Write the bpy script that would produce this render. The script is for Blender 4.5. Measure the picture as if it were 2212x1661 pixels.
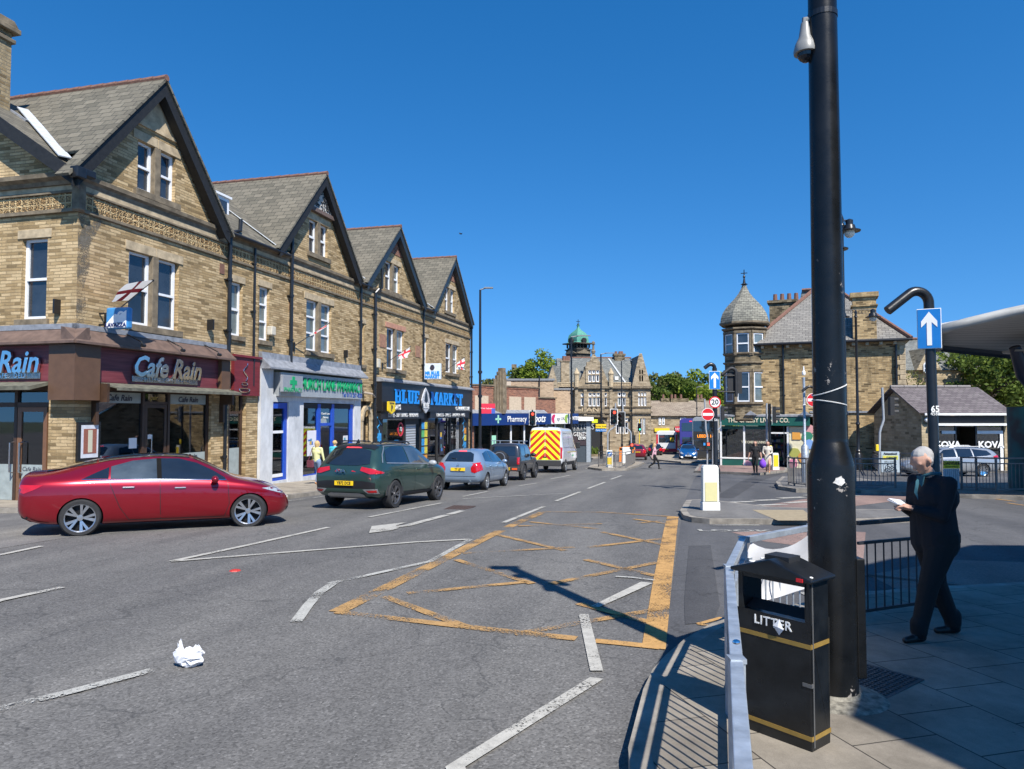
import bpy, bmesh, math, random
import numpy as np
from mathutils import Vector, Matrix
from mathutils.bvhtree import BVHTree
random.seed(7)
R = math.radians
sc = bpy.context.scene
C = sc.collection
for o in list(bpy.data.objects): bpy.data.objects.remove(o)

# ---------------------------------------------------------------- camera, sky, sun, exposure
FOC = 1560.0; PIT = math.atan(63 / FOC); CP, SP = math.cos(PIT), math.sin(PIT)
cam = bpy.data.objects.new('camera', bpy.data.cameras.new('camera')); C.objects.link(cam)
cam.data.sensor_width = 36; cam.data.lens = 36 * FOC / 2212
cam.data.clip_start = 0.05; cam.data.clip_end = 3000
cam.location = (0, 0, 0); cam.rotation_euler = (R(90) + PIT, 0, 0)
sc.camera = cam
SAZ, SEL = R(23.5), R(49)          # shadows fall 23.5 degrees left of straight ahead
w = bpy.data.worlds.new('World'); sc.world = w; w.use_nodes = True
nt = w.node_tree; bg = nt.nodes['Background']
sky = nt.nodes.new('ShaderNodeTexSky'); sky.sky_type = 'NISHITA'; sky.sun_disc = False
sky.sun_elevation = SEL
sky.sun_rotation = math.pi - SAZ    # sun stands behind the camera, to its right
sky.air_density = 1.0; sky.dust_density = 0.0; sky.ozone_density = 3.0; sky.altitude = 0
tcw = nt.nodes.new('ShaderNodeTexCoord'); mpw = nt.nodes.new('ShaderNodeMapping'); mpw.inputs['Location'].default_value = (0, 0, .17); mpw.inputs['Scale'].default_value = (1, 1, .9)
nt.links.new(tcw.outputs['Generated'], mpw.inputs[0]); nt.links.new(mpw.outputs[0], sky.inputs[0])
hs = nt.nodes.new('ShaderNodeHueSaturation'); hs.inputs['Saturation'].default_value = 1.36; hs.inputs['Value'].default_value = 1.25; hs.inputs['Hue'].default_value = 0.502
nt.links.new(sky.outputs[0], hs.inputs['Color']); nt.links.new(hs.outputs[0], bg.inputs[0])
bg.inputs[1].default_value = 0.10
sun = bpy.data.objects.new('sun', bpy.data.lights.new('sun', 'SUN')); C.objects.link(sun)
sun.data.energy = 5.0; sun.data.angle = R(0.55); sun.data.color = (1, .955, .88)
sun.rotation_euler = Vector((math.sin(SAZ) * math.cos(SEL), -math.cos(SAZ) * math.cos(SEL), math.sin(SEL))).to_track_quat('Z', 'Y').to_euler()
sc.view_settings.view_transform = 'Standard'; sc.view_settings.look = 'None'
sc.view_settings.exposure = 0.6; sc.view_settings.gamma = 1; sc.view_settings.use_curve_mapping = False
sc.render.engine = 'CYCLES'; sc.cycles.max_bounces = 6; sc.cycles.transparent_max_bounces = 24

# ---------------------------------------------------------------- the lie of the land (the street falls away from the camera)
def zg(y):
    if y < 14: return -(1.97 + .017 * max(y, -30))
    if y < 75: return -(2.208 + .041 * (y - 14))
    return -(4.709 + .024 * (min(y, 600) - 75))
def ray(px, py):
    r = (px - 1106) / FOC; v = (830.5 - py) / FOC
    return (r, CP - SP * v, SP + CP * v)
def G(px, py, h=0.0):               # a survey reading taken off the photograph: where that sight line meets the ground
    x, y, z = ray(px, py); lo, hi = .1, 3000.
    for _ in range(60):
        k = (lo + hi) / 2
        if z * k < zg(y * k) + h: hi = k
        else: lo = k
    return Vector((x * k, y * k, zg(y * k) + h))
def A(px, py, Y):                   # the same at a known distance
    x, y, z = ray(px, py); return Vector((x * Y / y, Y, z * Y / y))

# ---------------------------------------------------------------- materials
def s2l(c): return tuple((v / 12.92 if v <= .04045 else ((v + .055) / 1.055) ** 2.4) for v in c)
_M = {}
class NG:
    def __init__(s, name):
        s.m = bpy.data.materials.new(name); s.m.use_nodes = True; s.t = s.m.node_tree; s.p = s.t.nodes['Principled BSDF']
        s.out = s.t.nodes['Material Output']
    def n(s, typ, **kw):
        x = s.t.nodes.new('ShaderNode' + typ)
        for k, v in kw.items():
            if k[0] == '_': setattr(x, k[1:], v)
            else: x.inputs[k.replace('_', ' ')].default_value = v
        return x
    def l(s, a, b): s.t.links.new(a, b)
    def uv(s, sx=1, sy=1, rot=0):
        tc = s.n('TexCoord'); mp = s.n('Mapping'); mp.inputs['Scale'].default_value = (sx, sy, 1); mp.inputs['Rotation'].default_value = (0, 0, rot)
        s.l(tc.outputs['UV'], mp.inputs[0]); return mp.outputs[0]
    def noise(s, vec, scale, detail=4, rough=.55):
        x = s.n('TexNoise', Scale=scale, Detail=detail, Roughness=rough)
        if vec is not None: s.l(vec, x.inputs['Vector'])
        return x.outputs['Fac']
    def obj(s):
        return s.n('TexCoord').outputs['Object']
    def ramp(s, fac, stops):
        x = s.n('ValToRGB'); e = x.color_ramp.elements
        while len(e) < len(stops): e.new(.5)
        for i, (p, c) in enumerate(stops):
            e[i].position = p; e[i].color = (*c, 1) if len(c) == 3 else c
        s.l(fac, x.inputs[0]); return x.outputs[0]
    def mix(s, a, b, fac, mode='MIX'):
        x = s.n('Mix', _data_type='RGBA', _blend_type=mode)
        for i, v in ((6, a), (7, b)):
            if isinstance(v, tuple): x.inputs[i].default_value = (*v, 1)
            else: s.l(v, x.inputs[i])
        if isinstance(fac, (int, float)): x.inputs[0].default_value = fac
        else: s.l(fac, x.inputs[0])
        return x.outputs[2]
    def bump(s, h, st, dist=.01):
        b = s.n('Bump', Strength=st, Distance=dist); s.l(h, b.inputs['Height']); s.l(b.outputs[0], s.p.inputs['Normal'])
    def col(s, c):
        if isinstance(c, tuple): s.p.inputs['Base Color'].default_value = (*c, 1)
        else: s.l(c, s.p.inputs['Base Color'])
    def rm(s, r, mt=0, spec=.5):
        s.p.inputs['Roughness'].default_value = r; s.p.inputs['Metallic'].default_value = mt; s.p.inputs['Specular IOR Level'].default_value = spec
def mat(name, col, rough=.55, metal=0, var=.12, scale=6, bump=0, coat=0, emit=0, spec=.5, stretch=(1, 1)):
    """plain paint / plastic / metal, never perfectly even"""
    if name in _M: return _M[name]
    g = NG(name); g.rm(rough, metal, spec)
    v = g.uv(*stretch); f = g.noise(v, scale, 5, .6)
    c = g.ramp(f, [(.3, tuple(x * (1 - var) for x in col)), (.7, tuple(min(1, x * (1 + var)) for x in col))])
    g.col(c)
    if rough > .12 and var > 0:
        mr = g.n('MapRange'); mr.inputs[3].default_value = max(.02, rough - .1); mr.inputs[4].default_value = min(1, rough + .12)
        g.l(g.noise(v, scale * 2.3, 3), mr.inputs[0]); g.l(mr.outputs[0], g.p.inputs['Roughness'])
    if bump: g.bump(g.noise(v, scale * 8, 3), bump, .01)
    if coat: g.p.inputs['Coat Weight'].default_value = coat; g.p.inputs['Coat Roughness'].default_value = .03
    if emit: g.p.inputs['Emission Color'].default_value = (*col, 1); g.p.inputs['Emission Strength'].default_value = emit
    _M[name] = g.m; return g.m
def stone(name, c1, c2, mort, bw=.36, bh=.105, soot=.35, msize=.012, bump=.6, big=.35, off=.5):
    if name in _M: return _M[name]
    g = NG(name); g.rm(.9, 0, .25)
    v = g.uv(); wob = g.n('VectorMath', _operation='ADD'); nz = g.n('TexNoise', Scale=2.2, Detail=3.0)
    g.l(v, nz.inputs['Vector']); sub = g.n('VectorMath', _operation='MULTIPLY_ADD'); g.l(nz.outputs['Color'], sub.inputs[0]); sub.inputs[1].default_value = (.3, .03, 0); sub.inputs[2].default_value = (-.15, -.015, 0)
    g.l(v, wob.inputs[0]); g.l(sub.outputs[0], wob.inputs[1])
    b = g.n('TexBrick', Scale=1.0, _offset=off); g.l(wob.outputs[0], b.inputs['Vector'])
    b.inputs['Color1'].default_value = (0, 0, 0, 1); b.inputs['Color2'].default_value = (1, 1, 1, 1); b.inputs['Mortar'].default_value = (.5, .5, .5, 1)
    b.inputs['Mortar Size'].default_value = msize; b.inputs['Mortar Smooth'].default_value = .35
    b.inputs['Brick Width'].default_value = bw; b.inputs['Row Height'].default_value = bh
    fine = g.noise(g.uv(1, 2.2), 22, 6, .72); blot = g.noise(v, .55, 5, .62)
    tone = g.ramp(b.outputs['Color'], [(0, tuple(x * .72 for x in c1)), (.3, c1), (.75, c2), (1, tuple(min(1, x * 1.12) for x in c2))])
    tone = g.mix(tone, g.ramp(fine, [(.3, (.5, .46, .4)), (.65, (1, 1, 1))]), .55, 'MULTIPLY')
    sv = g.uv(1.4, .45); st = g.ramp(g.noise(sv, 1.1, 6, .66), [(.47, (0, 0, 0)), (.66, (1, 1, 1))])
    # some single stones are nearly black with soot
    bl = g.ramp(b.outputs['Color'], [(.02, (1, 1, 1)), (.16, (0, 0, 0))])
    dark = g.n('Math', _operation='MULTIPLY'); g.l(st, dark.inputs[0]); dark.inputs[1].default_value = soot
    tone = g.mix(tone, tuple(x * .2 for x in c1), dark.outputs[0])
    d2 = g.n('Math', _operation='MULTIPLY'); g.l(bl, d2.inputs[0]); d2.inputs[1].default_value = min(1, soot * 1.3)
    tone = g.mix(tone, tuple(x * .28 for x in c1), d2.outputs[0])
    tone = g.mix(tone, g.ramp(blot, [(.35, (.72, .7, .66)), (.65, (1, 1, 1))]), big, 'MULTIPLY')
    tone = g.mix(tone, mort, b.outputs['Fac']); g.col(tone)
    h = g.n('Math', _operation='MULTIPLY_ADD'); g.l(fine, h.inputs[0]); h.inputs[1].default_value = .5
    inv = g.n('Math', _operation='SUBTRACT'); inv.inputs[0].default_value = 1; g.l(b.outputs['Fac'], inv.inputs[1]); g.l(inv.outputs[0], h.inputs[2])
    g.bump(h.outputs[0], bump, .03)
    _M[name] = g.m; return g.m
def slate(name, c1, c2, bw=.42, bh=.26, moss=.3):
    if name in _M: return _M[name]
    g = NG(name); g.rm(.78, 0, .3); v = g.uv()
    b = g.n('TexBrick', Scale=1.0); g.l(v, b.inputs['Vector'])
    b.inputs['Color1'].default_value = (*c1, 1); b.inputs['Color2'].default_value = (*c2, 1); b.inputs['Mortar'].default_value = (.035, .033, .03, 1)
    b.inputs['Mortar Size'].default_value = .012; b.inputs['Mortar Smooth'].default_value = .2; b.inputs['Brick Width'].default_value = bw; b.inputs['Row Height'].default_value = bh
    t = g.mix(b.outputs['Color'], g.ramp(g.noise(v, 14, 5, .7), [(.3, (.62, .6, .56)), (.7, (1.0, 1.0, 1.0))]), .6, 'MULTIPLY')
    lich = g.ramp(g.noise(v, 5, 6, .75), [(.55, (0, 0, 0)), (.68, (1, 1, 1))])
    f = g.n('Math', _operation='MULTIPLY'); g.l(lich, f.inputs[0]); f.inputs[1].default_value = moss
    t = g.mix(t, (.36, .35, .27), f.outputs[0]); g.col(t)
    # each course tilts a little: a saw-tooth along the slope
    sep = g.n('SeparateXYZ'); g.l(v, sep.inputs[0]); dv = g.n('Math', _operation='DIVIDE'); g.l(sep.outputs[1], dv.inputs[0]); dv.inputs[1].default_value = bh
    fr = g.n('Math', _operation='FRACT'); g.l(dv.outputs[0], fr.inputs[0]); iv = g.n('Math', _operation='SUBTRACT'); iv.inputs[0].default_value = 1; g.l(fr.outputs[0], iv.inputs[1])
    g.bump(iv.outputs[0], .55, .03); _M[name] = g.m; return g.m
def asphalt(name, base, agg=.5, tint=(1, 1, 1), worn=None):
    if name in _M: return _M[name]
    g = NG(name); g.rm(.88, 0, .28); v = g.uv()
    vo = g.n('TexVoronoi', Scale=62.0); g.l(v, vo.inputs['Vector'])
    sp = g.ramp(vo.outputs['Color'], [(.0, tuple(base * t * .4 for t in tint)), (.45, tuple(base * t for t in tint)), (.8, tuple(base * t * 1.35 for t in tint)), (1, tuple(base * t * 2.2 for t in tint))])
    c = g.mix(tuple(base * t for t in tint), sp, agg)
    c = g.mix(c, g.ramp(g.noise(v, 190, 3, .8), [(.3, (.45, .45, .45)), (.7, (1.3, 1.3, 1.3))]), .5, 'MULTIPLY')
    m1 = g.uv(1, 1, R(14.5)); m2 = g.n('Mapping'); m2.inputs['Scale'].default_value = (1, .12, 1); g.l(m1, m2.inputs[0]); bv = m2.outputs[0]
    c = g.mix(c, g.ramp(g.noise(bv, 1.3, 3, .5), [(.35, (.84, .84, .85)), (.62, (1.12, 1.11, 1.1))]), .8, 'MULTIPLY')
    c = g.mix(c, g.ramp(g.noise(bv, .5, 5, .6), [(.32, (.66, .66, .68)), (.68, (1.18, 1.17, 1.14))]), .75, 'MULTIPLY')
    c = g.mix(c, g.ramp(g.noise(v, 2.3, 6, .75), [(.3, (.72, .72, .72)), (.6, (1.05, 1.05, 1.05))]), .5, 'MULTIPLY')
    cr = g.n('TexVoronoi', _feature='DISTANCE_TO_EDGE', Scale=.42); nz = g.n('TexNoise', Scale=1.8, Detail=5.0); g.l(v, nz.inputs['Vector'])
    ad = g.n('VectorMath', _operation='ADD'); g.l(v, ad.inputs[0]); g.l(nz.outputs['Color'], ad.inputs[1]); g.l(ad.outputs[0], cr.inputs['Vector'])
    c = g.mix(c, tuple(base * .35 for t in tint), g.ramp(cr.outputs['Distance'], [(.0, (.6, .6, .6)), (.007, (0, 0, 0))]))
    g.col(c); g.bump(vo.outputs['Distance'], .35, .006); _M[name] = g.m; return g.m
def paint(name, col, wear=.45):
    """road paint worn through to the tarmac: the gaps are real holes"""
    if name in _M: return _M[name]
    g = NG(name); g.rm(.8, 0, .25); v = g.uv()
    c = g.ramp(g.noise(v, 9, 6, .75), [(.3, tuple(x * .66 for x in col)), (.6, col)])
    c = g.mix(c, g.ramp(g.noise(v, 90, 2), [(.35, (.7, .7, .7)), (.6, (1, 1, 1))]), .5, 'MULTIPLY'); g.col(c)
    n1 = g.noise(v, 38, 4, .8); n2 = g.noise(v, 1.7, 4, .6)
    a = g.n('Math', _operation='MULTIPLY_ADD'); g.l(n2, a.inputs[0]); a.inputs[1].default_value = .8; g.l(n1, a.inputs[2])
    th = .60 + wear * .5
    m = g.ramp(a.outputs[0], [(min(.98, (th - .06) / 2), (0, 0, 0)), (min(.99, (th + .02) / 2), (1, 1, 1))])
    sc_ = g.n('Math', _operation='MULTIPLY'); g.l(a.outputs[0], sc_.inputs[0]); sc_.inputs[1].default_value = .5
    m = g.ramp(sc_.outputs[0], [(min(.98, (th - .05) / 2), (0, 0, 0)), (min(.99, (th + .03) / 2), (1, 1, 1))])
    tr = g.n('BsdfTransparent'); mx = g.n('MixShader'); g.l(m, mx.inputs[0]); g.l(tr.outputs[0], mx.inputs[1]); g.l(g.p.outputs[0], mx.inputs[2]); g.l(mx.outputs[0], g.out.inputs[0])
    _M[name] = g.m; return g.m
def flags(name, c1, c2, bw=.9, bh=.6, rot=0):
    if name in _M: return _M[name]
    g = NG(name); g.rm(.85, 0, .3); v = g.uv(1, 1, rot)
    b = g.n('TexBrick', Scale=1.0); g.l(v, b.inputs['Vector'])
    b.inputs['Color1'].default_value = (*c1, 1); b.inputs['Color2'].default_value = (*c2, 1); b.inputs['Mortar'].default_value = (.045, .04, .035, 1)
    b.inputs['Mortar Size'].default_value = .006; b.inputs['Mortar Smooth'].default_value = .3; b.inputs['Brick Width'].default_value = bw; b.inputs['Row Height'].default_value = bh
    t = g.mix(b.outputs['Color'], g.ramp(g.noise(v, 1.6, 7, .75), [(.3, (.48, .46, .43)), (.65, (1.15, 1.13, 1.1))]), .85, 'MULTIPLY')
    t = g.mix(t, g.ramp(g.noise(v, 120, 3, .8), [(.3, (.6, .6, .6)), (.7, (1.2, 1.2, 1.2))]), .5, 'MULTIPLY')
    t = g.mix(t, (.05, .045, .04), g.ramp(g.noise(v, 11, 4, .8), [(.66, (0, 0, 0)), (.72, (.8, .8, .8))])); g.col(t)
    g.bump(b.outputs['Fac'], -.4, .01); _M[name] = g.m; return g.m
def glassmat(name, tint=.75, rough=.02, col=(.8, .85, .85)):
    """window glass one can see into, with a true surface reflection"""
    if name in _M: return _M[name]
    g = NG(name); g.t.nodes.remove(g.p)
    tr = g.n('BsdfTransparent'); tr.inputs[0].default_value = (col[0] * tint, col[1] * tint, col[2] * tint, 1)
    gl = g.n('BsdfGlossy', Roughness=rough); gl.inputs[0].default_value = (.95, .97, 1, 1)
    fr = g.n('Fresnel', IOR=1.62); ad = g.n('Math', _operation='MULTIPLY_ADD', _use_clamp=True); g.l(fr.outputs[0], ad.inputs[0]); ad.inputs[1].default_value = 1.6; ad.inputs[2].default_value = .05
    mx = g.n('MixShader'); g.l(ad.outputs[0], mx.inputs[0]); g.l(tr.outputs[0], mx.inputs[1]); g.l(gl.outputs[0], mx.inputs[2]); g.l(mx.outputs[0], g.out.inputs[0])
    _M[name] = g.m; return g.m
def carpaint(name, col, rough=.3, metal=.55):
    if name in _M: return _M[name]
    g = NG(name); g.rm(rough, metal, .5); v = g.uv()
    c = g.mix(col, tuple(x * .8 for x in col), g.noise(v, 2.2, 6, .7)); g.col(c)
    g.p.inputs['Coat Weight'].default_value = 1; g.p.inputs['Coat Roughness'].default_value = .04
    _M[name] = g.m; return g.m

# ---------------------------------------------------------------- mesh building
class B:
    def __init__(s, M=None): s.v = []; s.f = []; s.mi = []; s.k = 0; s.M = M
    def add(s, vs, fs):
        n = len(s.v)
        if s.M is not None: vs = [tuple(s.M @ Vector(v)) for v in vs]
        s.v += [tuple(v) for v in vs]; s.f += [tuple(i + n for i in f) for f in fs]; s.mi += [s.k] * len(fs); return s
    def box(s, x0, x1, y0, y1, z0, z1):
        if x0 > x1: x0, x1 = x1, x0
        if y0 > y1: y0, y1 = y1, y0
        if z0 > z1: z0, z1 = z1, z0
        return s.add([(x0, y0, z0), (x1, y0, z0), (x1, y1, z0), (x0, y1, z0), (x0, y0, z1), (x1, y0, z1), (x1, y1, z1), (x0, y1, z1)],
                     [(0, 3, 2, 1), (4, 5, 6, 7), (0, 1, 5, 4), (1, 2, 6, 5), (2, 3, 7, 6), (3, 0, 4, 7)])
    def ext(s, pts, ax, a, b):
        """prism: outline pts extruded along axis ax from a to b (x: pts=(y,z), y: pts=(x,z), z: pts=(x,y))"""
        n = len(pts)
        def q(p, t): return {'x': (t, p[0], p[1]), 'y': (p[0], t, p[1]), 'z': (p[0], p[1], t)}[ax]
        vs = [q(p, a) for p in pts] + [q(p, b) for p in pts]
        return s.add(vs, [tuple(range(n)), tuple(range(2 * n - 1, n - 1, -1))] + [(i, i + n, (i + 1) % n + n, (i + 1) % n) for i in range(n)])
    def bar(s, p, q, w, h=None, up=(0, 0, 1)):
        p, q = Vector(p), Vector(q); d = (q - p).normalized(); u = Vector(up)
        if abs(d.dot(u)) > .97: u = Vector((0, 1, 0))
        sd = d.cross(u).normalized() * w / 2; u2 = sd.cross(d).normalized() * (h if h is not None else w) / 2
        vs = [p - sd - u2, p + sd - u2, p + sd + u2, p - sd + u2, q - sd - u2, q + sd - u2, q + sd + u2, q - sd + u2]
        return s.add(vs, [(0, 1, 2, 3), (7, 6, 5, 4), (0, 4, 5, 1), (1, 5, 6, 2), (2, 6, 7, 3), (3, 7, 4, 0)])
    def tube(s, pts, r, n=10, caps=True):
        pts = [Vector(p) for p in pts]; rs = r if isinstance(r, (list, tuple)) else [r] * len(pts); vs = []; fs = []
        ref = None
        for i, p in enumerate(pts):
            d = (pts[min(i + 1, len(pts) - 1)] - pts[max(i - 1, 0)])
            d = d.normalized() if d.length > 1e-9 else Vector((0, 0, 1))
            if ref is None: ref = Vector((1, 0, 0)) if abs(d.x) < .9 else Vector((0, 1, 0))
            a = ref - d * ref.dot(d)
            if a.length < 1e-3: a = d.orthogonal()
            a.normalize(); b = d.cross(a); ref = a
            for k in range(n):
                t = 2 * math.pi * k / n; vs.append(p + (a * math.cos(t) + b * math.sin(t)) * rs[i])
        for i in range(len(pts) - 1):
            for k in range(n): fs.append((i * n + k, i * n + (k + 1) % n, (i + 1) * n + (k + 1) % n, (i + 1) * n + k))
        if caps: fs += [tuple(range(n - 1, -1, -1)), tuple(range((len(pts) - 1) * n, len(pts) * n))]
        return s.add(vs, fs)
    def lathe(s, prof, c=(0, 0, 0), n=20, ax='z', ph=0, arc=2 * math.pi):
        """prof = [(radius, height)...] turned about an axis"""
        if len(prof) == 4 and prof[0][0] == prof[3][0] and prof[0][0] > .002: prof = list(prof) + [prof[0]]
        vs = []; fs = []; full = arc > 6.28; m = n if full else n + 1
        for r, h in prof:
            for k in range(m):
                t = ph + arc * k / n; a, b = r * math.cos(t), r * math.sin(t)
                v = {'z': (a, b, h), 'y': (a, h, b), 'x': (h, a, b)}[ax]; vs.append((v[0] + c[0], v[1] + c[1], v[2] + c[2]))
        for i in range(len(prof) - 1):
            for k in range(n if full else n):
                k2 = (k + 1) % m; fs.append((i * m + k, i * m + k2, (i + 1) * m + k2, (i + 1) * m + k))
        if full and prof[0] != prof[-1]:
            if prof[0][0] > 1e-4: fs.append(tuple(range(m - 1, -1, -1)))
            if prof[-1][0] > 1e-4: fs.append(tuple(range((len(prof) - 1) * m, len(prof) * m)))
        return s.add(vs, fs)
    def sph(s, c, r, n=12, m=8):
        if not isinstance(r, (tuple, list)): r = (r, r, r)
        vs = []; fs = []
        for i in range(m + 1):
            a = math.pi * i / m
            for k in range(n):
                t = 2 * math.pi * k / n; vs.append((c[0] + r[0] * math.sin(a) * math.cos(t), c[1] + r[1] * math.sin(a) * math.sin(t), c[2] - r[2] * math.cos(a)))
        for i in range(m):
            for k in range(n): fs.append((i * n + k, i * n + (k + 1) % n, (i + 1) * n + (k + 1) % n, (i + 1) * n + k))
        return s.add(vs, fs)
    def cyl(s, c, r, h, n=16, ax='z', r2=None): return s.lathe([(r, 0), (r2 if r2 is not None else r, h)], c, n, ax)
    def done(s, name, mats, parent=None, smooth=False, bevel=0, mod=None, keepuv=False):
        me = bpy.data.meshes.new(name); me.from_pydata(s.v, [], s.f)
        return finish(me, name, mats, parent, smooth, bevel, s.mi)
def finish(me, name, mats, parent=None, smooth=False, bevel=0, mi=None, uv=True):
    if not isinstance(mats, (list, tuple)): mats = [mats]
    for m in mats: me.materials.append(m)
    if mi is not None and len(mats) > 1: me.polygons.foreach_set('material_index', mi)
    bm = bmesh.new(); bm.from_mesh(me); bmesh.ops.remove_doubles(bm, verts=bm.verts, dist=1e-5)
    bmesh.ops.recalc_face_normals(bm, faces=bm.faces)
    bm.normal_update()
    if uv:
        ul = bm.loops.layers.uv.new('UVMap')
        for f in bm.faces:
            n = f.normal; ax, ay, az = abs(n.x), abs(n.y), abs(n.z)
            for l in f.loops:
                c = l.vert.co
                if az >= ax and az >= ay and az > .85: l[ul].uv = (c.x, c.y)
                elif ay >= ax: l[ul].uv = (c.x, c.z if az < .3 else c.z / max(.25, math.sqrt(1 - n.z * n.z)))
                else: l[ul].uv = (c.y, c.z if az < .3 else c.z / max(.25, math.sqrt(1 - n.z * n.z)))
    if smooth is True:
        for f in bm.faces: f.smooth = True
    elif smooth:
        for f in bm.faces: f.smooth = True
        for e in bm.edges:
            if len(e.link_faces) == 2 and e.calc_face_angle(0) > smooth: e.smooth = False
    bm.to_mesh(me); bm.free()
    o = bpy.data.objects.new(name, me); C.objects.link(o)
    if parent is not None:
        o.parent = parent; r = parent
        while r.parent is not None: r = r.parent
        if r.name in ZB: me.transform(Matrix.Translation((0, 0, -ZB[r.name])))
    if bevel:
        b = o.modifiers.new('edge', 'BEVEL'); b.width = bevel; b.segments = 2; b.limit_method = 'ANGLE'; b.harden_normals = False
    return o
ZB = {}
def T(name, label, cat, loc=(0, 0, 0), rz=0, group=None, zb=None):
    o = bpy.data.objects.new(name, None); C.objects.link(o); o.location = loc; o.rotation_euler = (0, 0, rz); o.empty_display_size = .2
    o['label'] = label; o['category'] = cat
    if group: o['group'] = group
    if zb is not None: ZB[o.name] = zb; o.location.z = zb
    return o
def tag(o, label=None, cat=None, group=None, kind=None):
    if label: o['label'] = label
    if cat: o['category'] = cat
    if group: o['group'] = group
    if kind: o['kind'] = kind
    return o
def dup(root, loc, rz, label, parts=True, scale=None):
    r = root.copy(); C.objects.link(r); r.location = loc; r.rotation_euler = (0, 0, rz); r['label'] = label
    if scale: r.scale = scale
    def kids(src, dst):
        for ch in [o for o in bpy.data.objects if o.parent == src]:
            c = ch.copy(); C.objects.link(c); c.parent = dst; kids(ch, c)
    if parts: kids(root, r)
    return r
def quadmesh(vs, fs, name, mats, parent=None, uv=False):
    me = bpy.data.meshes.new(name); n = len(fs); vs = np.asarray(vs, dtype=np.float32); fs = np.asarray(fs, dtype=np.int32)
    me.vertices.add(len(vs)); me.vertices.foreach_set('co', vs.ravel()); me.loops.add(fs.size); me.loops.foreach_set('vertex_index', fs.ravel())
    me.polygons.add(n); me.polygons.foreach_set('loop_start', np.arange(0, fs.size, fs.shape[1], dtype=np.int32)); me.update(calc_edges=True)
    for m in (mats if isinstance(mats, (list, tuple)) else [mats]): me.materials.append(m)
    o = bpy.data.objects.new(name, me); C.objects.link(o); o.parent = parent; return o
def text(name, s, m, parent, size, loc, rot=(R(90), 0, 0), ext=.01, align='CENTER', bold=0, shear=0, sx=1, space=1, bev=0):
    cu = bpy.data.curves.new(name, 'FONT'); cu.body = s; cu.size = size; cu.extrude = ext; cu.align_x = align; cu.align_y = 'CENTER'; cu.offset = bold; cu.shear = shear
    cu.space_character = space; cu.resolution_u = 2; cu.bevel_depth = bev
    t = bpy.data.objects.new('t', cu); C.objects.link(t); dg = bpy.context.evaluated_depsgraph_get()
    me = bpy.data.meshes.new_from_object(t.evaluated_get(dg)); bpy.data.objects.remove(t); bpy.data.curves.remove(cu)
    me.transform(Matrix.Diagonal((sx, 1, 1, 1)))
    me.materials.clear(); me.materials.append(m)
    o = bpy.data.objects.new(name, me); C.objects.link(o); o.parent = parent; o.location = loc; o.rotation_euler = rot
    r = parent
    while r.parent is not None: r = r.parent
    if r.name in ZB: o.location.z -= ZB[r.name]
    return o
def drape(poly, h, th, name, m, parent=None, step=2.0, kind=None, edge=None):
    """a sheet or slab following the fall of the street, top h above the road, th thick"""
    bm = bmesh.new(); vs = [bm.verts.new((p[0], p[1], 0)) for p in poly]; bm.faces.new(vs)
    ys = [p[1] for p in poly]; y0, y1 = min(ys), max(ys); cuts = [y for y in (14, 75, 600) if y0 < y < y1]
    for y in cuts: bmesh.ops.bisect_plane(bm, geom=bm.verts[:] + bm.edges[:] + bm.faces[:], plane_co=(0, y, 0), plane_no=(0, 1, 0))
    if th:
        r = bmesh.ops.extrude_face_region(bm, geom=bm.faces[:]); up = [v for v in r['geom'] if isinstance(v, bmesh.types.BMVert)]
        for v in up: v.co.z = 1
    else: up = bm.verts[:]; [setattr(v.co, 'z', 1) for v in up]
    for v in bm.verts: v.co.z = zg(v.co.y) + h - (0 if v.co.z > .5 else th)
    bmesh.ops.triangulate(bm, faces=[f for f in bm.faces if len(f.verts) > 4])
    me = bpy.data.meshes.new(name); bm.to_mesh(me); bm.free(); o = finish(me, name, m, parent)
    if kind: o['kind'] = kind
    return o
def strip(pts, w, h, name, m, parent=None, closed=False):
    """painted line of width w along pts (kept flat on the road)"""
    b = B(); P = [Vector((p[0], p[1], 0)) for p in pts]; n = len(P); L = []; Q = []
    for i, p in enumerate(P):
        a = P[i - 1] if (i > 0 or closed) else p; c = P[(i + 1) % n] if (i < n - 1 or closed) else p
        d = (c - a).normalized(); s_ = Vector((-d.y, d.x, 0)) * w / 2; L.append(p + s_); Q.append(p - s_)
    for i in range(n if closed else n - 1):
        j = (i + 1) % n; seg = max(1, int((P[j] - P[i]).length / 2))
        for k in range(seg):
            t0, t1 = k / seg, (k + 1) / seg; q = [L[i].lerp(L[j], t0), L[i].lerp(L[j], t1), Q[i].lerp(Q[j], t1), Q[i].lerp(Q[j], t0)]
            b.add([(v.x, v.y, zg(v.y) + h) for v in q], [(0, 1, 2, 3)])
    return b.done(name, m, parent)

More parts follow.
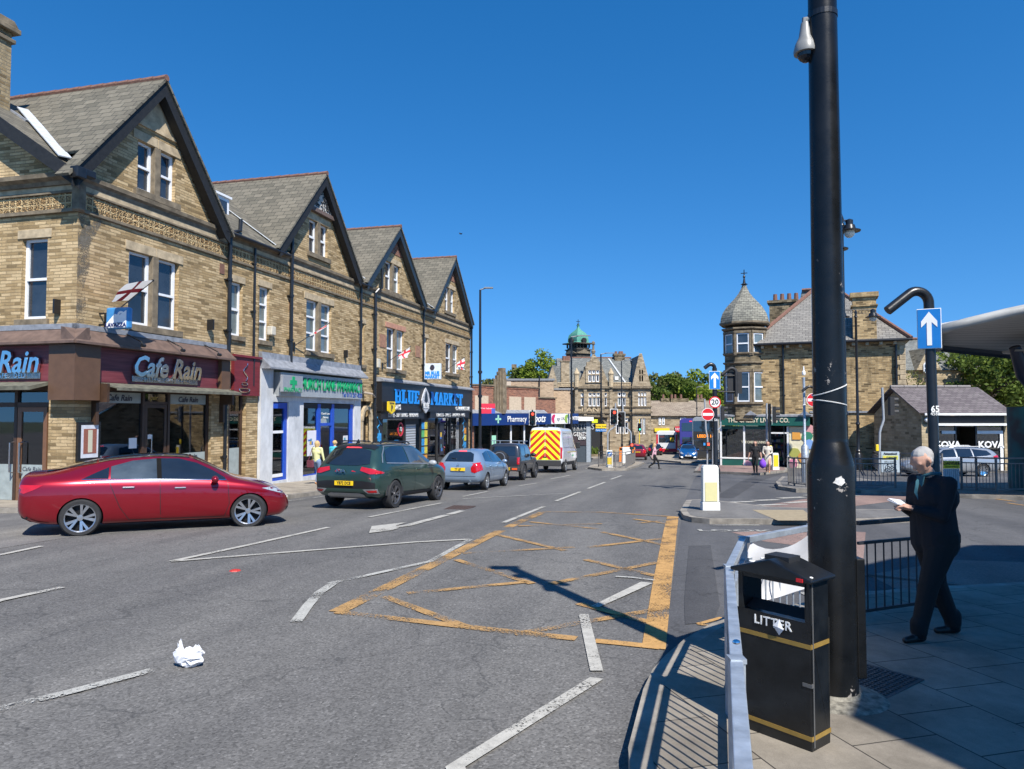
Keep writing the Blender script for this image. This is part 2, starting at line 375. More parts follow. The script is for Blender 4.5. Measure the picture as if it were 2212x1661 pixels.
# shared colours
BLK = mat('black_paint', (.012, .013, .015), .32, 0, .3, 9, .05)
BLKM = mat('black_matt', (.016, .016, .017), .6, 0, .25, 9)
WHT = mat('white_paint', (.72, .72, .7), .45, 0, .08, 5)
GRYP = mat('grey_paint', (.2, .21, .22), .45, 0, .12, 7)
GALV = mat('galvanised_steel', (.42, .46, .5), .42, .55, .28, 9, .1)
GLS = glassmat('window_glass', .62)
PVC = mat('white_frame', (.74, .75, .76), .3, 0, .05, 6)
RED = mat('sign_red', (.55, .015, .02), .35, 0, .06)
BLU = mat('sign_blue', (.01, .17, .5), .35, 0, .06)
YEL = mat('sign_yellow', (.78, .55, .02), .4, 0, .08)
WSGN = mat('sign_white', (.78, .78, .76), .4, 0, .05)
DRK = mat('dark_void', (.012, .012, .013), .8, 0, .2)
STN = stone('sandstone_wall', (.46, .325, .165), (.64, .48, .275), (.29, .215, .12), .36, .085, .36, msize=.008, bump=1.0)
ASH = mat('dressed_sandstone', (.42, .33, .21), .88, 0, .35, 3.5, .25)
ASHD = mat('sooty_sandstone', (.17, .135, .09), .9, 0, .5, 3, .25)
SLT = slate('stone_slate_roof', (.115, .105, .08), (.19, .17, .13), .42, .26, .22)
LEAD = mat('lead_sheet', (.24, .25, .27), .55, .1, .35, 4, .15)
TERR = mat('terracotta_ridge', (.17, .085, .06), .8, 0, .3, 8, .1)
TIMB = mat('black_bargeboard', (.011, .011, .011), .65, 0, .5, 8, .3)
# ================================================================ GROUND, ROADS, PAVEMENTS
U = Vector((.2507, .968, 0)); N = Vector((.968, -.2507, 0)); C0 = Vector((-11.34, 18.7, 0)); RZ = math.atan2(.968, .2507)
def FT(t, o): return tuple((C0 + U * t + N * o).xy)
ASP = asphalt('road_asphalt', .132, .7, (1.03, 1, .955)); ASP2 = asphalt('side_road_asphalt', .105, .35, (1, 1, 1.03)); ASPL = asphalt('pale_asphalt', .165, .4, (1.04, 1, .95))
ASPP = asphalt('pink_asphalt', .2, .4, (1.35, .93, .8)); ASPD = asphalt('patched_asphalt', .075, .25, (1, 1, 1.04))
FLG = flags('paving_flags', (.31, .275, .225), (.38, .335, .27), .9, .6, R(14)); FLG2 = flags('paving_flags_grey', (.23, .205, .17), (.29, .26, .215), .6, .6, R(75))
KRB = mat('kerb_stone', (.24, .215, .18), .85, 0, .45, 3, .3)
TAC = mat('tactile_paving', (.3, .24, .15), .85, 0, .2, 8, .3)
GRN = mat('far_ground', (.07, .085, .045), .95, 0, .4, .2)
def inset(poly, d):
    P = [Vector(p[:2]) for p in poly]; n = len(P); ar = sum(P[i].x * P[(i + 1) % n].y - P[(i + 1) % n].x * P[i].y for i in range(n)); sg = 1 if ar > 0 else -1; out = []
    for i in range(n):
        a = (P[i] - P[i - 1]).normalized(); b = (P[(i + 1) % n] - P[i]).normalized(); na = Vector((-a.y, a.x)) * sg; nb = Vector((-b.y, b.x)) * sg
        m = (na + nb); k = m.dot(na); out.append(P[i] + m * (d / max(k, .35)))
    return [tuple(p) for p in out]
def slab(name, poly, m, h=.12, kw=.15, surf='pavement'):
    k = drape(poly, h, .3, 'kerb', KRB); k['kind'] = 'structure'
    s_ = drape(inset(poly, kw), h + .004, 0, surf, m); s_['kind'] = 'structure'; return k
g0 = drape([(-900, -40), (900, -40), (900, 2000), (-900, 2000)], -.03, 0, 'ground', GRN); g0['kind'] = 'structure'
rd = drape([(-70, -30), (70, -30), (80, 60), (70, 200), (-30, 200), (-60, 40)], 0, 0, 'road', ASP, kind='structure')
# side-street mouth by the cafe and the worn joint with the main road
drape([FT(-1.9, 3.2), FT(1.2, 4.3), G(300, 1146), G(120, 1165), G(0, 1185), FT(-9, 5.0), FT(-12, 4.0), FT(-12, -12), FT(-1.9, -12)], .004, 0, 'side_street', ASPL, kind='structure')
# bus-lane surfacing to the right of the junction
drape([G(1470, 1135), G(1400, 1661), (1.0, 2), (40, 2), (45, 40), (20, 58), (16, 59), G(1499, 1035), G(1480, 1080)], .003, 0, 'bus_lane', ASP2, kind='structure')
drape([G(1580, 1150), G(1750, 1145), G(1870, 1150), G(1862, 1245), G(2060, 1210), G(2212, 1215), (12, 9), G(2250, 1285), G(1960, 1285), G(1870, 1240), G(1770, 1185), G(1650, 1170)], .006, 0, 'bus_lane_surfacing', ASPP, kind='structure')
drape([G(1620, 1096), G(1740, 1078), G(1850, 1060), G(1960, 1064), G(1990, 1074), G(1930, 1083), G(1850, 1093), G(1760, 1108)], .006, 0, 'crossing_surfacing', ASPP, kind='structure')
drape([G(1545, 1074), G(1600, 1040), G(1680, 1012), G(1725, 1012), G(1640, 1040), G(1585, 1076)], .008, 0, 'road_patch', ASPD, kind='structure')
drape([G(1478, 1300), G(1488, 1180), G(1535, 1178), G(1555, 1310), G(1540, 1345), G(1480, 1350)], .008, 0, 'road_patch', ASPD, kind='structure')
# pavements
LP = [FT(75, 6.5), FT(60, 5.2), FT(47, 4.0), FT(21, 3.75), FT(3.2, 3.95), FT(1.3, 3.7), FT(-.3, 2.9), FT(-1.3, 1.5), FT(-1.8, -.3), FT(-1.9, -14), FT(75, -14)]
slab('pavement', LP, FLG)
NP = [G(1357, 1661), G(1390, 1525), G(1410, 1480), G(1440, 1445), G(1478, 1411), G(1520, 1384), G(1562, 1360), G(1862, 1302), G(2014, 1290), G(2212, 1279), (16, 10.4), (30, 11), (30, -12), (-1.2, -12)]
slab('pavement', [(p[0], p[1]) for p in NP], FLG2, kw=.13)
IP = [(3.84, 16.6), (3.66, 15.5), (3.72, 15.05), (4.0, 14.72), (4.7, 14.7), (6.1, 14.6), (7.4, 14.75), (8.3, 15.1), (9.6, 15.9), (9.7, 16.3), (9.0, 16.8), (7.4, 17.0), (6.2, 17.6), (5.7, 19.0), (5.2, 19.9), (4.7, 19.6)]
slab('traffic_island', IP, ASPL, .11, surf='traffic_island')
drape([G(1625, 1101, .12), G(1735, 1101, .12), G(1765, 1124, .12), G(1680, 1124, .12)], .118, 0, 'tactile_paving', TAC, kind='structure')
I2 = [G(1676, 1048), G(1682, 1058), G(1720, 1064), G(1760, 1065), (12.2, 24.0), (14.5, 27), (15.2, 33), (13.4, 33), G(1690, 1035)]
slab('traffic_island', [(p[0], p[1]) for p in I2], ASPL, .13, surf='traffic_island')
I3 = [G(1500, 1021), G(1506, 1012), G(1512, 1003), G(1600, 1004), G(1680, 1012), G(1700, 1014), G(1702, 1020), G(1640, 1027)]
slab('traffic_island', [(p[0], p[1]) for p in I3], ASPP, .12, surf='traffic_island')
I4 = [G(1270, 1013), G(1275, 1008), G(1310, 1002), G(1372, 999.5), G(1392, 1001), G(1380, 1008), G(1354, 1016.4), G(1300, 1017)]
slab('traffic_island', [(p[0], p[1]) for p in I4], FLG, .12, surf='traffic_island')
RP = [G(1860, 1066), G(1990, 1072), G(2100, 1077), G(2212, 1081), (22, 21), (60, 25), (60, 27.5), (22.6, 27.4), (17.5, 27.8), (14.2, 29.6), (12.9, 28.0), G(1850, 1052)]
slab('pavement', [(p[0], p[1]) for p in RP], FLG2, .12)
SPV = [G(1508, 1000), G(1600, 1001.5), G(1700, 1002), (24.5, 42.5), (31, 37.0), (60, 34.5), (60, 90), (17, 90), (13.6, 70), (14.0, 60)]
slab('pavement', [(p[0], p[1]) for p in SPV], FLG, .12)
FP = [(8.5, 118), (8.0, 96), (8.6, 86), (11.5, 88), (14.0, 94), (15.5, 108), (17, 150), (-10, 150)]
slab('pavement', FP, FLG, .12)

# ---------------------------------------------------------------- road markings
PW = paint('white_road_paint', (.47, .45, .40), .41); PWW = paint('worn_white_road_paint', (.45, .44, .4), .55)
PY = paint('orange_road_paint', (.52, .30, .11), .47); PYW = paint('worn_orange_road_paint', (.45, .27, .11), .575)
mk = lambda o: tag(o, kind='structure')
def line(pts, wd, m=PW, nm='road_marking', h=.014): return mk(strip([G(*p) for p in pts], wd, h, nm, m))
mk(drape([G(1250, 1329), G(1271, 1329), G(1303, 1452), G(1275, 1452)], .014, 0, 'road_marking', PW))
mk(drape([G(1275, 1466), G(1304, 1470), G(1005, 1661), (-.22, 4.0), (-.34, 4.05), G(962, 1661)], .014, 0, 'road_marking', PW))
mk(drape([G(1385, 1259), G(1410, 1262), G(1293, 1315), G(1277, 1312)], .016, 0, 'road_marking', PW))
line([(1330, 1247), (1365, 1249), (1413, 1255)], .07, PWW)
line([(-200, 1590), (0, 1534), (150, 1498), (330, 1450)], .11, PWW)
line([(640, 1345), (665, 1310), (690, 1282), (720, 1262)], .12, PWW)
line([(712, 1262), (800, 1243), (930, 1214), (1016, 1166)], .1, PWW); line([(1016, 1166), (900, 1172), (710, 1187), (370, 1214)], .1, PW)
line([(370, 1214), (530, 1180), (710, 1140)], .11, PW)
line([(-60, 1318), (0, 1299), (135, 1270)], .11); line([(-80, 1219), (0, 1200), (90, 1181)], .11)
line([(797, 1118), (955, 1087)], .1); line([(1088, 1130), (1175, 1095)], .12)
line([(1201, 1083), (1253, 1063)], .12); line([(1270, 1056), (1307, 1042)], .12); line([(1319, 1036), (1342, 1028)], .12)
line([(1000, 1073), (1055, 1062)], .1); line([(1000, 1078), (1225, 1066)], .09, PWW); line([(1120, 1050), (1160, 1044)], .1); line([(1190, 1035), (1232, 1027)], .1)
line([(1160, 1033), (1290, 1031), (1350, 1027)], .09, PWW); line([(1245, 1021), (1310, 1020), (1345, 1018)], .1); line([(1265, 1013), (1290, 1007)], .1)
line([(1400, 1003), (1440, 996)], .12); line([(1452, 990), (1478, 984)], .12); line([(1425, 984), (1460, 979)], .12)
line([(620, 1083), (700, 1073)], .09, PWW)
# lane arrow
a0, a1 = G(1000, 1104), G(880, 1136); mk(strip([a0, a1, G(850, 1140), G(840, 1143)], .19, .014, 'road_arrow', PW))
mk(drape([G(797, 1153), G(803, 1138), G(880, 1129), G(855, 1137), G(862, 1142), G(845, 1147)], .016, 0, 'road_arrow', PW))
# yellow box
bx = [(722, 1324), (1168, 1106)]
mk(strip([G(728, 1323), G(950, 1213), G(1172, 1107)], .2, .01, 'box_junction', PYW)); mk(strip([G(1172, 1106), G(1300, 1107), G(1460, 1117)], .13, .01, 'box_junction', PYW))
mk(drape([G(1441, 1117), G(1466, 1117), G(1452, 1250), G(1438, 1405), G(1386, 1400), G(1412, 1250)], .0095, 0, 'box_junction', PY))
mk(strip([G(1425, 1400), G(1330, 1390), G(1285, 1386)], .13, .0105, 'box_junction', PY)); mk(strip([G(1245, 1381), G(1090, 1365), G(960, 1350), G(728, 1323)], .14, .0105, 'box_junction', PYW))
for a, c, m_ in [((830, 1290), (1010, 1357), PYW), ((880, 1283), (1140, 1258), PYW), ((985, 1210), (1150, 1262), PYW), ((1070, 1155), (1220, 1190), PYW), ((1000, 1196), (1240, 1183), PYW),
               ((1145, 1128), (1290, 1143), PYW), ((1120, 1137), (1300, 1132), PYW), ((1110, 1372), (1420, 1318), PYW), ((1250, 1305), (1400, 1345), PY), ((1265, 1210), (1415, 1245), PYW),
               ((1190, 1262), (1420, 1216), PYW), ((1300, 1150), (1435, 1178), PYW), ((1270, 1183), (1435, 1164), PYW), ((1370, 1122), (1440, 1132), PYW), ((1375, 1131), (1440, 1125), PYW)]:
    mk(strip([G(*a), G(*c)], .12, .0115, 'box_junction', m_))
mk(strip([G(1508, 1350), G(1560, 1336)], .06, .012, 'kerb_line', PY)); mk(strip([G(1508, 1350), G(1560, 1358)], .05, .012, 'kerb_line', PY))
for (a, c) in [((1405, 996), (1480, 1002)), ((1430, 984), (1500, 988)), ((2175, 1087), (2240, 1096)), ((2130, 1076), (2195, 1084)), ((2240, 1080), (2330, 1084))]: mk(strip([G(*a), G(*c)], .1, .012, 'kerb_line', PY))
# crossing blocks on the side road
cx = [((1570, 1086), (1628, 1084)), ((1626, 1082), (1683, 1080)), ((1683, 1077), (1737, 1074.5)), ((1738, 1071), (1788, 1069)), ((1790, 1066), (1836, 1064)), ((1640, 1092), (1697, 1090)), ((1697, 1087), (1750, 1084)), ((1752, 1080), (1800, 1077)), ((1800, 1074), (1850, 1071))]
for i, (a, c) in enumerate(cx): mk(strip([G(*a), G(*c)], .3, .014, 'crossing_mark', PW))
line([(1535, 1131 + 4.5), (1640, 1135.5)], .1, PW); line([(1560, 1088), (1625, 1096)], .06)
line([(1850, 1063), (1900, 1065), (1965, 1069)], .1, PW)
def rtext(s, p, wd, ang, hgt=1.0, ln=1.0):
    cu = bpy.data.curves.new('road_text', 'FONT'); cu.body = s; cu.size = wd; cu.align_x = 'CENTER'; cu.offset = .012
    t = bpy.data.objects.new('t', cu); C.objects.link(t); me = bpy.data.meshes.new_from_object(t.evaluated_get(bpy.context.evaluated_depsgraph_get())); bpy.data.objects.remove(t)
    me.transform(Matrix.Rotation(ang, 4, 'Z') @ Matrix.Diagonal((1, ln, 1, 1)))
    for v in me.vertices: v.co.x += p.x; v.co.y += p.y; v.co.z = zg(v.co.y) + .014
    mk(finish(me, 'road_text', PWW))
rtext('LOOK', G(1640, 1108), 1.0, R(-6), ln=.8); rtext('LOOK LEFT', G(2100, 1283), .8, R(8), ln=.55); rtext('LOOK LEFT', G(1660, 1150), .5, R(-4), ln=.7); rtext('<', G(1765, 1110), .9, R(-6))
# litter
def crumple(name, c, sx, sy, h, m, seed, lab, rz=0):
    random.seed(seed); b = B(); n = 9; vs = []
    for i in range(n):
        for j in range(n):
            u_, v_ = i / (n - 1) - .5, j / (n - 1) - .5; r = max(abs(u_), abs(v_)) * 2
            vs.append((u_ * sx * (1 - .25 * random.random()), v_ * sy * (1 - .2 * random.random()), h * max(0, (1 - r) ** .6 * (.5 + .9 * random.random())) + .006 + .01 * random.random()))
    fs = [(i * n + j, i * n + j + 1, (i + 1) * n + j + 1, (i + 1) * n + j) for i in range(n - 1) for j in range(n - 1)]
    b.add(vs, fs); o = b.done(name, m); o.location = c; o.rotation_euler.z = rz; tag(o, lab, 'litter'); return o
PAP = mat('crumpled_paper', (.62, .63, .66), .6, 0, .06, 6)
pp = G(408, 1440); pb = B(); random.seed(3)
ring = [[(-.09, -.05, .0), (.02, -.08, .0), (.13, -.04, .02), (.16, .03, .07), (.1, .07, .1), (-.02, .09, .02)], [(-.08, -.03, .09), (.0, -.07, .07), (.1, -.06, .09), (.14, .0, .13), (.06, .04, .15), (-.03, .03, .13)],
        [(-.08, -.01, .17), (-.03, -.04, .17), (.05, -.04, .16), (.09, .0, .17), (.03, .05, .15), (-.05, .03, .17)], [(-.1, .0, .27), (-.075, -.02, .2), (-.02, -.02, .18), (.0, .0, .17), (-.03, .03, .17), (-.08, .02, .23)]]
pb.add([p for r_ in ring for p in r_], [(a * 6 + k, a * 6 + (k + 1) % 6, a * 6 + 6 + (k + 1) % 6, a * 6 + 6 + k) for a in range(3) for k in range(6)] + [tuple(range(18, 24))])
pb = B(); pb.sph((0.02, 0, .09), (.15, .1, .1), 14, 10); pb.sph((-.11, 0, .15), (.05, .05, .12), 9, 7); pb.sph((.09, .02, .15), (.07, .06, .06), 9, 7)
pb.v = [(x * random.uniform(.72, 1.15), y * random.uniform(.6, 1.2), max(.002, z * random.uniform(.78, 1.12))) for x, y, z in pb.v]
o = pb.done('paper_bag', PAP); o.location = pp; o.rotation_euler.z = .1; o.scale = (.72, .72, .78); tag(o, 'crumpled white paper bag lying on the open carriageway', 'litter')
b = B(); b.lathe([(.0, .012), (.03, .02), (.07, .012), (.08, 0)], n=7); o = b.done('crushed_can', mat('can_red', (.6, .05, .04), .35, .3, .3, 30)); o.location = G(508, 1233); tag(o, 'small flattened red wrapper lying on the tarmac', 'litter')
b = B(); b.box(-.28, .28, -.3, .3, 0, .012)
for i in range(6):
    for j in range(6): b.box(-.25 + i * .088, -.2 + i * .088, -.27 + j * .095, -.21 + j * .095, .012, .02)
o = b.done('manhole_cover', mat('rusted_iron', (.09, .06, .05), .7, .3, .35, 20)); o.location = G(1130, 0 + 1046 + 45); o.location = G(1150, 1037.5 + 4); o.location = G(1147, 1038); o['kind'] = 'structure'; o.location = G(1000 - 8, 1097.5); o.rotation_euler.z = RZ; o.scale = (1.6, 1, 1)
b = B(); b.box(-.3, .3, -.3, .3, 0, .006)
for i in range(14):
    for j in range(14): b.box(-.27 + i * .04, -.25 + i * .04, -.27 + j * .04, -.25 + j * .04, .006, .011)
o = b.done('inspection_cover', mat('worn_iron', (.06, .06, .062), .55, .4, .3, 20)); c_ = G(1872, 1450, .12); o.location = (c_.x - .1, c_.y - .15, c_.z + .008); o.rotation_euler.z = R(-52); o['kind'] = 'structure'
# ================================================================ TERRACE
WB = [mat('pane_dark', (.025, .032, .042), .06, 0, .5, 1.1, spec=.9), mat('pane_blind', (.12, .15, .155), .1, 0, .35, 1.4, spec=.9), mat('pane_curtain', (.2, .22, .21), .1, 0, .3, 3, spec=.9, stretch=(3, .3))]
SILL = ASHD; DPIPE = BLK
FRZ = None
def frieze_mat():
    g = NG('terracotta_frieze'); g.rm(.85, 0, .3); v = g.uv()
    b = g.n('TexBrick', Scale=1.0, _offset=0.0); g.l(v, b.inputs['Vector']); b.inputs['Color1'].default_value = (.42, .25, .10, 1); b.inputs['Color2'].default_value = (.5, .35, .17, 1)
    b.inputs['Mortar'].default_value = (.52, .39, .21, 1); b.inputs['Mortar Size'].default_value = .02; b.inputs['Brick Width'].default_value = .205; b.inputs['Row Height'].default_value = .205
    vo = g.n('TexVoronoi', Scale=24.0); g.l(v, vo.inputs['Vector'])
    t = g.mix(b.outputs['Color'], (.055, .04, .025), g.mix(g.ramp(vo.outputs['Distance'], [(.4, (0, 0, 0)), (.6, (.8, .8, .8))]), (0, 0, 0), b.outputs['Fac']))
    t = g.mix(t, g.ramp(g.noise(v, 1.3, 4, .6), [(.35, (.5, .45, .4)), (.6, (1, 1, 1))]), .6, 'MULTIPLY'); g.col(t); g.bump(vo.outputs['Distance'], .9, .04); return g.m
FRZ = frieze_mat()
def wallgrid(b, x0, x1, z0, z1, holes, y=0, dep=.22, side=None):
    """a wall face at y with openings and their reveals; side: list of (x,z) half planes cut for gables"""
    X = sorted({x0, x1} | {h[0] for h in holes if x0 < h[0] < x1} | {h[1] for h in holes if x0 < h[1] < x1}); Z = sorted({z0, z1} | {h[2] for h in holes if z0 < h[2] < z1} | {h[3] for h in holes if z0 < h[3] < z1})
    for i in range(len(X) - 1):
        for j in range(len(Z) - 1):
            cx_, cz = (X[i] + X[i + 1]) / 2, (Z[j] + Z[j + 1]) / 2
            if any(h[0] < cx_ < h[1] and h[2] < cz < h[3] for h in holes): continue
            b.add([(X[i], y, Z[j]), (X[i + 1], y, Z[j]), (X[i + 1], y, Z[j + 1]), (X[i], y, Z[j + 1])], [(0, 1, 2, 3)])
    for h in holes:
        a, c, d, e = h; b.add([(a, y, d), (a, y + dep, d), (a, y + dep, e), (a, y, e)], [(0, 1, 2, 3)]); b.add([(c, y, d), (c, y, e), (c, y + dep, e), (c, y + dep, d)], [(0, 1, 2, 3)])
        b.add([(a, y, d), (c, y, d), (c, y + dep, d), (a, y + dep, d)], [(0, 1, 2, 3)]); b.add([(a, y, e), (a, y + dep, e), (c, y + dep, e), (c, y, e)], [(0, 1, 2, 3)])
def window(par, x0, x1, z0, z1, y=.12, kind='sash', pane=0, trim=True, M=None, fw=.07, frame=None, stm=None, lint=None, ew=1.0):
    frame = frame or PVC; b = B(M)
    b.box(x0, x0 + fw, y, y + .07, z0, z1); b.box(x1 - fw, x1, y, y + .07, z0, z1); b.box(x0 + fw, x1 - fw, y, y + .07, z1 - fw, z1); b.box(x0 + fw, x1 - fw, y, y + .07, z0, z0 + fw * 1.3)
    zm = (z0 + z1) / 2
    if kind == 'sash': b.box(x0 + fw, x1 - fw, y - .02, y + .06, zm - .035, zm + .035); b.box(x0 + fw, x0 + fw + .03, y + .003, y + .05, zm + .035, z1 - fw); b.box(x1 - fw - .03, x1 - fw, y + .003, y + .05, zm + .035, z1 - fw)
    elif kind == 'three': b.box(x0 + fw, x1 - fw, y - .01, y + .06, z0 + (z1 - z0) * .66, z0 + (z1 - z0) * .66 + .07); b.box(x0 + fw, x1 - fw, y - .01, y + .06, z0 + (z1 - z0) * .34, z0 + (z1 - z0) * .34 + .07)
    elif kind == 'top': b.box(x0 + fw, x1 - fw, y - .01, y + .06, z0 + (z1 - z0) * .64, z0 + (z1 - z0) * .64 + .07)
    elif kind == 'half': b.box(x0 + fw, x1 - fw, y - .01, y + .06, zm - .045, zm + .045)
    w_ = b.done('window', frame, par)
    p = B(M); p.box(x0 + fw * .5, x1 - fw * .5, y + .05, y + .06, z0 + fw * .5, z1 - fw * .5); p.done('pane', WB[pane], w_)
    if trim:
        s_ = B(M); s_.box(x0 - .12 * ew, x1 + .12 * ew, -.09, y + .02, z0 - .17, z0 - .003); s_.done('sill', stm or ASHD, w_, bevel=.012)
        s_ = B(M); s_.box(x0 - .14 * ew, x1 + .14 * ew, -.028, y + .06, z1 + .003, z1 + .24); s_.done('lintel', lint or ASH, w_, bevel=.01)
    return w_
def pair(par, x0, x1, z0, z1, kind='sash', panes=(0, 0), M=None, stm=None, lint=None, frame=None):
    """two lights either side of a stone mullion under one sill and lintel"""
    m = (x0 + x1) / 2; mw = .13
    w1 = window(par, x0, m - mw, z0, z1, kind=kind, pane=panes[0], trim=False, M=M, frame=frame); window(par, m + mw, x1, z0, z1, kind=kind, pane=panes[1], trim=False, M=M, frame=frame)
    b = B(M); b.box(m - mw + .004, m + mw - .004, -.03, .2, z0, z1 + .0); b.done('mullion', ASHD, par, bevel=.02)
    b = B(M); b.box(x0 - .15, x1 + .15, -.11, .15, z0 - .2, z0 - .003); b.done('sill', stm or ASHD, par, bevel=.012)
    b = B(M); b.box(x0 - .2, m - .01, -.03, .2, z1 + .003, z1 + .27); b.box(m + .01, x1 + .2, -.03, .2, z1 + .003, z1 + .27); b.done('lintel', lint or ASH, par, bevel=.01)
    return [(x0, x1, z0, z1)]
def pipe(par, x, z0, z1, r=.055, y=-.12, top=None, M=None):
    b = B(M); pts = [(x, y, z0), (x, y, z1)]
    if top: pts += top
    b.tube(pts, r, 10)
    z = z0 + .9
    while z < z1: b.cyl((x, y, z), r * 1.35, .09, 10); b.box(x - r * 1.9, x + r * 1.9, y + .01, .0, z + .02, z + .06); z += 1.75
    return b.done('downpipe', DPIPE, par)
def gable(par, tc, half, zf, za, zw, wx, wz, deep=8.5, peak='render', kind='sash', panes=(0, 1), bm_=None, wl=None, cut=False):
    """front gable: wall, pair window, bargeboards, slate slopes, ridge"""
    sl = (za - zf) / half; ww = half - .3; OV = .35
    bm = bmesh.new(); b = B(); wallgrid(b, tc - ww, tc + ww, zw, za - .3, [(wx[0], wx[1], wz[0], wz[1])])
    for v in b.v: bm.verts.new(v)
    bm.verts.ensure_lookup_table()
    for f in b.f: bm.faces.new([bm.verts[i] for i in f])
    for s_ in (-1, 1):
        bmesh.ops.bisect_plane(bm, geom=bm.verts[:] + bm.edges[:] + bm.faces[:], plane_co=(tc, 0, za - .12), plane_no=(s_ * sl, 0, 1), clear_outer=True)
    me = bpy.data.meshes.new('gable_wall'); bm.to_mesh(me); bm.free(); finish(me, 'gable_wall', STN, par)
    pair(par, wx[0], wx[1], wz[0], wz[1], kind, panes)
    # peak panel
    d = za - .25; zz = wz[1] + .55
    pk = {'render': ASH, 'brick': stone('red_brick', (.30, .10, .06), (.42, .16, .09), (.25, .2, .16), .23, .075, .1), 'carved': None}[peak]
    if peak != 'carved':
        hw = (d - zz) / sl; b = B(); b.ext([(tc - hw + .05, zz), (tc + hw - .05, zz), (tc, d - .05)], 'y', -.025, -.004); b.done('gable_peak', pk, par)
        if peak == 'render': b = B(); b.box(tc - hw * .95, tc + hw * .95, -.06, -.001, zz - .1, zz - .0); b.done('string_course', ASH, par)
    else:
        zz = wz[1] + .5; hw = (d - zz) / sl; b = B(); b.ext([(tc - hw, zz), (tc + hw, zz), (tc, d)], 'y', -.12, -.003); pl = b.done('carved_panel', mat('pale_limewash', (.42, .4, .36), .8, 0, .35, 7), par)
        b = B(); random.seed(5)
        for k in range(46):
            z_ = zz + .12 + random.random() ** 1.3 * (d - zz - .4); xm = (d - z_) / sl - .16; x_ = tc + random.uniform(-xm, xm); r0 = random.uniform(.05, .1); a0 = random.uniform(0, 6.28)
            b.tube([(x_ + r0 * math.cos(a0 + a), -.135, z_ + r0 * math.sin(a0 + a)) for a in [j * .75 for j in range(6)]], .016, 5)
        b.done('scrollwork', TIMB, pl)
        b = B(); b.box(tc - hw - .2, tc + hw + .2, -.2, -.002, zz - .16, zz); b.done('timber_rail', mat('brown_rail', (.13, .09, .075), .8, 0, .4, 6), par)
    # bargeboards
    for s_ in (-1, 1):
        p = Vector((tc, 0, za)); q = Vector((tc + s_ * half, 0, zf)); dn = Vector((0, 0, 1))
        b = B(); b.ext([(p.x, p.z), (q.x, q.z), (q.x - s_ * .03, q.z - .34), (q.x - s_ * .24, q.z - .22), (p.x, p.z - .42)], 'y', -OV, -OV + .05)
        b.ext([(p.x, p.z - .42), (q.x - s_ * .24, q.z - .22), (q.x - s_ * .3, q.z - .14), (p.x, p.z - .32)], 'y', -OV + .05, -.06); b.done('bargeboard', bm_ or TIMB, par)
        nrm = Vector((s_ * sl, 0, 1)).normalized()
        b = B(); o0 = nrm * .03; o1 = nrm * .1; qx = q + Vector((s_ * .1, 0, -.1 * sl)); c_ = cut and s_ < 0
        b.ext([(tc, p.z + .05), ((qx + o0).x, (qx + o0).z), ((qx + o1).x, (qx + o1).z), (tc, p.z + .16)], 'y', -OV - .05, .02 if c_ else deep)
        if c_: k = .78; za_, zb_ = p.z + .05, p.z + .16; b.ext([(tc, za_), (tc + ((qx + o0).x - tc) * k, za_ + ((qx + o0).z - za_) * k), (tc + ((qx + o1).x - tc) * k, zb_ + ((qx + o1).z - zb_) * k), (tc, zb_)], 'y', .021, deep)
        b.done('roof_slope', SLT, par)
    b = B(); y = -OV - .06
    while y < deep: b.tube([(tc, y, za + .14), (tc, min(deep, y + .44), za + .12)], .1, 8); y += .45
    b.done('ridge_tiles', TERR, par)
def infill_roof(par, x0, x1, z0=6.12, deep=5.5, sl=.85):
    b = B(); b.ext([(-.32, z0), (-.32, z0 + .08), (deep, z0 + .08 + (deep + .32) * sl), (deep, z0 + (deep + .32) * sl)], 'x', x0, x1); b.done('roof_slope', SLT, par)
    b = B(); b.tube([(x0, -.3, z0 + .03), (x1, -.3, z0 + .03)], .065, 8); b.done('gutter', DPIPE, par)
def bands(par, x0, x1, infill=()):
    """frieze of tiles, string courses and sooty cornice"""
    b = B(); b.box(x0, x1, -.03, -.001, 5.38, 5.79); b.done('tile_frieze', FRZ, par)
    b = B(); b.box(x0, x1, -.07, -.002, 5.28, 5.375); b.box(x0, x1, -.08, -.002, 5.795, 5.86); b.done('string_course', ASHD, par, bevel=.015)
    b = B(); b.box(x0, x1, -.05, -.003, 5.863, 6.0); b.done('stone_band', ASH, par)
    b = B(); b.ext([(0, 6.003), (-.06, 6.003), (-.08, 6.1), (-.15, 6.16), (-.16, 6.27), (0, 6.34)], 'x', x0, x1); b.done('cornice', ASHD, par)
def lead(par, pts, wd=.22):
    b = B()
    for a, c in zip(pts, pts[1:]): b.bar(a, c, wd, .03)
    b.done('lead_valley', mat('pale_lead', (.5, .52, .53), .5, .1, .2, 5), par)
GZ = lambda t: zg((C0 + U * t).y) + .12
AF = (C0.x, C0.y, 0)

# ---------------- cafe building
cb = T('corner_building', 'gabled sandstone corner building with a maroon cafe shopfront and tall chimney', 'building', AF, RZ, zb=-2.35)
h1 = [(1.75, 3.75, 2.56, 4.66), (6.4, 7.05, 2.7, 4.6), (7.9, 8.0, 5, 5.01)]
b = B(); wallgrid(b, 0, 8.05, 1.9, 5.3, [(1.75, 3.8, 2.56, 4.66), (6.38, 7.05, 2.72, 4.6)]); wallgrid(b, 0, 8.05, 5.3, 6.3, [])
b.box(0, .75, 0, .3, -2.6, 1.9); b.box(5.45, 6.35, 0, .3, -2.8, 1.9); b.box(7.35, 8.05, 0, .3, -2.8, 1.9); b.box(6.35, 7.35, .003, .3, .75, 1.9)
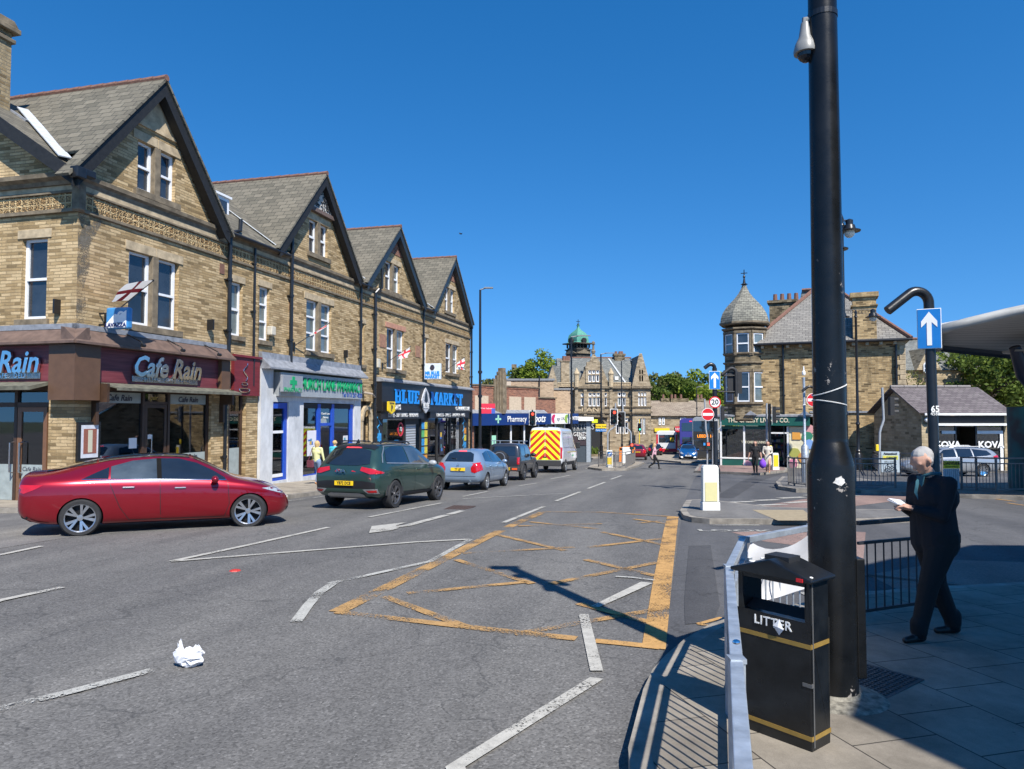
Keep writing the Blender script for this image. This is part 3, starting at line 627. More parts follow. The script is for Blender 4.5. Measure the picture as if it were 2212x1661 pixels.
# side wall (local x = 0), and the ground-floor pier round the corner
SM = Matrix(((0, 1, 0, 0), (-1, 0, 0, 0), (0, 0, 1, 0), (0, 0, 0, 1)))       # side frame: x' runs back from the corner, y' into the building
SM = Matrix(((0, 1, 0, 0), (1, 0, 0, 0), (0, 0, 1, 0), (0, 0, 0, 1)))
b.M = SM; wallgrid(b, .0, 9.4, 1.9, 6.3, [(.98, 1.82, 2.5, 4.66)]); b.box(.3, .8, 0, .3, -2.6, 1.9); b.box(4.6, 9.4, 0, .3, -2.6, 1.9)
b.add([(0, 0, 6.3), (9.4, 0, 6.3), (4.7, 0, 9.3)], [(0, 1, 2)]); b.M = None
b.box(8.0, 8.05, 0, 9, -2.7, 6.2); b.done('wall', STN, cb)
gable(cb, 2.64, 3.2, 6.1, 9.87, 6.3, (2.0, 3.55), (6.5, 7.95), 8.5, 'render', 'sash', (0, 0), cut=True)
pair(cb, 1.8, 3.75, 2.56, 4.66, 'sash', (0, 0))
window(cb, 6.4, 7.03, 2.72, 4.6, kind='half', pane=1)
window(cb, .98, 1.82, 2.5, 4.66, kind='sash', pane=0, M=SM)
bb = B(SM); bb.box(1.15, 1.65, .2, .21, 2.6, 3.6); bb.done('window_board', mat('pale_board', (.5, .58, .6), .6), cb)
bands(cb, .0, 8.05)
for nm, args, m_ in [('tile_frieze', (.03, 9.4, -.03, -.001, 5.38, 5.79), FRZ), ('string_course', (-.1, 9.4, -.1, -.002, 5.28, 5.375), ASHD), ('string_course', (-.08, 9.4, -.08, -.002, 5.795, 5.86), ASHD), ('stone_band', (-.05, 9.4, -.05, -.003, 5.863, 6.0), ASH)]:
    b = B(SM); b.box(*args); b.done(nm, m_, cb)
b = B(SM); b.ext([(0, 6.003), (-.12, 6.003), (-.16, 6.1), (-.3, 6.16), (-.32, 6.27), (0, 6.36)], 'x', -.1, 9.4); b.done('cornice', ASHD, cb)
b = B(); b.box(-.14, .1, -.14, .1, 5.3, 6.0); b.done('corner_block', ASHD, cb, bevel=.03)
STAIN = paint('soot_stain', (.2, .175, .135), .72); b = B(); b.ext([(0, 2.36), (.25, 2.36), (.3, 2.9), (.22, 3.4), (.4, 3.9), (.35, 4.4), (.55, 4.8), (.8, 5.27), (0, 5.27)], 'y', -.006, -.002); b.done('soot_stain', STAIN, cb)
# side gable roof and barge
zs0, sls = 6.12, .66
for s_ in (0, 1):
    pts = [(.1, zs0 + .26), (.1, zs0 + .36), (4.7, zs0 + 5.15 * sls), (4.7, zs0 + 5.15 * sls - .1)] if s_ == 0 else [(9.85, zs0 - .1), (9.85, zs0), (4.7, zs0 + 5.15 * sls), (4.7, zs0 + 5.15 * sls - .1)]
    b = B(); b.ext(pts, 'x', -.4, 3.0); b.done('roof_slope', SLT, cb)
    e_ = -.45 if s_ == 0 else 9.85; pt = [(e_, zs0), (4.7, zs0 + 5.15 * sls), (4.7, zs0 + 5.15 * sls - .4), (e_, zs0 - .4)]
    b = B(); b.ext(pt, 'x', -.46, -.405); b.done('bargeboard', TIMB, cb)
lead(cb, [(-.36, .1, 6.62), (.16, 1.0, 7.2), (1.78, 4.0, 9.2)], .3)
b = B(); b.box(-.6, -.3, -.55, -.3, 5.98, 6.28); b.box(-.35, .05, -.5, -.3, 6.1, 6.3); b.done('hopper', DPIPE, cb, bevel=.03)
ch = B(); ch.box(.2, .95, 3.5, 5.1, 6.8, 11.0); cho = ch.done('chimney', stone('sooty_chimney_stone', (.3, .22, .12), (.42, .33, .2), (.2, .17, .12), .32, .1, .7), cb)
ch = B(); ch.box(.12, 1.03, 3.42, 5.2, 10.7, 10.82); ch.box(.05, 1.12, 3.34, 5.3, 11.0, 11.15); ch.ext([(.05, 11.15), (1.12, 11.15), (.95, 11.35), (.2, 11.35)], 'y', 3.4, 5.25); ch.done('chimney_cap', ASHD, cho, bevel=.02)
b = B(); b.bar((1.04, 3.0, 8.35), (1.04, 4.6, 9.35), .1, .2); b.done('lead_flashing', LEAD, cho)
infill_roof(cb, 5.6, 8.05)
# dormer between the gables
b = B(); b.box(6.0, 7.5, .95, 2.6, 7.0, 7.85); b.box(5.93, 7.57, .87, 2.7, 7.85, 7.93); dm = b.done('dormer', PVC, cb)
for x in (6.1, 6.82): b = B(); b.box(x, x + .55, .935, .948, 7.1, 7.72); b.done('pane', WB[0], dm)
pipe(cb, 6.12, 1.9, 6.0, .07, -.14, [(6.12, -.14, 6.0), (6.2, -.2, 6.25), (6.42, -.3, 6.35), (6.45, -.3, 6.75)])
pipe(cb, 6.05, -2.4, .6, .06, -.1)
pipe(cb, 7.58, 1.0, 6.0, .045, -.12)
for x, z in ((5.75, 4.75),): b = B(); b.box(x, x + .24, -.02, .01, z, z + .34); b.done('air_brick', TERR, cb)
# ground floor: dark glass front
BRN = mat('brown_frame', (.055, .03, .018), .45, 0, .25, 5); BRN2 = mat('brown_cladding', (.115, .062, .035), .5, 0, .15, 3)
MAR = NG('maroon_boards'); MAR.rm(.5); v_ = MAR.uv(.35, 6); c_ = MAR.ramp(MAR.noise(v_, 2.4, 4), [(.3, (.085, .014, .018)), (.55, (.17, .035, .04)), (.75, (.2, .055, .06))]); MAR.col(c_); MAR = MAR.m
CHR = mat('chrome', (.72, .75, .78), .12, 1, .04)
DKI = mat('shop_interior', (.05, .042, .035), .8, 0, .5, 2)
def shopglass(par, x0, x1, z0, z1, y, M=None, m=None):
    b = B(M); b.box(x0, x1, y, y + .008, z0, z1); return b.done('shop_window', m or GLS, par)
def room(par, x0, x1, z0, z1, y0, y1, m=DKI, M=None, seed=1, stock=None):
    b = B(M); b.add([(x0, y0, z0), (x1, y0, z0), (x1, y1, z0), (x0, y1, z0), (x0, y0, z1), (x1, y0, z1), (x1, y1, z1), (x0, y1, z1)], [(0, 1, 2, 3), (4, 7, 6, 5), (1, 5, 6, 2), (2, 6, 7, 3), (3, 7, 4, 0)]); r_ = b.done('interior', m, par)
    if stock:
        random.seed(seed); mats = [mat('stock_' + str(i), c) for i, c in enumerate([(.5, .06, .05), (.08, .2, .5), (.6, .5, .1), (.55, .55, .53), (.06, .3, .12), (.3, .12, .3)])]
        bs = B(M); bg_ = B(M)
        z = z0 + .35
        while z < z1 - .35:
            bs.k = 0; bs.box(x0 + .1, x1 - .1, y1 - .45, y1 - .02, z - .03, z); x = x0 + .12
            while x < x1 - .3:
                wd = random.uniform(.07, .2); hh = random.uniform(.12, .3); bg_.k = random.randrange(6)
                if random.random() < .85: bg_.box(x, x + wd, y1 - .42, y1 - .3, z + .002, z + hh)
                x += wd + .02
            z += .42
        bs.done('shelves', mat('shelf_grey', (.25, .25, .25)), r_); bg_.done('goods', mats, r_)
    return r_
room(cb, .78, 5.42, -2.5, 1.4, .32, 4.5)
FD = (.75, 5.45)
f = B(); f.box(.75, 5.45, .1, .28, .62, .75); f.box(.75, 5.45, .1, .28, -2.7, -2.3)
for x in (.75, 2.5, 3.55, 5.37): f.box(x, x + .09, .1, .22, -2.45, .62)
f.box(2.6, 3.55, .11, .2, .28, .36); f.done('shopfront_frame', BRN, cb)
for a, c in ((.84, 2.5), (3.64, 5.37)): shopglass(cb, a, c, -2.3, .62, .16)
shopglass(cb, 2.59, 3.55, .36, .62, .16)
d_ = B(); d_.box(2.62, 2.72, .12, .18, -2.3, .27); d_.box(3.43, 3.53, .12, .18, -2.3, .27); d_.box(2.72, 3.43, .12, .18, .17, .27); d_.box(2.72, 3.43, .12, .18, -2.3, -2.1); dd = d_.done('door', BRN, cb)
b = B(); b.box(2.72, 3.43, .14, .148, -2.1, .17); b.done('door_glass', GLS, dd); b = B(); b.tube([(2.8, .1, -.6), (2.8, .02, -.62), (2.8, .02, -1.5), (2.8, .1, -1.52)], .018, 8); b.done('handle', CHR, dd)
FROST = mat('frosted_vinyl', (.3, .34, .33), .35, 0, .15, 5); NAVT = mat('dark_lettering', (.03, .03, .05), .5)
for a, c in ((.86, 2.48), (3.66, 5.35)):
    b = B(); b.box(a, c, .152, .157, .3, .6); b.done('window_vinyl', FROST, cb); text('lettering', 'Cafe Rain', NAVT, cb, .24, ((a + c) / 2, .148, .44), ext=.002, bold=.006, shear=.2)
b = B(); b.box(3.66, 5.35, .152, .157, -2.2, -1.25); b.done('window_vinyl', FROST, cb); text('lettering', 'Cafe Rain', NAVT, cb, .24, (4.5, .148, -1.38), ext=.002, bold=.006, shear=.2)
for x, z, w_, h_, c_ in ((1.2, -.55, .28, .4, 'poster_purple'), (1.62, -.5, .3, .42, 'poster_purple'), (2.85, -.35, .3, .5, 'poster_purple')):
    b = B(); b.box(x, x + w_, .3, .306, z, z + h_); b.done('poster', mat(c_, (.09, .05, .2), .5, 0, .4, 12), cb)
b = B(); b.box(2.05, 2.35, .145, .15, -1.0, -.7); b.done('notice', WSGN, cb); b = B(); b.box(2.76, 2.9, .13, .135, -.75, -.62); b.done('notice', WSGN, cb)
text('lettering', 'pair', mat('gilt', (.5, .35, .08), .4), cb, .2, (3.0, .148, .47), ext=.002)
# fascia, canopy, awning
b = B(); b.box(.5, 5.9, -.16, 0, .84, 1.78); b.done('fascia', MAR, cb)
b = B(); b.ext([(0.0, 2.22), (-.1, 2.2), (-.5, 1.85), (-.5, 1.79), (0, 1.79)], 'x', -.45, 6.05); b.M = SM; b.ext([(0.0, 2.22), (-.1, 2.2), (-.5, 1.85), (-.5, 1.79), (0, 1.79)], 'x', -.45, 8); b.done('canopy', mat('brown_canopy', (.13, .085, .065), .6, 0, .3, 4, .1), cb)
b = B(); b.box(-.12, 6.05, -.12, -.001, 2.2, 2.34); b.M = SM; b.box(-.12, 8, -.12, -.001, 2.2, 2.34); b.done('lead_flashing', LEAD, cb)
b = B(); b.box(-.32, .5, -.32, .0, .35, 1.782); b.M = SM; b.box(0.0, .5, -.32, 0, .35, 1.782); b.done('corner_cladding', BRN2, cb)
b = B(); b.box(5.55, 6.0, -.3, 0, .8, 1.782); b.done('end_cladding', BRN2, cb)
t1 = text('lettering', 'Cafe Rain', CHR, cb, .82, (3.12, -.23, 1.33), ext=.03, bold=.018, shear=.3, sx=.9, bev=.006)
b = B(); b.box(1.75, 4.5, -.2, -.165, .9, 1.08); b.done('name_plate', mat('brushed_steel', (.32, .31, .3), .25, .9, .3, 14), cb, bevel=.03); text('lettering', 'BISTRO · CAFE · DELI', CHR, cb, .18, (3.12, -.215, .99), ext=.01, space=1.15)
b = B(); b.ext([(-.12, .84), (-.3, .81), (-.75, .7), (-.75, .62), (-.72, .62), (-.72, .67), (-.12, .79)], 'x', .65, 6.0); b.done('awning', mat('dirty_awning', (.12, .115, .085), .85, 0, .5, 5, .2), cb)
for x in (.6, 5.9): b = B(); b.box(x - .04, x + .04, -.5, -.003, .3, .8); b.box(x - .05, x + .05, -.16, -.003, -.3, .35); b.done('awning_bracket', BRN, cb)
for i, x in enumerate((1.6, 3.2, 4.9)):
    b = B(); b.tube([(x, -.1, 2.24), (x, -.62, 2.0), (x, -.66, 1.94)], .02, 6); b.cyl((x - .06, -.68, 1.9), .05, .12, 8, 'x'); b.done('spotlight', BLK, cb)
# side shopfront
b = B(SM); b.box(.5, 6, -.16, 0, .84, 1.78); b.done('fascia', MAR, cb)
text('lettering', 'Cafe Rain', CHR, cb, .82, (-.23, 2.4, 1.33), (R(90), 0, R(-90)), ext=.03, bold=.012, shear=.22, sx=.94, bev=.006)
b = B(SM); b.box(.9, 3.7, -.2, -.165, .9, 1.08); b.done('name_plate', _M['brushed_steel'], cb, bevel=.03); text('lettering', 'BISTRO · CAFE · DELI', CHR, cb, .18, (-.215, 2.3, .99), (R(90), 0, R(-90)), ext=.01, space=1.15)
b = B(SM); b.ext([(-.12, .84), (-.3, .8), (-.75, .7), (-.75, .6), (-.12, .76)], 'x', .6, 6); b.done('awning', _M['dirty_awning'], cb)
room(cb, .82, 4.55, -2.5, 1.4, .35, 3.5, M=SM)
b = B(SM); b.box(.8, 4.6, .1, .28, .62, .78); b.box(.8, 4.6, .1, .25, .18, .3)
for x in (.8, 1.95, 3.2, 4.5): b.box(x, x + .1, .1, .24, -2.3, .62)
b.done('shopfront_frame', BRN, cb)
for a, c, z0_, z1_ in ((.9, 4.5, .3, .62), (2.05, 3.2, -2.3, .18), (3.3, 4.5, -2.3, .18)): shopglass(cb, a, c, z0_, z1_, .16, SM)
b = B(SM); b.box(.96, 1.08, .1, .16, -2.3, .17); b.box(1.8, 1.93, .1, .16, -2.3, .17); b.box(1.08, 1.8, .1, .16, .05, .17); b.box(1.08, 1.8, .1, .16, -2.3, -2.1); dd = b.done('door', mat('brown_door', (.17, .085, .045), .4), cb)
b = B(SM); b.box(1.08, 1.8, .13, .138, -2.1, .05); b.done('door_glass', GLS, dd)
for x in (1.74, 2.06): b = B(SM); b.tube([(x, .1, -.75), (x, .0, -.77), (x, .0, -1.55), (x, .1, -1.57)], .02, 8); b.done('handle', CHR, dd)
b = B(SM); b.box(1.1, 1.78, .122, .128, -2.05, -1.35); b.done('window_vinyl', FROST, cb); text('lettering', 'Cafe Rain', NAVT, cb, .16, (.118, 1.45, -1.47), (R(90), 0, R(-90)), ext=.002, shear=.2)
b = B(SM); b.box(2.1, 3.15, .152, .157, -2.3, -1.35); b.box(2.3, 3.0, .3, .306, -2.0, .1); b.done('window_vinyl', FROST, cb)
# narrow arched window and red panel
f = B(); f.box(6.5, 6.58, .12, .2, -2.5, .75); f.box(7.2, 7.3, .12, .2, -2.5, .75); f.box(6.58, 7.2, .12, .2, -2.5, -2.3); f.box(6.58, 7.2, .12, .2, .0, .08); f.done('arched_window_frame', BRN, cb)
shopglass(cb, 6.58, 7.2, -2.3, .75, .16); room(cb, 6.4, 7.34, -2.5, .75, .24, 1.5)
b = B(); b.box(6.6, 7.18, .152, .158, -2.25, -1.2); b.done('window_vinyl', FROST, cb)
b = B(); b.box(6.45, 7.95, -.14, 0, .64, 1.98); b.box(6.4, 8.0, -.2, 0, 1.982, 2.06); b.done('panel_sign', mat('red_panel', (.16, .02, .025), .45, 0, .2, 4, stretch=(.4, 5)), cb)
b = B(); b.tube([(7.0 + .3 * math.cos(a), -.17, .85 - .1 * math.sin(a) * (1 if a < 3.2 else .4)) for a in [i * .3 for i in range(22)]], .018, 6)
b.tube([(7.0 + .18 * math.cos(a), -.17, 1.05 + .05 * math.sin(a)) for a in [i * .5 for i in range(13)]], .015, 6)
b.tube([(7.05 + .12 * math.sin(i * .9), -.17, 1.15 + i * .07) for i in range(10)], .015, 6); b.done('cup_emblem', CHR, cb)
for x, z in ((4.7, 2.45), (6.55, 4.9)):
    pass
for x, y_, z in ((-.12, 0, 2.95),): pass
b = B(); b.box(5.15, 5.2, -.25, 0, 2.75, 3.1); b.bar((5.17, -.02, 2.78), (5.17, -.25, 2.95), .03); b.done('wall_bracket', BLK, cb); b = B(SM); b.box(.5, .55, -.2, 0, 2.6, 2.98); b.done('wall_bracket', BLK, cb)
# menu board, projecting sign
mb = T('menu_board', 'glazed menu board in a black frame on the stone pier beside the cafe window', 'menu board', FT(.45, 0) + (0,), RZ, zb=-1.25)
b = B(); b.box(-.37, .34, -.09, -.004, -1.24, -.22); b.done('frame', BLK, mb); b = B(); b.box(-.29, .26, -.098, -.0905, -1.16, -.3); pn = b.done('backing', mat('pale_backing', (.55, .57, .62), .5), mb)
b = B(); b.box(-.22, .2, -.104, -.0985, -1.05, -.4); b.done('menu', mat('menu_brown', (.25, .09, .06), .6, 0, .4, 40), pn); b = B(); b.box(-.08, .06, -.108, -.1045, -1.02, -.43); b.done('menu_strip', mat('menu_cream', (.5, .48, .36), .6, 0, .15, 60), pn)
lv = T('projecting_sign', 'small square blue and white coffee sign projecting over the cafe corner', 'sign', FT(.75, 0) + (0,), RZ, zb=2.2)
b = B(); b.box(-.1, .1, -1.0, -.3, 2.26, 2.84); b.done('sign_box', mat('coffee_blue', (.05, .23, .48), .3), lv, bevel=.05)
b = B(); b.ext([(-.97, 2.29), (-.33, 2.29), (-.33, 2.4), (-.6, 2.66), (-.75, 2.62), (-.97, 2.75)], 'x', -.112, -.1); b.done('white_panel', WSGN, lv)
b = B(); b.lathe([(.05, 0), (.11, 0), (.11, .012), (.05, .012)], (-.115, -.8, 2.62), 16, 'x'); b.done('cup_ring', WSGN, lv)
text('lettering', 'LAVAZZA', mat('navy_ink', (.01, .02, .12), .4), lv, .15, (-.125, -.65, 2.36), (R(90), 0, R(-90)), ext=.004, bold=.004)
b = B(); b.tube([(0, 0, 2.7), (0, -.3, 2.7)], .025, 8); b.tube([(0, 0, 2.4), (0, -.3, 2.4)], .025, 8); b.done('arm', BLK, lv)

# ---------------- pharmacy building
pb_ = T('pharmacy_building', 'gabled sandstone shop with a white painted pharmacy front and blue frames', 'building', AF, RZ, zb=-2.9)
b = B(); wallgrid(b, 8.05, 16.15, 2.2, 6.3, [(8.0 + .06, 8.7, 2.72, 4.72), (11.35, 13.45, 2.62, 4.75)]); b.box(16.1, 16.15, 0, 9, -2.9, 6.2); b.done('wall', STN, pb_)
gable(pb_, 12.25, 3.42, 6.3, 10.13, 6.3, (11.5, 13.05), (6.75, 8.15), 8.5, 'carved', 'half', (0, 0))
pair(pb_, 11.35, 13.45, 2.62, 4.75, 'three', (1, 1)); window(pb_, 8.08, 8.7, 2.72, 4.72, kind='three', pane=1)
bands(pb_, 8.05, 16.15); infill_roof(pb_, 8.05, 9.6)
pipe(pb_, 10.0, 1.95, 7.2, .07, -.14); pipe(pb_, 16.1, 1.7, 6.2, .055, -.12)
lead(pb_, [(8.9, -.2, 6.35), (7.6, 1.9, 8.1)], .2); lead(cb, [(6.0, .2, 6.5), (5.2, 1.6, 7.7)], .18)
WPI = NG('flaking_white_render'); WPI.rm(.7); v_ = WPI.uv(1, .5); WPI.col(WPI.ramp(WPI.noise(v_, 1.6, 6, .7), [(.3, (.38, .39, .4)), (.6, (.6, .61, .62))])); WPI = WPI.m
BF = mat('blue_frame', (.015, .07, .42), .35, 0, .12, 5)
b = B(); b.box(8.06, 8.85, -.12, .3, -2.8, 1.66); b.box(9.92, 11.02, -.12, .3, -2.85, .45); b.box(15.5, 16.14, -.12, .3, -3.05, 1.66); b.box(8.85, 15.5, -.1, .2, .45, .72); b.box(11.02, 15.5, -.08, .2, -3.0, -2.55); b.box(8.85, 9.92, -.1, .2, -2.9, -2.55); b.done('painted_front', WPI, pb_)
b = B(); b.box(9.05, 15.9, -.3, .0, .68, 1.58); b.done('fascia', mat('silver_fascia', (.4, .42, .43), .35, .3, .1, 3), pb_)
PG = mat('pharmacy_green', (.01, .32, .12), .35)
text('lettering', 'HURCH LANE PHARMACY', PG, pb_, .68, (13.15, -.33, 1.18), ext=.02, bold=.003, sx=.67, space=1.02); text('lettering', 'Tel: 0113 257 4520', mat('tel_blue', (.02, .08, .32), .4), pb_, .25, (14.9, -.31, .83), ext=.004, bold=.005)
b = B(); b.box(8.7, 10.1, -.62, -.5, .82, 1.46); sb_ = b.done('projecting_box', mat('silver_box', (.34, .36, .38), .35, .3, .1, 3), pb_, bevel=.01)
b = B(); b.box(9.33, 9.5, -.64, -.621, .98, 1.42); b.box(9.18, 9.65, -.638, -.621, 1.12, 1.28); b.done('green_cross', PG, sb_); text('lettering', 'PHARMACY', PG, pb_, .24, (9.4, -.63, .9), ext=.006, bold=.0)
b = B(); b.ext([(0, 2.3), (-.14, 2.28), (-.16, 2.05), (-.5, 1.72), (-.5, 1.66), (0, 1.66)], 'x', 8.06, 16.14); b.done('lead_canopy', LEAD, pb_)
room(pb_, 8.86, 9.9, -2.6, .4, .2, 2.5); room(pb_, 11.04, 15.48, -2.6, .42, .2, 4.5, seed=4, stock=True)
f = B(); f.box(9.72, 9.9, -.06, .06, -2.55, .42); f.box(8.86, 9.72, -.06, .06, -2.6, -2.45); f.box(8.86, 9.72, -.06, .08, .2, .42); f.box(11.03, 11.12, -.06, .06, -2.5, .42); f.box(12.25, 12.5, -.06, .06, -2.5, .42); f.box(13.45, 13.68, -.06, .06, -2.5, .42); f.box(15.2, 15.45, -.06, .06, -2.5, .42); f.box(11.12, 15.2, -.06, .05, -2.6, -2.5); f.box(12.5, 13.45, -.06, .05, -.52, -.4); f.done('shopfront_frame', BF, pb_)
for a, c, z0_, z1_ in ((8.86, 9.72, -2.45, .2), (11.12, 12.25, -2.5, .42), (12.5, 13.45, -2.5, .42), (13.68, 15.2, -2.5, .42)): shopglass(pb_, a, c, z0_, z1_, 0)
f = B(); f.box(8.9, 9.7, -.03, .02, -.75, -.65); f.box(8.9, 9.7, -.03, .02, -2.42, -2.3); f.done('window_bar', PVC, pb_)
b = B(); b.box(11.15, 15.2, -.05, .1, .22, .42); b.done('shutter_box', BLKM, pb_)
def poster(par, x, z, w_, h_, col, y, seed=0, M=None):
    b = B(M); b.box(x, x + w_, y, y + .004, z, z + h_); p_ = b.done('poster', mat('poster_%d' % seed, col, .45, 0, .06, 4), par)
    random.seed(seed); b = B(M); cs = [(.5, .1, .25), (.05, .15, .45), (.6, .4, .05), (.1, .3, .35), (.35, .2, .5)]
    for i in range(4):
        b.k = i % 3; a = x + random.uniform(.05, .5) * w_; c = z + random.uniform(.08, .7) * h_; b.box(a, a + w_ * random.uniform(.15, .4), y - .003 - .001 * i, y - .001, c, c + h_ * random.uniform(.06, .22))
    b.done('print', [mat('print_%d_%d' % (seed, i), cs[(seed + i) % 5], .45) for i in range(3)], p_); return p_
p_ = poster(pb_, 11.5, -1.75, .72, 1.05, (.66, .66, .7), -.02, 11)
poster(pb_, 14.6, -1.3, .45, .3, (.6, .6, .6), -.02, 13)
b = B(); b.lathe([(.001, -.01), (.5, -.01), (.5, 0), (.001, 0)], (12.97, 0, -.1), 20, 'y', R(200), R(100)); b.done('window_vinyl', FROST, pb_)
text('lettering', 'Church Lane', WSGN, pb_, .14, (12.97, -.03, .0), ext=.002); text('lettering', 'Pharmacy', WSGN, pb_, .12, (12.97, -.03, -.16), ext=.002)
b = B(); b.box(8.55, 8.83, -.22, 0, 2.95, 3.28); b.done('alarm_box', mat('cream_box', (.55, .5, .4), .5), pb_, bevel=.03)
b = B(); b.box(10.05, 10.3, -.03, .01, 4.1, 4.5); b.done('air_brick', TERR, pb_)
b = B(); b.box(14.6, 14.64, -.2, 0, 2.55, 2.9); b.bar((14.62, -.02, 2.6), (14.62, -.2, 2.8), .03); b.done('wall_bracket', BLK, pb_)

# ---------------- corner shop building (two gables)
mk_ = T('market_building', 'twin gabled sandstone building over a black convenience store front', 'building', AF, RZ, zb=-3.5)
b = B(); wallgrid(b, 16.15, 33.4, 1.75, 6.3, [(15.95 + .25, 16.7, 2.35, 4.35), (19.3, 21.55, 2.35, 4.5), (24.4, 25.1, 3.0 - .35, 4.5), (28.3, 30.75, 2.65, 4.55)])
b.box(17.55, 18.1, -.0, .3, -3.2, 1.75); b.box(16.15, 17.55, .004, .3, .6, 1.75); b.box(16.15, 16.35, 0, .3, -3.1, .6); b.box(33.0, 33.4, 0, .3, -3.8, 1.75); b.box(33.38, 33.4, 0, 9, -3.8, 6.3); b.done('wall', STN, mk_)
gable(mk_, 20.16, 3.84, 6.3, 9.85, 6.3, (19.05, 20.9), (6.45, 7.95), 8.5, 'brick', 'half', (0, 1), mat('navy_bargeboard', (.02, .028, .035), .45))
gable(mk_, 29.2, 3.84, 6.3, 10.12, 6.3, (28.1, 29.95), (6.6, 8.15), 8.5, 'brick', 'half', (0, 1), _M['navy_bargeboard'])
RLN = mat('pink_lintel', (.42, .21, .14), .85, 0, .2, 4)
pair(mk_, 19.3, 21.55, 2.35, 4.5, 'half', (0, 2), lint=RLN); pair(mk_, 28.3, 30.75, 2.65, 4.55, 'half', (0, 1)); window(mk_, 16.22, 16.7, 2.35, 4.35, kind='half', pane=1); window(mk_, 24.4, 25.1, 2.65, 4.5, kind='three', pane=1)
bands(mk_, 16.15, 33.4); infill_roof(mk_, 15.6, 16.8); infill_roof(mk_, 23.6, 25.8)
lead(mk_, [(16.6, -.3, 6.35), (15.6, 1.2, 7.6)], .2); lead(mk_, [(25.3, -.3, 6.35), (24.4, 1.4, 7.6)], .2)
pipe(mk_, 17.6, -3.0, 6.0, .075, -.15, [(17.6, -.15, 6.0), (17.75, -.25, 6.2), (18.0, -.3, 6.3), (18.02, -.3, 7.3)]); pipe(mk_, 24.2, 1.9, 6.1, .05, -.12); pipe(mk_, 33.3, -3.6, 6.2, .07, -.14)
# arched doorway
b = B()
for k in range(11):
    a = math.pi * k / 10; a2 = math.pi * (k + 1) / 10
    if k < 10: b.ext([(16.95 + .6 * math.cos(a), -.35 + .75 * math.sin(a)), (16.95 + .42 * math.cos(a), -.35 + .56 * math.sin(a)), (16.95 + .42 * math.cos(a2), -.35 + .56 * math.sin(a2)), (16.95 + .6 * math.cos(a2), -.35 + .75 * math.sin(a2))], 'y', -.1, .05)
b.box(16.36, 16.52, -.08, .06, -3.05, -.35); b.box(17.38, 17.54, -.08, .06, -3.05, -.35); b.done('door_arch', ASH, mk_, bevel=.01)
b = B(); b.box(16.35, 17.55, .3, .34, -3.1, .6); b.done('door', mat('dark_door', (.03, .025, .022), .5), mk_)
b = B(); b.tube([(16.4, -.1, 1.02), (16.55, -.5, .95), (17.5, -.2, .82)], .05, 8); b.done('flue_pipe', mat('grimy_pipe', (.3, .25, .2), .7), mk_)
b = B(); b.box(18.14, 33.05, -.28, .02, .12, 1.62); b.box(18.2, 24.1, -.2, .02, -.28, .118); b.box(25.1, 32.6, -.2, .02, -.28, .118); b.done('fascia', mat('gloss_black_fascia', (.012, .012, .014), .4, 0, .1, 3), mk_)
b = B(); b.ext([(0, 1.85), (-.12, 1.83), (-.4, 1.7), (-.4, 1.625), (0, 1.625)], 'x', 18.1, 33.2); b.done('lead_canopy', LEAD, mk_)
# slab serif letters
BLT = mat('shop_sign_blue', (.01, .25, .72), .35); 
SER = {'B': ['0,0,.22,1', '.0,0,.5,.16', '.0,.84,.5,1', '.1,.43,.5,.57', '.42,.08,.62,.5', '.42,.5,.6,.92', '-.06,0,.2,.1', '-.06,.9,.2,1'], 'L': ['.04,0,.28,1', '-.06,0,.6,.15', '-.06,.87,.4,1', '.45,0,.6,.38'],
       'U': ['.0,.12,.22,1', '.42,.12,.6,1', '.1,0,.54,.18', '-.08,.87,.32,1', '.34,.87,.68,1'], 'E': ['.04,0,.28,1', '-.06,0,.6,.15', '-.06,.85,.6,1', '.2,.43,.44,.57', '.47,0,.6,.3', '.47,.7,.6,1'],
       'M': ['.0,0,.2,1', '.62,0,.84,1', '-.08,0,.28,.12', '.55,0,.92,.12', '-.08,.88,.2,1', '.64,.88,.92,1', '/.1,1,.42,.25,.2', '/.42,.25,.74,1,.2'], 'A': ['/.08,0,.34,1,.2', '/.6,0,.34,1,.2', '.16,.25,.52,.38', '-.1,0,.26,.12', '.42,0,.8,.12'],
       'R': ['0,0,.22,1', '-.06,0,.32,.12', '-.06,.86,.48,1', '.1,.42,.48,.56', '.42,.5,.62,.94', '/.3,.5,.6,0,.2', '.46,0,.74,.12'], 'K': ['0,0,.22,1', '-.06,0,.32,.12', '-.06,.88,.32,1', '/.16,.42,.58,1,.18', '/.26,.55,.6,0,.2', '.42,.88,.7,1', '.46,0,.74,.12'],
       'T': ['.2,0,.42,1', '.1,0,.52,.12', '-.06,.85,.68,1', '-.06,.66,.06,1', '.56,.66,.68,1']}
def serif(word, x0, x1, z0, z1, y, m, par):
    W_ = {'M': 1.0}; adv = [W_.get(c, .78) for c in word]; tot = sum(adv); k = (x1 - x0) / tot; x = x0; b = B(); hh = z1 - z0; n_ = 0
    for c, a in zip(word, adv):
        for st in SER[c]:
            n_ += 1; e = y - .0007 * (n_ % 9)
            if st[0] == '/':
                ax_, az, bx_, bz, wd = map(float, st[1:].split(',')); b.ext([(x + (ax_ - wd / 2) * k, z0 + az * hh), (x + (ax_ + wd / 2) * k, z0 + az * hh), (x + (bx_ + wd / 2) * k, z0 + bz * hh), (x + (bx_ - wd / 2) * k, z0 + bz * hh)], 'y', e, y + .03)
            else:
                p, q, r_, t = map(float, st.split(',')); b.box(x + p * k, x + r_ * k, e, y + .03, z0 + q * hh, z0 + t * hh)
        x += a * k
    return b.done('lettering', m, par)
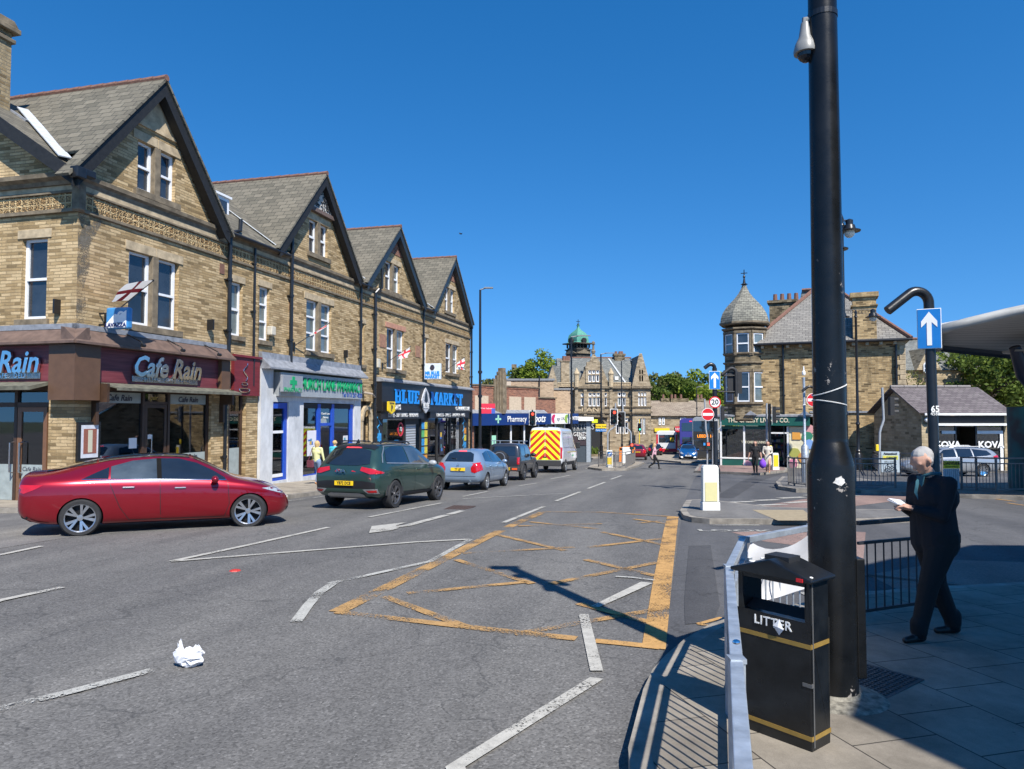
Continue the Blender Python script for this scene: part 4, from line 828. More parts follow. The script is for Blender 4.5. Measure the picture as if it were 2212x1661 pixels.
serif('BLUE', 19.7, 23.2, .55, 1.28, -.34, BLT, mk_); serif('MARKET', 24.95, 30.9, .52, 1.3, -.34, BLT, mk_)
b = B(); b.ext([(23.35, .75), (23.6, 1.15), (23.95, 1.5), (24.35, 1.2), (24.6, .75), (24.45, .3), (23.95, .02), (23.5, .3)], 'y', -.37, -.3); em = b.done('emblem', mat('emblem_silver', (.45, .46, .48), .4, 0, .5, 9), mk_)
b = B(); b.ext([(23.7, .75), (23.85, 1.2), (23.98, 1.32), (24.15, 1.1), (24.25, .75), (24.0, .6)], 'y', -.38, -.371); b.done('emblem_shield', BLK, em); b = B(); b.box(23.3, 24.62, -.385, -.372, .3, .58); b.done('emblem_band', BLK, em); text('lettering', 'BLUE', WSGN, mk_, .4, (23.96, -.39, .44), ext=.004, bold=.012)
text('lettering', '7 DAYS', WSGN, mk_, .4, (19.9, -.3, .33), ext=.01, bold=.002, sx=.9); text('lettering', 'CONVENIENCE STORE', WSGN, mk_, .36, (30.9, -.3, .33), ext=.01, bold=.001, sx=.8, align='CENTER')
text('lettering', 'COFFEE - SOFT DRINKS - NEWSPAPER', WSGN, mk_, .33, (21.1, -.22, -.08), ext=.006, bold=.0, sx=.7, space=1.06); text('lettering', 'TOBACCO - SWEETS - SANDWICH - VAPES', WSGN, mk_, .33, (28.8, -.22, -.08), ext=.006, bold=.0, sx=.85, space=1.05)
b = B(); b.ext([(18.45, .62), (19.3, .62), (19.3, .15), (18.87, -.02), (18.45, .15)], 'y', -.5, -.42); pp_ = b.done('yellow_sign', YEL, mk_); text('lettering', 'P', NAVT, mk_, .4, (18.87, -.51, .26), ext=.004, bold=.015); text('lettering', 'PayPoint', NAVT, mk_, .16, (18.87, -.51, .53), ext=.004)
room(mk_, 18.8, 21.75, -3.35, -.28, .25, 3, seed=5, stock=True, m=mat('bright_interior', (.2, .2, .2), .7)); room(mk_, 25.2, 31.5, -3.5, -.28, .25, 3, seed=6, stock=True, m=_M['bright_interior'])
f = B()
for x in (18.75, 21.75, 25.15, 26.85, 29.25, 31.45): f.box(x, x + .14, .0, .16, -3.5, -.28)
f.box(18.8, 21.8, 0, .16, -3.4, -3.0); f.box(25.2, 31.5, 0, .16, -3.6, -3.1); f.box(21.9, 23.6, .0, .18, -.6, -.28); f.done('shopfront_frame', BLKM, mk_)
for a, c in ((18.89, 21.75), (25.29, 26.85), (26.99, 29.25), (29.39, 31.45)): shopglass(mk_, a, c, -3.1, -.28, .08)
SHU = NG('roller_shutter'); SHU.rm(.4, .3); v_ = SHU.uv(); wv = SHU.n('TexWave', Scale=2.2, _bands_direction='Y'); SHU.l(v_, wv.inputs['Vector']); SHU.col(SHU.ramp(wv.outputs['Fac'], [(.1, (.2, .21, .22)), (.35, (.5, .52, .54))])); SHU.bump(wv.outputs['Fac'], .6, .02); SHU = SHU.m
b = B(); b.box(22.0, 23.55, .1, .13, -3.35, -.6); b.done('roller_shutter', SHU, mk_); b = B(); b.box(29.9, 31.3, .2, .22, -3.3, -.35); b.done('roller_shutter', SHU, mk_)
random.seed(8); AM = [mat('advert_%d' % i, c, .4, 0, .5, 9) for i, c in enumerate([(.6, .25, .03), (.03, .25, .55), (.55, .05, .05), (.6, .5, .05), (.1, .4, .15)])]
for j, x in enumerate((18.2, 24.15, 24.62, 32.0)):
    for i in range(6 if x > 20 and x < 30 else 5):
        pz = B(); pz.box(x + .03, x + .43, -.035 - .001 * (i + j), -.02, -3.3 + i * .48, -2.9 + i * .48); pz.done('advert', AM[random.randrange(5)], mk_)
for a_, c_ in ((18.12, 18.7), (24.1, 25.14), (31.6, 33.0)): b = B(); b.box(a_, c_, -.02, .1, -3.6, .1); b.done('advert_column', BLKM, mk_)
b = B(); random.seed(2)
for x0_ in (18.15, 31.7):
    for i in range(7):
        z = -3.2 + i * .5; b.tube([(x0_, -.03, z), (x0_ + .25, -.03, z + .14), (x0_ + .25, -.03, z + .36), (x0_, -.03, z + .5), (x0_ + .5, -.03, z + .14) if i % 2 else (x0_ - .0, -.03, z + .5)], .018, 5)
b.done('hexagon_pattern', mat('neon_blue', (.05, .35, .7), .4), mk_)
poster(mk_, 27.4, -2.6, .8, 2.0, (.02, .02, .03), .06, 21); b = B(); b.lathe([(.3, 0), (.38, 0), (.38, .02), (.3, .02)], (21.3, .05, -.85), 20, 'y'); b.done('window_sign', mat('neon_red', (.6, .03, .06), .4), mk_); text('lettering', '70', WSGN, mk_, .35, (21.3, .045, -.85), ext=.003)
ms = T('shop_sign', 'white hanging box sign with blue lettering above the black fascia', 'sign', AF, RZ, zb=1.95)
b = B(); b.box(24.2, 24.4, -1.15, -.15, 2.0, 2.92); b.done('sign_box', mat('lightbox_white', (.6, .68, .78), .35), ms, bevel=.02); text('lettering', 'MR BLUE', BLT, ms, .25, (24.19, -.65, 2.36), (R(90), 0, R(-90)), ext=.006, bold=.012, sx=.9); text('lettering', 'MARKET', BLT, ms, .25, (24.19, -.65, 2.14), (R(90), 0, R(-90)), ext=.006, bold=.012, sx=.95)
b = B(); b.ext([(-.72, 2.52), (-.58, 2.52), (-.5, 2.66), (-.55, 2.8), (-.65, 2.86), (-.76, 2.8), (-.8, 2.66)], 'x', 24.185, 24.199); b.done('emblem', NAVT, ms); b = B(); b.tube([(24.3, 0, 2.8), (24.3, -.15, 2.8)], .03, 8); b.done('arm', BLK, ms)
b = B(); b.box(17.85, 18.15, -.2, 0, 2.3, 2.75); b.done('alarm_box', _M['cream_box'], mk_, bevel=.03)
for x, z in ((18.4, 3.4), (23.2, 3.25)): b = B(); b.box(x, x + .75, -.03, 0, z, z + .65); b.done('tie_plate', mat('rust_patch', (.3, .16, .1), .85, 0, .3, 6), mk_)
# ---------------- flags of St George
FW = NG('flag_cloth'); FW.rm(.8); v_ = FW.uv(); FW.col((.75, .75, .75)); tl_ = FW.n('BsdfTranslucent'); mx_ = FW.n('MixShader', Fac=.45); FW.l(FW.p.outputs[0], mx_.inputs[1]); FW.l(tl_.outputs[0], mx_.inputs[2]); FW.l(mx_.outputs[0], FW.out.inputs[0]); FW = FW.m
def flag(t, base_o, bz, tip, lab, droop=0.6, seed=1, par_loc=AF, rz=RZ):
    fl = T('flag_on_pole', lab, 'flag', FT(t, 0) + (bz,), rz, group='flags on angled poles along the terrace')
    dx, dy, dz = tip; b = B(); b.tube([(0, -.02, 0), (dx, dy, dz)], .018, 8); b.sph((dx, dy, dz), .035, 8, 6); b.box(-.04, .04, -.06, .0, -.2, .15); b.done('pole', BLK, fl)
    n, m = 16, 11; vs = []; L = Vector((dx, dy, dz)); ll = L.length; d = L.normalized(); fly = Vector((-.86, -.3, -.12)).normalized(); W_, H_ = 1.55, .85
    for i in range(n):
        for j in range(m):
            u_, v__ = i / (n - 1), j / (m - 1); p = L * (1 - v__ * H_ / ll * .98) + fly * (u_ * W_ * (1 - .25 * v__)) + Vector((0, 0, -1)) * (u_ ** 1.4 * droop * (.55 - .3 * v__))
            p += Vector((.3, -1, .2)) * .07 * math.sin(u_ * 9 + v__ * 4 + seed) * u_; vs.append(p)
    fs = []; mi = []
    for i in range(n - 1):
        for j in range(m - 1): fs.append((i * m + j, i * m + j + 1, (i + 1) * m + j + 1, (i + 1) * m + j)); mi.append(1 if (6 <= i <= 8 or 4 <= j <= 5) else 0)
    c = B(); c.v = [tuple(v) for v in vs]; c.f = fs; c.mi = mi; c.done('flag', [FW, mat('flag_red', (.5, .012, .03), .8, 0, .05)], fl, smooth=True); return fl
flag(.95, 0, 2.55, (.6, -1.0, 1.15), 'red and white cross flag flying out flat over the cafe corner', .3, 1)
flag(10.4, 0, 2.7, (1.25, -.9, 1.05), 'red and white cross flag above the pharmacy canopy', .5, 2)
flag(18.7, 0, 2.45, (1.6, -.9, 1.1), 'limp red and white cross flag beside the hanging white box sign', .9, 3)
flag(27.2, 0, 2.45, (2.2, -.9, 1.2), 'drooping red and white cross flag at the far end of the black shopfront', 1.3, 4)
# ================================================================ VEHICLES
def pchip(P):
    P = sorted(P); X = [p[0] for p in P]; Y = [p[1] for p in P]; n = len(X); h = [X[i + 1] - X[i] for i in range(n - 1)]; d = [(Y[i + 1] - Y[i]) / h[i] for i in range(n - 1)]
    m = [d[0]] + [0 if d[i - 1] * d[i] <= 0 else 3 * (h[i - 1] + h[i]) / ((2 * h[i] + h[i - 1]) / d[i - 1] + (h[i] + 2 * h[i - 1]) / d[i]) for i in range(1, n - 1)] + [d[-1]]
    def f(x):
        if x <= X[0]: return Y[0]
        if x >= X[-1]: return Y[-1]
        i = max(k for k in range(n - 1) if X[k] <= x); t = (x - X[i]) / h[i]
        return Y[i] * (1 + 2 * t) * (1 - t) ** 2 + m[i] * h[i] * t * (1 - t) ** 2 + Y[i + 1] * t * t * (3 - 2 * t) - m[i + 1] * h[i] * t * t * (1 - t)
    return f
def carbody(L, top, belt, bot, wb, wt, par, m, arches, ar, dark, step=.07, bulge=.03):
    ft, fb, fo, fwb, fwt = map(pchip, (top, belt, bot, wb, wt)); n = int(L / step); xs = [L * (.5 - .5 * math.cos(math.pi * i / n)) * .35 + L * i / n * .65 for i in range(n + 1)]
    rings = []
    for x in xs:
        t, be, o, a, c = ft(x), fb(x), fo(x), fwb(x), fwt(x); be = min(be, t - .012); k = max(0, min(1, (t - be) / .25))
        half = [(0, o), (a * .8, o), (a * .95, o + .05), (a + bulge * .4, o + (be - o) * .3), (a + bulge, o + (be - o) * .62), (a + bulge * .5, be - (be - o) * .12), (a - .015, be), (a + (c - a) * .55 - .0 + k * .012, be + (t - be) * .5), (c + k * .005, t - .05 * k - .004), (c * .82, t - .006), (c * .45, t + .012), (0, t + .018)]
        rings.append([(x, y, z) for y, z in half] + [(x, -y, z) for y, z in half[-2:0:-1]])
    b = B(); q = len(rings[0])
    for r_ in rings: b.v += r_
    for i in range(len(rings) - 1):
        for k in range(q): b.f.append((i * q + k, i * q + (k + 1) % q, (i + 1) * q + (k + 1) % q, (i + 1) * q + k))
    b.f += [tuple(range(q - 1, -1, -1)), tuple(range((len(rings) - 1) * q, len(rings) * q))]; b.mi = [0] * len(b.f)
    ob = b.done('body', [m, dark], None, smooth=R(40))
    md = ob.modifiers.new('s', 'SUBSURF'); md.levels = 1; md.render_levels = 1
    dg = bpy.context.evaluated_depsgraph_get(); me = bpy.data.meshes.new_from_object(ob.evaluated_get(dg)); ob.modifiers.clear(); ob.data = me
    bvh = BVHTree.FromPolygons([v.co.copy() for v in me.vertices], [tuple(p.vertices) for p in me.polygons])
    if arches:
        cut = B()
        for x, z in arches:
            for s in (-1, 1): cut.lathe([(ar, 0), (ar, .5)], (x, .52 if s > 0 else -1.02, z), 28, 'y')
        co = cut.done('cut', [dark], None)
        md = ob.modifiers.new('b', 'BOOLEAN'); md.object = co; md.solver = 'EXACT'; md.operation = 'DIFFERENCE'
        try: md.material_mode = 'TRANSFER'
        except Exception: pass
        dg = bpy.context.evaluated_depsgraph_get(); me = bpy.data.meshes.new_from_object(ob.evaluated_get(dg)); ob.modifiers.clear(); ob.data = me; bpy.data.objects.remove(co)
    for p in ob.data.polygons: p.use_smooth = True
    bm = bmesh.new(); bm.from_mesh(ob.data)
    for e in bm.edges: e.smooth = not (len(e.link_faces) == 2 and e.calc_face_angle(0) > R(42))
    bm.to_mesh(ob.data); bm.free(); ob.parent = par; ob.name = 'body'
    return ob, bvh
def patch(bvh, ax, poly, name, m, par, off=.006, res=.09, sides=(1,), smooth=True):
    out = []
    for s in sides:
        bm = bmesh.new(); bm.faces.new([bm.verts.new((p[0], p[1], 0)) for p in poly]); bmesh.ops.triangulate(bm, faces=bm.faces[:])
        for _ in range(6):
            es = [e for e in bm.edges if e.calc_length() > res]
            if not es: break
            bmesh.ops.subdivide_edges(bm, edges=es, cuts=1); bmesh.ops.triangulate(bm, faces=[f for f in bm.faces if len(f.verts) > 3])
        for v in bm.verts:
            a, c = v.co.x, v.co.y
            o_, d_ = {'y': (Vector((a, 5 * s, c)), Vector((0, -s, 0))), 'f': (Vector((20, a, c)), Vector((-1, 0, 0))), 'r': (Vector((-5, a, c)), Vector((1, 0, 0))), 'z': (Vector((a, c, 6)), Vector((0, 0, -1)))}[ax]
            hit, nn, _, _ = bvh.ray_cast(o_, d_)
            if hit is None: hit, nn, _, _ = bvh.find_nearest(o_ + d_ * {'y': 4.1, 'f': 15.5, 'r': 5, 'z': 4.8}[ax])
            if nn.dot(d_) > 0: nn = -nn
            v.co = hit + nn * off
        me = bpy.data.meshes.new(name); bm.to_mesh(me); bm.free(); out.append(finish(me, name, m, par, smooth=True))
    return out
def wheel(par, x, y, r, w_, rimr, spokes, rim_m, style='five', steer=0, hub=BLKM, z=None, child=True):
    s = 1 if y > 0 else -1; z = r if z is None else z
    b = B(); b.lathe([(rimr, -w_ / 2), (rimr + .01, -w_ / 2 + .0), (r - .03, -w_ / 2 - .004), (r - .008, -w_ / 2 + .02), (r, -w_ / 2 + .04), (r, w_ / 2 - .04), (r - .008, w_ / 2 - .02), (r - .03, w_ / 2 + .004), (rimr + .01, w_ / 2), (rimr, w_ / 2), (rimr - .01, w_ / 2 - .03), (rimr - .01, -w_ / 2 + .03), (rimr, -w_ / 2)], n=36, ax='y')
    t = b.done('wheel', mat('tyre_rubber', (.02, .02, .021), .8, 0, .35, 12), par, smooth=R(35)); t.location = (x, y, z); t.rotation_euler.z = steer
    b = B(); f = w_ / 2 * s
    b.lathe([(.001, f * .1), (rimr - .02, f * .1), (rimr - .012, f * .1)], n=24, ax='y'); b.done('brake_disc', mat('brake_dark', (.03, .03, .032), .5, .5), t)
    b = B(); b.lathe([(rimr - .022, f * .86), (rimr - .004, f * .98), (rimr - .002, f * .5), (rimr - .022, f * .5)], n=36, ax='y'); b.lathe([(.001, f * .86), (.05, f * .84), (.06, f * .5), (.001, f * .5)], n=16, ax='y')
    for k in range(spokes):
        a = 2 * math.pi * k / spokes; 
        for da, wd in (((-.1, .035), (.12, .03)) if style == 'twin' else ((0, .05),)):
            ca, sa = math.cos(a), math.sin(a); cb_, sb_ = math.cos(a + da * 2), math.sin(a + da * 2)
            p0 = Vector((.05 * ca, f * .72, .05 * sa)); p1 = Vector(((rimr - .015) * cb_, f * .9, (rimr - .015) * sb_)); tn = Vector((-sa, 0, ca)) * wd * .5; tn2 = Vector((-sb_, 0, cb_)) * wd * .8; dp = Vector((0, -f * .25, 0))
            b.add([p0 - tn, p0 + tn, p1 + tn2, p1 - tn2, p0 - tn + dp, p0 + tn + dp, p1 + tn2 + dp, p1 - tn2 + dp], [(0, 1, 2, 3), (7, 6, 5, 4), (0, 4, 5, 1), (1, 5, 6, 2), (2, 6, 7, 3), (3, 7, 4, 0)])
    b.done('rim', rim_m, t); return t
def place(root, rear, ang, xr, yo, wbase=2.6, top=0):
    """rear = ground point of one rear wheel; yo = its offset from the centre line"""
    h = Vector((math.cos(ang), math.sin(ang), 0)); lf = Vector((-h.y, h.x, 0)); c = Vector((rear[0], rear[1], 0)) - lf * yo; fr = c + h * wbase; a = math.atan2(zg(fr.y) - zg(c.y), wbase)
    o = c - h * xr; root.location = (o.x, o.y, zg(c.y) - xr * math.sin(a)); root.rotation_euler = (0, -a, ang)
GLB = mat('car_glass', (.012, .015, .018), .03, 0, .2, 2, spec=.9, coat=1); GLBL = mat('car_glass_light', (.05, .062, .07), .03, 0, .5, 1.2, spec=.9, coat=1)
TRIMB = mat('black_trim', (.014, .014, .015), .35, 0, .1); PLAST = mat('grey_plastic', (.03, .03, .032), .7, 0, .15, 12, .1)
RLT = mat('rear_light_red', (.45, .008, .012), .12, 0, .15, 9, coat=1); RLB = mat('lit_brake_light', (1, .05, .06), .2, 0, .05, emit=.8); PLY = mat('plate_yellow', (.8, .52, .015), .3, 0, .04)
HLT = mat('headlamp', (.5, .53, .55), .08, .4, .3, 14, coat=1); INK = mat('plate_ink', (.01, .01, .012), .5); SIL = mat('satin_silver', (.42, .43, .44), .3, .7, .08, 10); RUN = mat('running_light', (.95, .95, .9), .3, 0, 0, emit=1.6)
def plate(par, txt, x, z, yel=True, w_=.52, facing=-1, h=.11, y=0):
    b = B(); b.box(x - .006, x + .006, y - w_ / 2, y + w_ / 2, z - h / 2, z + h / 2); p = b.done('number_plate', PLY if yel else WSGN, par, bevel=.004)
    text('lettering', txt, INK, p, h * .92, (x + .009 * facing, y, z), (R(90), 0, R(-90) if facing < 0 else R(90)), ext=.001, bold=.004, sx=.82, space=1.05); return p
def mirror(par, x, z, y, m, sides=(1, -1), sc_=1.0):
    for s in sides:
        b = B(); b.sph((x, s * (y + .1), z), (.07 * sc_, .11 * sc_, .07 * sc_), 12, 8); b.box(x - .02, x + .03, s * (y - .04), s * (y + .06), z - .05, z - .02); b.done('wing_mirror', m, par, smooth=R(40))
def seam(bvh, pts, par, wd=.011, ax='y', sides=(1, -1)):
    for a, c in zip(pts, pts[1:]):
        d = Vector((c[0] - a[0], c[1] - a[1])); n = Vector((-d.y, d.x)).normalized() * wd / 2
        patch(bvh, ax, [(a[0] - n.x, a[1] - n.y), (c[0] - n.x, c[1] - n.y), (c[0] + n.x, c[1] + n.y), (a[0] + n.x, a[1] + n.y)], 'panel_gap', TRIMB, par, .0025, .1, sides)
def handle(bvh, par, x, z, m, sides=(1, -1)):
    for s in sides:
        hit, nn, _, _ = bvh.ray_cast(Vector((x, 5 * s, z)), Vector((0, -s, 0))); y = hit.y; b = B(); b.box(x - .1, x + .1, y, y + s * .025, z - .014, z + .014); b.done('door_handle', m, par, bevel=.008)

# --- red saloon
t = T('red_saloon_car', 'glossy red electric saloon with dark roof turning out beside the cafe', 'car')
RP_ = carpaint('red_metallic', (.33, .004, .016), .28, .6)
body, bv = carbody(4.72, [(0, .9), (.04, 1.04), (.12, 1.1), (.3, 1.115), (.6, 1.17), (1.0, 1.275), (1.6, 1.385), (2.25, 1.43), (2.75, 1.4), (3.1, 1.27), (3.45, 1.08), (3.65, .985), (3.9, .925), (4.25, .83), (4.5, .72), (4.65, .59), (4.72, .44)],
    [(0, .86), (.3, .96), (1, .99), (2, .965), (3, .94), (3.6, .9), (4.2, .8), (4.6, .62), (4.72, .44)], [(0, .42), (.12, .3), (.5, .2), (1, .17), (3.9, .17), (4.5, .19), (4.72, .32)],
    [(0, .6), (.1, .74), (.35, .83), (.9, .885), (3.7, .885), (4.1, .87), (4.45, .76), (4.62, .6), (4.72, .4)], [(0, .55), (.4, .64), (1.0, .56), (2.2, .56), (2.8, .57), (3.4, .68), (3.8, .74), (4.3, .66), (4.6, .46), (4.72, .3)], t, RP_, [(1.0, .33), (3.875, .33)], .365, BLKM)
for poly in ([(1.02, 1.03), (1.22, 1.13), (1.42, 1.22), (1.42, 1.02)], [(1.45, 1.02), (1.45, 1.23), (1.8, 1.33), (2.2, 1.365), (2.22, 1.0)], [(2.3, 1.0), (2.28, 1.368), (2.6, 1.36), (2.9, 1.28), (3.2, 1.13), (3.42, .99), (3.42, .965)]): patch(bv, 'y', poly, 'side_window', GLBL if poly[0][0] > 1.4 and poly[0][0] < 2 else GLB, t, .007, sides=(1, -1))  # sun reflection on the rear door pane is put in as paler glass
patch(bv, 'y', [(2.2, 1.0), (2.18, 1.37), (2.3, 1.37), (2.32, 1.0)], 'pillar', mat('matt_pillar', (.01, .01, .01), .9, 0, .1, spec=.05), t, .005, sides=(1, -1))
patch(bv, 'z', [(2.85, -.5), (2.85, .5), (3.5, .62), (3.55, 0), (3.5, -.62)], 'windscreen', GLB, t); patch(bv, 'z', [(.42, -.45), (.42, .45), (1.2, .5), (1.2, -.5)], 'rear_window', GLB, t)
patch(bv, 'z', [(1.24, -.5), (1.24, .5), (2.78, .5), (2.78, -.5)], 'roof_glass', GLB, t)
seam(bv, [(1.42, 1.0), (1.5, .8), (1.62, .5), (1.78, .26), (3.42, .25), (3.5, .5), (3.46, .93)], t); seam(bv, [(2.27, .99), (2.3, .25)], t)
patch(bv, 'y', [(1.0, 1.005), (2.2, .985), (3.44, .945), (3.44, .96), (2.2, 1.0), (1.0, 1.02)], 'chrome_strip', CHR, t, .009, sides=(1, -1))
handle(bv, t, 1.75, .86, CHR); handle(bv, t, 2.62, .83, CHR); mirror(t, 3.22, .98, .88, RP_)
patch(bv, 'y', [(.02, .82), (.06, .93), (.42, .93), (.3, .86), (.12, .78)], 'rear_light', RLT, t, .006, sides=(1, -1)); patch(bv, 'y', [(4.1, .78), (4.3, .79), (4.6, .66), (4.62, .62), (4.35, .7)], 'headlight', HLT, t, .006, sides=(1, -1))
patch(bv, 'r', [(-.62, .78), (-.2, .84), (.2, .84), (.62, .78), (.6, .88), (-.6, .88)], 'light_bar', RLT, t); patch(bv, 'y', [(.02, .42), (.3, .24), (.5, .2), (.45, .17), (.1, .3)], 'diffuser', PLAST, t, .01, sides=(1, -1))
patch(bv, 'f', [(-.6, .36), (.6, .36), (.5, .28), (-.5, .28)], 'lower_grille', TRIMB, t); patch(bv, 'y', [(1.4, .2), (3.5, .2), (3.5, .175), (1.4, .175)], 'sill', PLAST, t, .008, sides=(1, -1)); plate(t, 'YD24 KUM', 4.7, .5, False, facing=1)
RM1 = mat('two_tone_alloy', (.42, .44, .47), .22, .8, .1, 8)
for x, s_ in ((1.0, 0), (3.875, R(-14))):
    for y in (-.80, .80): wheel(t, x, y, .335, .235, .255, 5, RM1, 'twin', s_)
patch(bv, 'y', [(4.66, .5), (4.72, .5), (4.72, .55), (4.66, .55)], 'badge', CHR, t)
place(t, (-7.78, 13.09), R(27), 1.0, -.83, 2.875)
DRV = mat('driver_shadow', (.03, .03, .035), .8)
# --- green SUV
t = T('green_suv', 'dark green sport utility car waiting in the queue nearest the pharmacy', 'car', group='cars queueing at the lights')
GP = carpaint('green_metallic', (.04, .09, .075), .28, .55)
body, bv = carbody(4.515, [(0, .95), (.03, 1.04), (.12, 1.18), (.3, 1.38), (.5, 1.56), (.8, 1.62), (1.6, 1.65), (2.4, 1.62), (2.85, 1.5), (3.25, 1.25), (3.5, 1.13), (3.9, 1.07), (4.3, .97), (4.45, .85), (4.515, .65)],
    [(0, .93), (.3, 1.08), (1, 1.05), (3, 1.0), (3.6, .98), (4.2, .88), (4.5, .65)], [(0, .5), (.15, .33), (.6, .25), (3.9, .25), (4.3, .28), (4.515, .42)],
    [(0, .74), (.06, .82), (.3, .88), (.9, .905), (3.5, .905), (4.1, .88), (4.4, .76), (4.515, .6)], [(0, .66), (.3, .64), (.6, .62), (2.2, .63), (2.9, .66), (3.4, .76), (4.1, .74), (4.4, .6), (4.515, .5)], t, GP, [(.93, .355), (3.61, .355)], .4, BLKM)
patch(bv, 'r', [(-.63, 1.13), (-.52, 1.44), (-.3, 1.5), (.3, 1.5), (.52, 1.44), (.63, 1.13), (.3, 1.09), (-.3, 1.09)], 'rear_window', GLB, t, .01)
patch(bv, 'z', [(.42, -.58), (.42, .58), (.6, .6), (.6, -.6)], 'roof_spoiler', TRIMB, t, .012); patch(bv, 'z', [(.62, -.56), (.62, .56), (2.5, .56), (2.5, -.56)], 'roof_panel', mat('black_roof', (.02, .03, .035), .2, 0, .1, coat=1), t, .008)
patch(bv, 'r', [(-.22, 1.515), (.22, 1.515), (.22, 1.535), (-.22, 1.535)], 'high_brake_light', RLB, t, .012)
patch(bv, 'z', [(2.55, -.55), (2.55, .55), (3.35, .68), (3.4, 0), (3.35, -.68)], 'windscreen', GLB, t)
patch(bv, 'y', [(.55, 1.2), (.72, 1.46), (1.1, 1.55), (1.75, 1.56), (1.78, 1.1), (.8, 1.12)], 'side_window', GLB, t, .008, sides=(1, -1)); patch(bv, 'y', [(1.84, 1.1), (1.82, 1.56), (2.4, 1.53), (2.8, 1.4), (3.15, 1.13), (3.1, 1.07)], 'side_window', GLBL, t, .008, sides=(1, -1))
patch(bv, 'y', [(.36, 1.16), (.5, 1.36), (.8, 1.57), (1.6, 1.6), (2.4, 1.575), (2.4, 1.56), (1.6, 1.585), (.82, 1.555), (.53, 1.35), (.4, 1.16)], 'chrome_strip', SIL, t, .012, sides=(1, -1)); patch(bv, 'y', [(.56, 1.14), (3.16, 1.06), (3.16, 1.085), (.56, 1.165)], 'chrome_strip', SIL, t, .012, sides=(1, -1))
seam(bv, [(.95, 1.1), (1.15, .85), (1.35, .6), (1.42, .3), (3.15, .3), (3.2, 1.03)], t); seam(bv, [(2.02, 1.1), (2.1, .3)], t); handle(bv, t, 1.3, .98, GP); handle(bv, t, 2.3, .96, GP); mirror(t, 3.0, 1.1, .9, mat('mirror_grey', (.3, .32, .33), .3), sc_=1.15)
for s in (1, -1): patch(bv, 'r', [(s * .42, .97), (s * .45, 1.06), (s * .8, 1.0), (s * .86, .9), (s * .7, .89)], 'rear_light', RLT, t, .02)
patch(bv, 'y', [(0.0, .9), (.02, 1.0), (.34, .93), (.3, .9)], 'rear_light', RLT, t, .012, sides=(1, -1)); patch(bv, 'r', [(-.8, .43), (-.82, .68), (-.5, .72), (.5, .72), (.82, .68), (.8, .43)], 'bumper_panel', TRIMB, t, .008)
for s in (1, -1):
    patch(bv, 'r', [(s * .5, .52), (s * .84, .54), (s * .84, .42), (s * .62, .42)], 'lamp_surround', SIL, t, .018); patch(bv, 'r', [(s * .58, .5), (s * .82, .51), (s * .82, .45), (s * .65, .45)], 'fog_light', RLT, t, .026)
patch(bv, 'r', [(-.5, .4), (-.55, .3), (.55, .3), (.5, .4), (.4, .43), (-.4, .43)], 'skid_plate', SIL, t, .02); patch(bv, 'r', [(-.8, .44), (.8, .44), (.8, .53), (-.8, .53)], 'bumper_strip', GP, t, .012)
plate(t, 'YB72 DCE', -.035, .66); text('badge', 'KIA', CHR, t, .11, (-.035, .1, .955), (R(90), 0, R(-90)), ext=.006, bold=.004, sx=1.5)
for x in (.93, 3.61):
    b = B(); 
    for s in (1, -1): b.lathe([(.39, 0), (.46, 0), (.46, .03), (.39, .03)], (x, .885 if s > 0 else -.915, .355), 24, 'y', 0, math.pi)
    b.done('wheel_arch', PLAST, t)
    for y in (-.82, .82): wheel(t, x, y, .36, .225, .245, 5, mat('dark_alloy', (.16, .16, .17), .3, .7, .1), 'twin')
patch(bv, 'y', [(1.35, .27), (3.2, .27), (3.2, .38), (1.35, .4)], 'sill', PLAST, t, .014, sides=(1, -1))
b = B(); [b.tube([(.7, s * .58, 1.64), (.85, s * .58, 1.69), (2.2, s * .58, 1.69), (2.35, s * .58, 1.64)], .018, 8) for s in (1, -1)]; b.done('roof_rail', BLK, t); b = B(); b.ext([(.5, 1.62), (.68, 1.64), (.62, 1.74)], 'y', -.015, .015); b.done('aerial', BLK, t)
place(t, (-3.06, 18.45), R(72), .93, -.82, 2.68)
# --- light blue hatchback
t = T('blue_hatchback', 'pale metallic blue hatchback queueing behind the small jeep', 'car', group='cars queueing at the lights')
HP = carpaint('ice_blue_metallic', (.30, .40, .52), .28, .5)
HB = dict(top=[(0, .9), (.03, .97), (.12, 1.04), (.4, 1.28), (.62, 1.38), (1.2, 1.44), (2.0, 1.44), (2.5, 1.34), (3.0, 1.05), (3.15, .97), (3.7, .88), (4.05, .76), (4.15, .6), (4.2, .5)], belt=[(0, .86), (.5, .96), (2.5, .92), (3.3, .88), (4, .68), (4.2, .45)], bot=[(0, .4), (.15, .27), (3.6, .2), (4.2, .34)],
          wb=[(0, .66), (.1, .76), (.5, .83), (3.2, .83), (3.8, .78), (4.08, .62), (4.2, .45)], wt=[(0, .6), (.4, .58), (.8, .55), (2.2, .55), (3.0, .66), (3.7, .64), (4.2, .4)])
